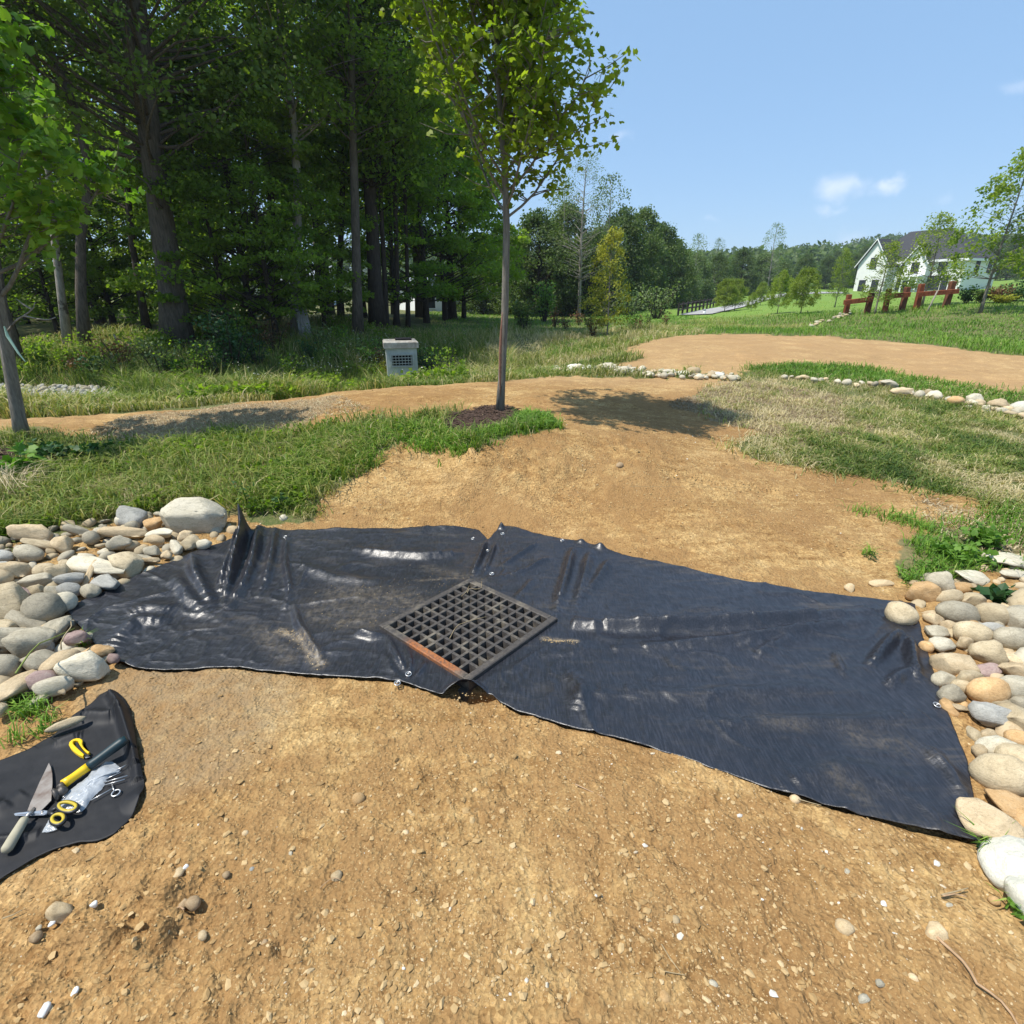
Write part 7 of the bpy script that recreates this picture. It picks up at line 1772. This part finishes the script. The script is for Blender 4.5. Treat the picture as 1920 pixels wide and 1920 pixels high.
def gable_front(x0, x1, y, ze, zr, depth, parent):
    xm = (x0 + x1) / 2
    poly_solid('gable_wall', [(x0, y, ze - .05), (x1, y, ze - .05), (xm, y, zr - .3), (x0, y + .3, ze - .05), (x1, y + .3, ze - .05), (xm, y + .3, zr - .3)], [[0, 1, 2], [5, 4, 3], [0, 2, 5, 3], [1, 4, 5, 2], [0, 3, 4, 1]], M_SID, parent)
    th = .22; ov = .45
    for sgn in (-1, 1):
        xe = x0 - ov if sgn < 0 else x1 + ov; zo = ze - ov * (zr - ze) / ((x1 - x0) / 2)
        V = [(xe, y - ov, zo), (xm, y - ov, zr), (xm, depth, zr), (xe, depth, zo)]; V += [(a, b_, c - th) for a, b_, c in V]
        poly_solid('gable_roof', V, [[0, 1, 2, 3] if sgn < 0 else [3, 2, 1, 0], [4, 7, 6, 5] if sgn < 0 else [5, 6, 7, 4], [0, 4, 5, 1], [3, 2, 6, 7], [0, 3, 7, 4]], M_ROOF, parent)
        Vt = [(xe, y - ov - .05, zo - th), (xm, y - ov - .05, zr - th), (xm, y - ov - .05, zr + .03), (xe, y - ov - .05, zo + .03)]; Vt += [(a, b_ + .12, c) for a, b_, c in Vt]
        poly_solid('barge_board', Vt, [[0, 1, 2, 3], [7, 6, 5, 4], [0, 4, 5, 1], [2, 6, 7, 3]], M_TRIM, parent)
gable_front(.6, G1w, -2.5, E1, E1 + 4.2, 5.0, hs)
gable_front(G1w + 2.2, Lh - 5.6, -1.2, E1, E1 + 2.7, 5.0, hs)
mb = MB(); mb.box(-.55, Lh + .55, -.62, -.52, E1 - .32, E1 + .06); mb.box(Lh + .5, Lh + .6, -.5, Dp + .5, E1 - .32, E1 + .06); mb.build('gutter', M_TRIM, hs)
mb = MB(); mb.box(Lh - .12, Lh + .06, -.10, .10, -2.4, E1 - .3); mb.box(-.06, .12, -.1, .1, -2.4, E1 - .3); mb.build('corner_board', M_TRIM, hs)
FM = lambda x, z, y=0.0: Matrix.Translation((x, y, z))
for x, z, w_, h_, y in ((3.6, 5.4, 1.1, 1.7, -2.5), (2.2, 1.4, 1.1, 1.8, -2.5), (4.8, 1.4, 1.1, 1.8, -2.5), (Lh - 3.6, 4.6, 1.2, 1.9, 0), (Lh - 2.6, 1.7, .9, 2.2, 0), (Lh - 4.3, 1.7, 1.7, 2.2, 0), (Lh - 6.0, 1.7, .9, 2.2, 0), (G1w + 4.2, 4.3, 1.1, 1.7, -1.2), (G1w + 1.5, 4.5, 1.1, 1.6, 0), (G1w + 1.5, 1.6, 1.3, 2.0, 0)):
    if 0 < x < Lh: window(hs, FM(x, z, y - .02), w_, h_, True)
EM = lambda y, z: Matrix.Translation((Lh + .02, y, z)) @ Matrix.Rotation(R(90), 4, 'Z')
for y in (3.6, 7.4): window(hs, EM(y, 4.4), .9, 1.9, True)
mb = MB(); mb.box(G1w + 2.6, G1w + 3.6, -1.3, -1.2005, -.2, 2.1); mb.build('door', M_BLKW, hs)
mb = MB(); mb.box(G1w + 2.0, Lh - 5.6, -3.0, -1.21, 2.75, 2.95); 
for k in range(4): x_ = G1w + 2.2 + k * (Lh - 8.0 - G1w) / 3; mb.box(x_ - .1, x_ + .1, -2.95, -2.75, -2.4, 2.749)
mb.build('porch', M_TRIM, hs)

# white bungalow with an enclosed porch behind the meadow
Yb2 = 58; b2 = at_y(866, 584, Yb2); b2r = at_y(925, 581, Yb2 + 2)
bh = thing('bungalow', (b2[0], b2[1], b2[2] - .6), 'small white bungalow with grey roof behind the trees', 'house', rz=math.atan2((b2r - b2)[1], (b2r - b2)[0]))
mb = MB(); mb.box(-4.5, 0, 0, 6, -1, 2.9); mb.box(.0, 3.6, -1.5, 6.0, -1, 2.2); mb.build('wall', M_SID, bh)
gable_roof('roof', -4.5, .2, 0, 6, 2.9, 4.3, 'y', M_ROOFG, bh, .3, .15)
poly_solid('porch_roof', [(-.3, -1.9, 2.2), (3.9, -1.9, 2.2), (3.9, 6.2, 3.3), (-.3, 6.2, 3.3), (-.3, -1.9, 2.35), (3.9, -1.9, 2.35), (3.9, 6.2, 3.45), (-.3, 6.2, 3.45)], [[4, 5, 6, 7], [3, 2, 1, 0], [0, 1, 5, 4], [1, 2, 6, 5], [2, 3, 7, 6], [3, 0, 4, 7]], M_ROOFG, bh)
for x in (.55, 1.5, 2.4, 3.1): window(bh, FM(x, 1.2, -1.52), .55, 1.1, False, .06)
for x in (-3.4, -1.4): window(bh, FM(x, 1.5, -.02), .9, 1.1, False, .07)
wh = at_y(955, 582, 66); w2 = thing('white_shed', (wh[0], wh[1], wh[2] - .5), 'low white outbuilding seen on both sides of the young maple trunk', 'shed', rz=R(5))
mb = MB(); mb.box(-4.0, 1.6, 0, 4, -1, 2.2); mb.build('wall', M_SID, w2); gable_roof('roof', -4.0, 1.6, 0, 4, 2.2, 3.0, 'x', M_ROOFG, w2, .2, .12)
ph = at_y(574, 572, 80); w3 = thing('pale_house', (ph[0], ph[1], ph[2] - 1), 'pale blue grey house glimpsed through the woods above the stump', 'house', rz=R(12))
mb = MB(); mb.box(-3.5, 3.5, 0, 7, -1, 4.2); mb.build('wall', simple_mat('pale_blue_siding', (.50, .56, .62), (.46, .51, .57), .7, 4), w3); gable_roof('roof', -3.5, 3.5, 0, 7, 4.2, 6.2, 'x', M_ROOFG, w3, .4, .2)
window(w3, FM(-1.3, 2.6, -.02), 1.0, 1.3); window(w3, FM(1.3, 2.6, -.02), 1.0, 1.3)

# ------------------------------------------------------------------ road climbing the hill, with its rail fence
m, nt, b, o = new_mat('road_surface'); geo = N(nt, 'ShaderNodeNewGeometry').outputs['Position']; n1 = noise(nt, .6, 4, .6, geo); n2 = noise(nt, 20, 3, .6, geo)
nt.links.new(ramp(nt, [(.3, (.27, .265, .26)), (.7, (.36, .355, .35))], mixc(nt, .4, n1.outputs[0], n2.outputs[0])), b.inputs['Base Color']); b.inputs['Roughness'].default_value = .9
rl = [tpos(1272, 42), tpos(1330, 52), tpos(1385, 66), tpos(1430, 84), tpos(1500, 100), tpos(1580, 110)]; rr2 = [tpos(1335, 40), tpos(1388, 49), tpos(1424, 61), tpos(1462, 78), tpos(1530, 94), tpos(1600, 103)]
Ld = dense([p[:2] for p in rl], 60); Rd = dense([p[:2] for p in rr2], 60); V = []
for j in range(7):
    pp = Ld + (Rd - Ld) * j / 6.0; V.append(np.column_stack([pp, H(pp) + fine(pp) + .07]))
V = np.stack(V, 1).reshape(-1, 3); i = np.arange(59)[:, None] * 7; j = np.arange(6)[None]; q = np.stack([i + j, i + j + 1, i + 7 + j + 1, i + 7 + j], -1).reshape(-1, 4)
o = link('road', mesh_np('road', V, [q], True), m); tag(o, 'pale grey lane climbing the hill', kind='structure')
M_BF = simple_mat('dark_fence_wood', (.045, .035, .03), (.025, .02, .018), .85, 10, .003)
fpx = [(1271, 41.5), (1279, 43), (1288, 44.5), (1297, 46.2), (1304, 48), (1311, 50), (1318, 52), (1325, 54.5), (1331, 57), (1337, 60), (1342, 63)]
f0 = tpos(1300, 47); fn = thing('rail_fence', f0, 'black two rail fence along the lane', 'fence')
pp = [tpos(px, Y) for px, Y in fpx]
for p in pp:
    mb = MB(); rail(mb, -.06, .06, -.06, .06, -.2, .95, .015); o = mb.build('post', M_BF, fn); o.location = p - f0
for a_, b_ in zip(pp[:-1], pp[1:]):
    for hh_ in (.42, .80):
        mb = MB(); mb.tube([a_ - f0 + np.array([0, 0, hh_]), b_ - f0 + np.array([0, 0, hh_])], .05, 4); mb.build('rail', M_BF, fn)
mk_ = tpos(1320, 41); t = thing('marker_post', mk_, 'small white marker at the foot of the lane', 'marker'); mb = MB(); mb.tube([(0, 0, 0), (0, 0, .35)], [.09, .09], 10); mb.build('post', M_TRIM, t, True); mb = MB(); mb.tube([(0, 0, .351), (0, 0, .45)], [.11, .06], 10); mb.build('cap', M_ROOFG, t, True)

# ------------------------------------------------------------------ red timber barriers on the hill
M_RED = bark_mat('red_stained_timber', (.27, .085, .042), (.13, .042, .025), (5, 5, 2))
M_GRT = bark_mat('dark_stained_timber', (.20, .085, .05), (.085, .04, .028), (5, 5, 2))
def barrier(posts, rl_, label, Y):
    """posts: (top px, bottom px, half width px); rail: two px ends"""
    c0 = at_y(posts[0][1][0], posts[0][1][1], Y); t = thing('timber_barrier', c0, label, 'barrier', 'red timber barriers on the hill')
    for k, (tp__, bt, hw_) in enumerate(posts):
        B = at_y(bt[0], bt[1], Y); x_ = B[0] - c0[0]; hgt = at_y(tp__[0], tp__[1], Y)[2] - h1(B[0], Y); w_ = hw_ * .66 * Y / F
        B[2] = h1(B[0], Y); z_ = B[2] - c0[2]; tl = math.radians(3) * (1 if k else -1)
        mb = MB(); rail(mb, -w_, w_, -w_, w_, -.4, hgt, .02); o = mb.build('post', M_RED if k == 0 else M_GRT, t); o.location = (x_, 0, z_); o.rotation_euler = (0, tl * .5, 0)
    A = at_y(rl_[0][0], rl_[0][1], Y - .2) - c0; Bq = at_y(rl_[1][0], rl_[1][1], Y - .2) - c0
    d_ = Bq - A; L_ = np.linalg.norm(d_); mb = MB(); h_ = .10; rail(mb, 0, L_, -.06, .07, -h_, h_, .015)
    o = mb.build('rail', M_RED, t); o.location = A; o.rotation_euler = Vector(d_).to_track_quat('X', 'Z').to_euler()
barrier([((1592, 552), (1587, 582), 5), ((1632, 549), (1626, 583), 5.5)], ((1583, 567), (1636, 561)), 'left and lowest of the three red timber barriers', 26)
barrier([((1668, 541), (1661, 574), 5), ((1698, 538), (1692, 574), 5.5)], ((1662, 556), (1706, 552)), 'middle one of the three red timber barriers', 26)
barrier([((1728, 532), (1720, 570), 5.5), ((1783, 527), (1774, 571), 6)], ((1720, 552), (1797, 546)), 'widest red timber barrier, right of the other two', 26)

# ------------------------------------------------------------------ planted saplings on the hillside
P_SAP = [proto(61, BARK_Y, M_LH, 3.2, .04, .8, 1.0, 90, 85, .085, .30, T=LEAF_DIAMOND, flat=.8), proto(62, BARK_Y, M_LH, 4.6, .055, 1.1, 1.15, 85, 50, .09, .36, T=LEAF_DIAMOND, flat=.8), proto(63, BARK_Y, M_LY, 6.5, .07, 1.9, 1.9, 110, 42, .11, .45, T=LEAF_MAPLE5, flat=.8)]
P_GOLD = proto(64, BARK_Y, M_LG, 3.9, .035, .55, 1.0, 110, 46, .085, .27, T=LEAF_DIAMOND, flat=.8, prof='oval')
def sap(px, Y, pytop, v, label, sx=1.0, group='saplings planted on the green hill'):
    p = tpos(px, Y); zt = at_y(px, pytop, Y)[2]; H0 = (3.2, 4.6, 6.5, 3.9)[v]; s = (zt - p[2]) / H0
    pr = P_GOLD if v == 3 else P_SAP[v]
    return plant_tree(pr, p, random.uniform(0, 6.28), (s * sx, s * sx, s), 'sapling', label, 'sapling', group)
sap(1358, 43, 524, 0, 'round golden green sapling beside the lane, left one of two', 1.1)
sap(1377, 44, 524, 0, 'sapling beside the lane, right one of two', 1.0)
sap(1408, 39, 549, 0, 'tiny sapling with a flat top on the slope', .9)
sap(1457, 32, 508, 0, 'thin sparse sapling before the dark trees', .75)
sap(1501, 30, 504, 0, 'rounded yellow green sapling above the bare mound', 1.0)
sap(1492, 47, 525, 0, 'distant sapling partly behind the rounded one', .9)
sap(1425, 52, 530, 0, 'distant sapling along the lane', .9)
sap(1565, 34, 468, 1, 'leafy sapling left of the white house', .75)
sap(1640, 25.5, 455, 1, 'sapling standing in front of the left house gable', 1.05)
sap(1728, 27.5, 402, 1, 'tallest sapling before the house, between the barriers', 1.05)
sap(1838, 23, 285, 2, 'big young tree at the right picture edge above the shrub bed', .95)
sap(1138, 20.5, 430, 3, 'golden leaved young tree in the meadow', .82, None)
mb = MB()
for px, Y in ((1744, 24.5),):
    p = tpos(px, Y); q = at_y(px + 14, 545, Y) - p; mb.tube([np.array([-.2, 0, -.2]), q], .03, 6); o = link('stake', mb.mesh('stake', True), BARK_P); o.location = p; tag(o, 'slanting grey stake beside the widest barrier', 'stake')
# shrub bed
for k, (px, Y, Hh, sp, mt, lb) in enumerate(((1812, 27, .8, .55, M_WD, 'dark shrub left of the big young tree'), (1836, 26.5, .7, .5, M_LM, 'dark shrub at the foot of the big young tree'), (1868, 26, .75, .6, M_LR, 'reddish shrub right of the big young tree'), (1898, 26, .8, .6, M_WD, 'dark shrub at the right picture edge'), (1880, 25.5, .4, .5, M_LG, 'low yellow flowering plant in the shrub bed'), (1930, 26, .9, .6, M_WD, 'dark shrub beyond the right picture edge'))):
    plant(tpos(px, Y), lb, mt, 22, Hh, sp, 30, .09, LEAF_DIAMOND, 'shrub', 'shrub', seed=90 + k, mat_st=BARK_D)

# ------------------------------------------------------------------ trees of the middle distance and the far ridge
random.seed(12)
def mid(px, Y, pytop, v, label, sx=1.0, pr=None, H0=None, group='trees behind the meadow and lane', name='tree'):
    p = tpos(px, Y); zt = at_y(px, pytop, Y)[2]; pr = pr or P_MID[v]; H0 = H0 or (9, 7.5, 11)[v]; s = (zt - p[2]) / H0
    return plant_tree(pr, p, random.uniform(0, 6.28), (s * sx, s * sx, s), name, label, 'tree', group)
MID = [(905, 52, 470, 1, 'pale green tree behind the bungalow', .9), (965, 50, 445, 0, 'mid green tree right behind the young maple trunk', .9), (1010, 46, 400, 0, 'rounded dark green tree right of the young maple', .95), (1060, 50, 385, 2, 'tall dark tree left of the feathery one', .9), (1100, 47, 440, 1, 'low dark tree under the feathery one', 1.1), (1150, 50, 400, 0, 'dark rounded tree behind the golden one', .9),
       (1195, 54, 395, 2, 'tall rounded tree right of the golden one', .85), (1235, 60, 425, 0, 'rounded tree with a grey dead limb', .85), (1262, 64, 455, 0, 'tree at the foot of the lane', .8), (1300, 78, 480, 1, 'dark tree behind the black fence', .9), (1340, 84, 478, 0, 'tree behind the pair of lane saplings', .85), (1385, 92, 468, 0, 'broad tree above the lane bend', .9), (1420, 98, 478, 1, 'dark tree right of the lane bend', .9),
       (1460, 104, 490, 0, 'tree behind the thin sparse sapling', .9), (1500, 112, 478, 0, 'broad tree behind the rounded sapling', .95), (1545, 120, 482, 0, 'dark tree between the saplings', .95), (1590, 128, 478, 1, 'tree left of the white house', .95), (1560, 150, 470, 2, 'pointed tree on the ridge left of the house', .8), (1610, 150, 462, 2, 'dark ridge tree just left of the house', .8),
       (1885, 135, 440, 2, 'dark tree right of the white house', .9), (1925, 120, 430, 2, 'dark tree at the right picture edge', .9), (1850, 145, 470, 0, 'tree behind the right end of the house', .9), (1970, 110, 420, 2, 'tree beyond the right picture edge', .9), (2060, 100, 420, 0, 'second tree beyond the right picture edge', .9), (1120, 62, 430, 2, 'tall tree deep behind the golden one', .9), (930, 66, 440, 2, 'tall tree behind the white outbuilding', .8), (870, 58, 440, 2, 'tall tree behind the bungalow porch', .8)]
for px, Y, py, v, lb, sx in MID: mid(px, Y, py, v, lb, sx)
mid(1085, 44, 290, 0, 'tall feathery pale green tree rising over the dark ones', 1.0, P_FEA[0], 10.5)
mid(1130, 46, 330, 0, 'second feathery tree with white bark right of the tallest', .8, P_FEA[1], 8.5)
mid(1050, 48, 340, 0, 'feathery pale tree left of the tallest', .8, P_FEA[1], 8.5)
mid(1296, 74, 440, 0, 'thin airy tree above the fence treetops', .8, P_FEA[1], 8.5)
mid(1437, 95, 420, 0, 'thin airy tree standing above the far treeline', .8, P_FEA[1], 8.5)
mid(1335, 88, 448, 0, 'small airy treetop left of the far treeline gap', .7, P_FEA[1], 8.5)
# hills with woods far behind
def hill_h(x, y): return 0
nx, ny = 90, 26; xs = np.linspace(-260, 620, nx); ys = np.linspace(150, 520, ny); X, Yg = np.meshgrid(xs, ys); P = np.stack([X.ravel(), Yg.ravel()], 1)
zz = 6 + 26 * smooth01(150, 420, Yg.ravel()) * (.55 + .5 * np.exp(-((X.ravel() / Yg.ravel() - .75) / .22) ** 2) + .15 * fbm(P, .01, 3, 401)) - 9 * (1 - smooth01(150, 190, Yg.ravel()))
i = np.arange(ny - 1)[:, None] * nx; j = np.arange(nx - 1)[None]; q = np.stack([i + j, i + j + 1, i + nx + j + 1, i + nx + j], -1).reshape(-1, 4)
o = link('hills', mesh_np('hills', np.column_stack([P, zz]), [q], True), simple_mat('hill_forest_floor', (.04, .06, .025), (.025, .04, .018), .95, .3)); tag(o, 'low wooded hills on the horizon', kind='structure')
rs = np.random.default_rng(61)
nC = 900; th = rs.uniform(-.30, .92, nC); Yc = 155 * (500 / 155) ** rs.random(nC); xc = np.tan(th) * Yc
def hz_at(x, y):
    return 6 + 26 * smooth01(150, 420, y) * (.55 + .5 * np.exp(-((x / y - .75) / .22) ** 2) + .15 * fbm(np.stack([x, y], 1), .01, 3, 401)) - 9 * (1 - smooth01(150, 190, y))
zc = hz_at(xc, Yc); VV, AA_ = [], []
cnt = 70; u = rs.normal(size=(nC, cnt, 3)); u /= np.linalg.norm(u, axis=2, keepdims=True); u[..., 2] = np.abs(u[..., 2]); sz = rs.uniform(3.2, 5.5, nC)
Pc = np.stack([xc, Yc, zc + 4], 1)[:, None] + u * sz[:, None, None] * np.array([1, 1, 1.25]) * (rs.random((nC, cnt, 1)) ** .3)
Pc = Pc.reshape(-1, 3); n = len(Pc); d, nn = leaf_frames(n, np.zeros((n, 3)), rs, .2, .8)
V, Fc = leaf_geo(Pc, d, nn, np.repeat(sz, cnt) * rs.uniform(.22, .45, n), LEAF_DIAMOND)
o = link('far_woods', mesh_np('far_woods', V, [Fc], False, {'var': np.repeat(np.clip(np.repeat(rs.random(nC), cnt) * .6 + rs.uniform(0, .4, n), 0, 1), 4)}), M_LM); tag(o, 'far wooded ridge reading as one dark mass', 'woods', kind='stuff')
# ------------------------------------------------------------------ summer haze: one closed box of even, thin air
mb = MB(); mb.box(-880, 880, -880, 880, min(float(hz.min()), -1.0) - 1.0, 62.0); hzm = bpy.data.materials.new('haze'); hzm.use_nodes = True; hn = hzm.node_tree; hn.nodes.clear()
ho = hn.nodes.new('ShaderNodeOutputMaterial'); hv = hn.nodes.new('ShaderNodeVolumePrincipled'); hv.inputs['Color'].default_value = (.80, .88, 1, 1); hv.inputs['Density'].default_value = .00042; hv.inputs['Anisotropy'].default_value = .2
hn.links.new(hv.outputs[0], ho.inputs['Volume'])
o = mb.build('haze', hzm); tag(o, 'thin pale summer haze filling the air', 'haze', kind='stuff')
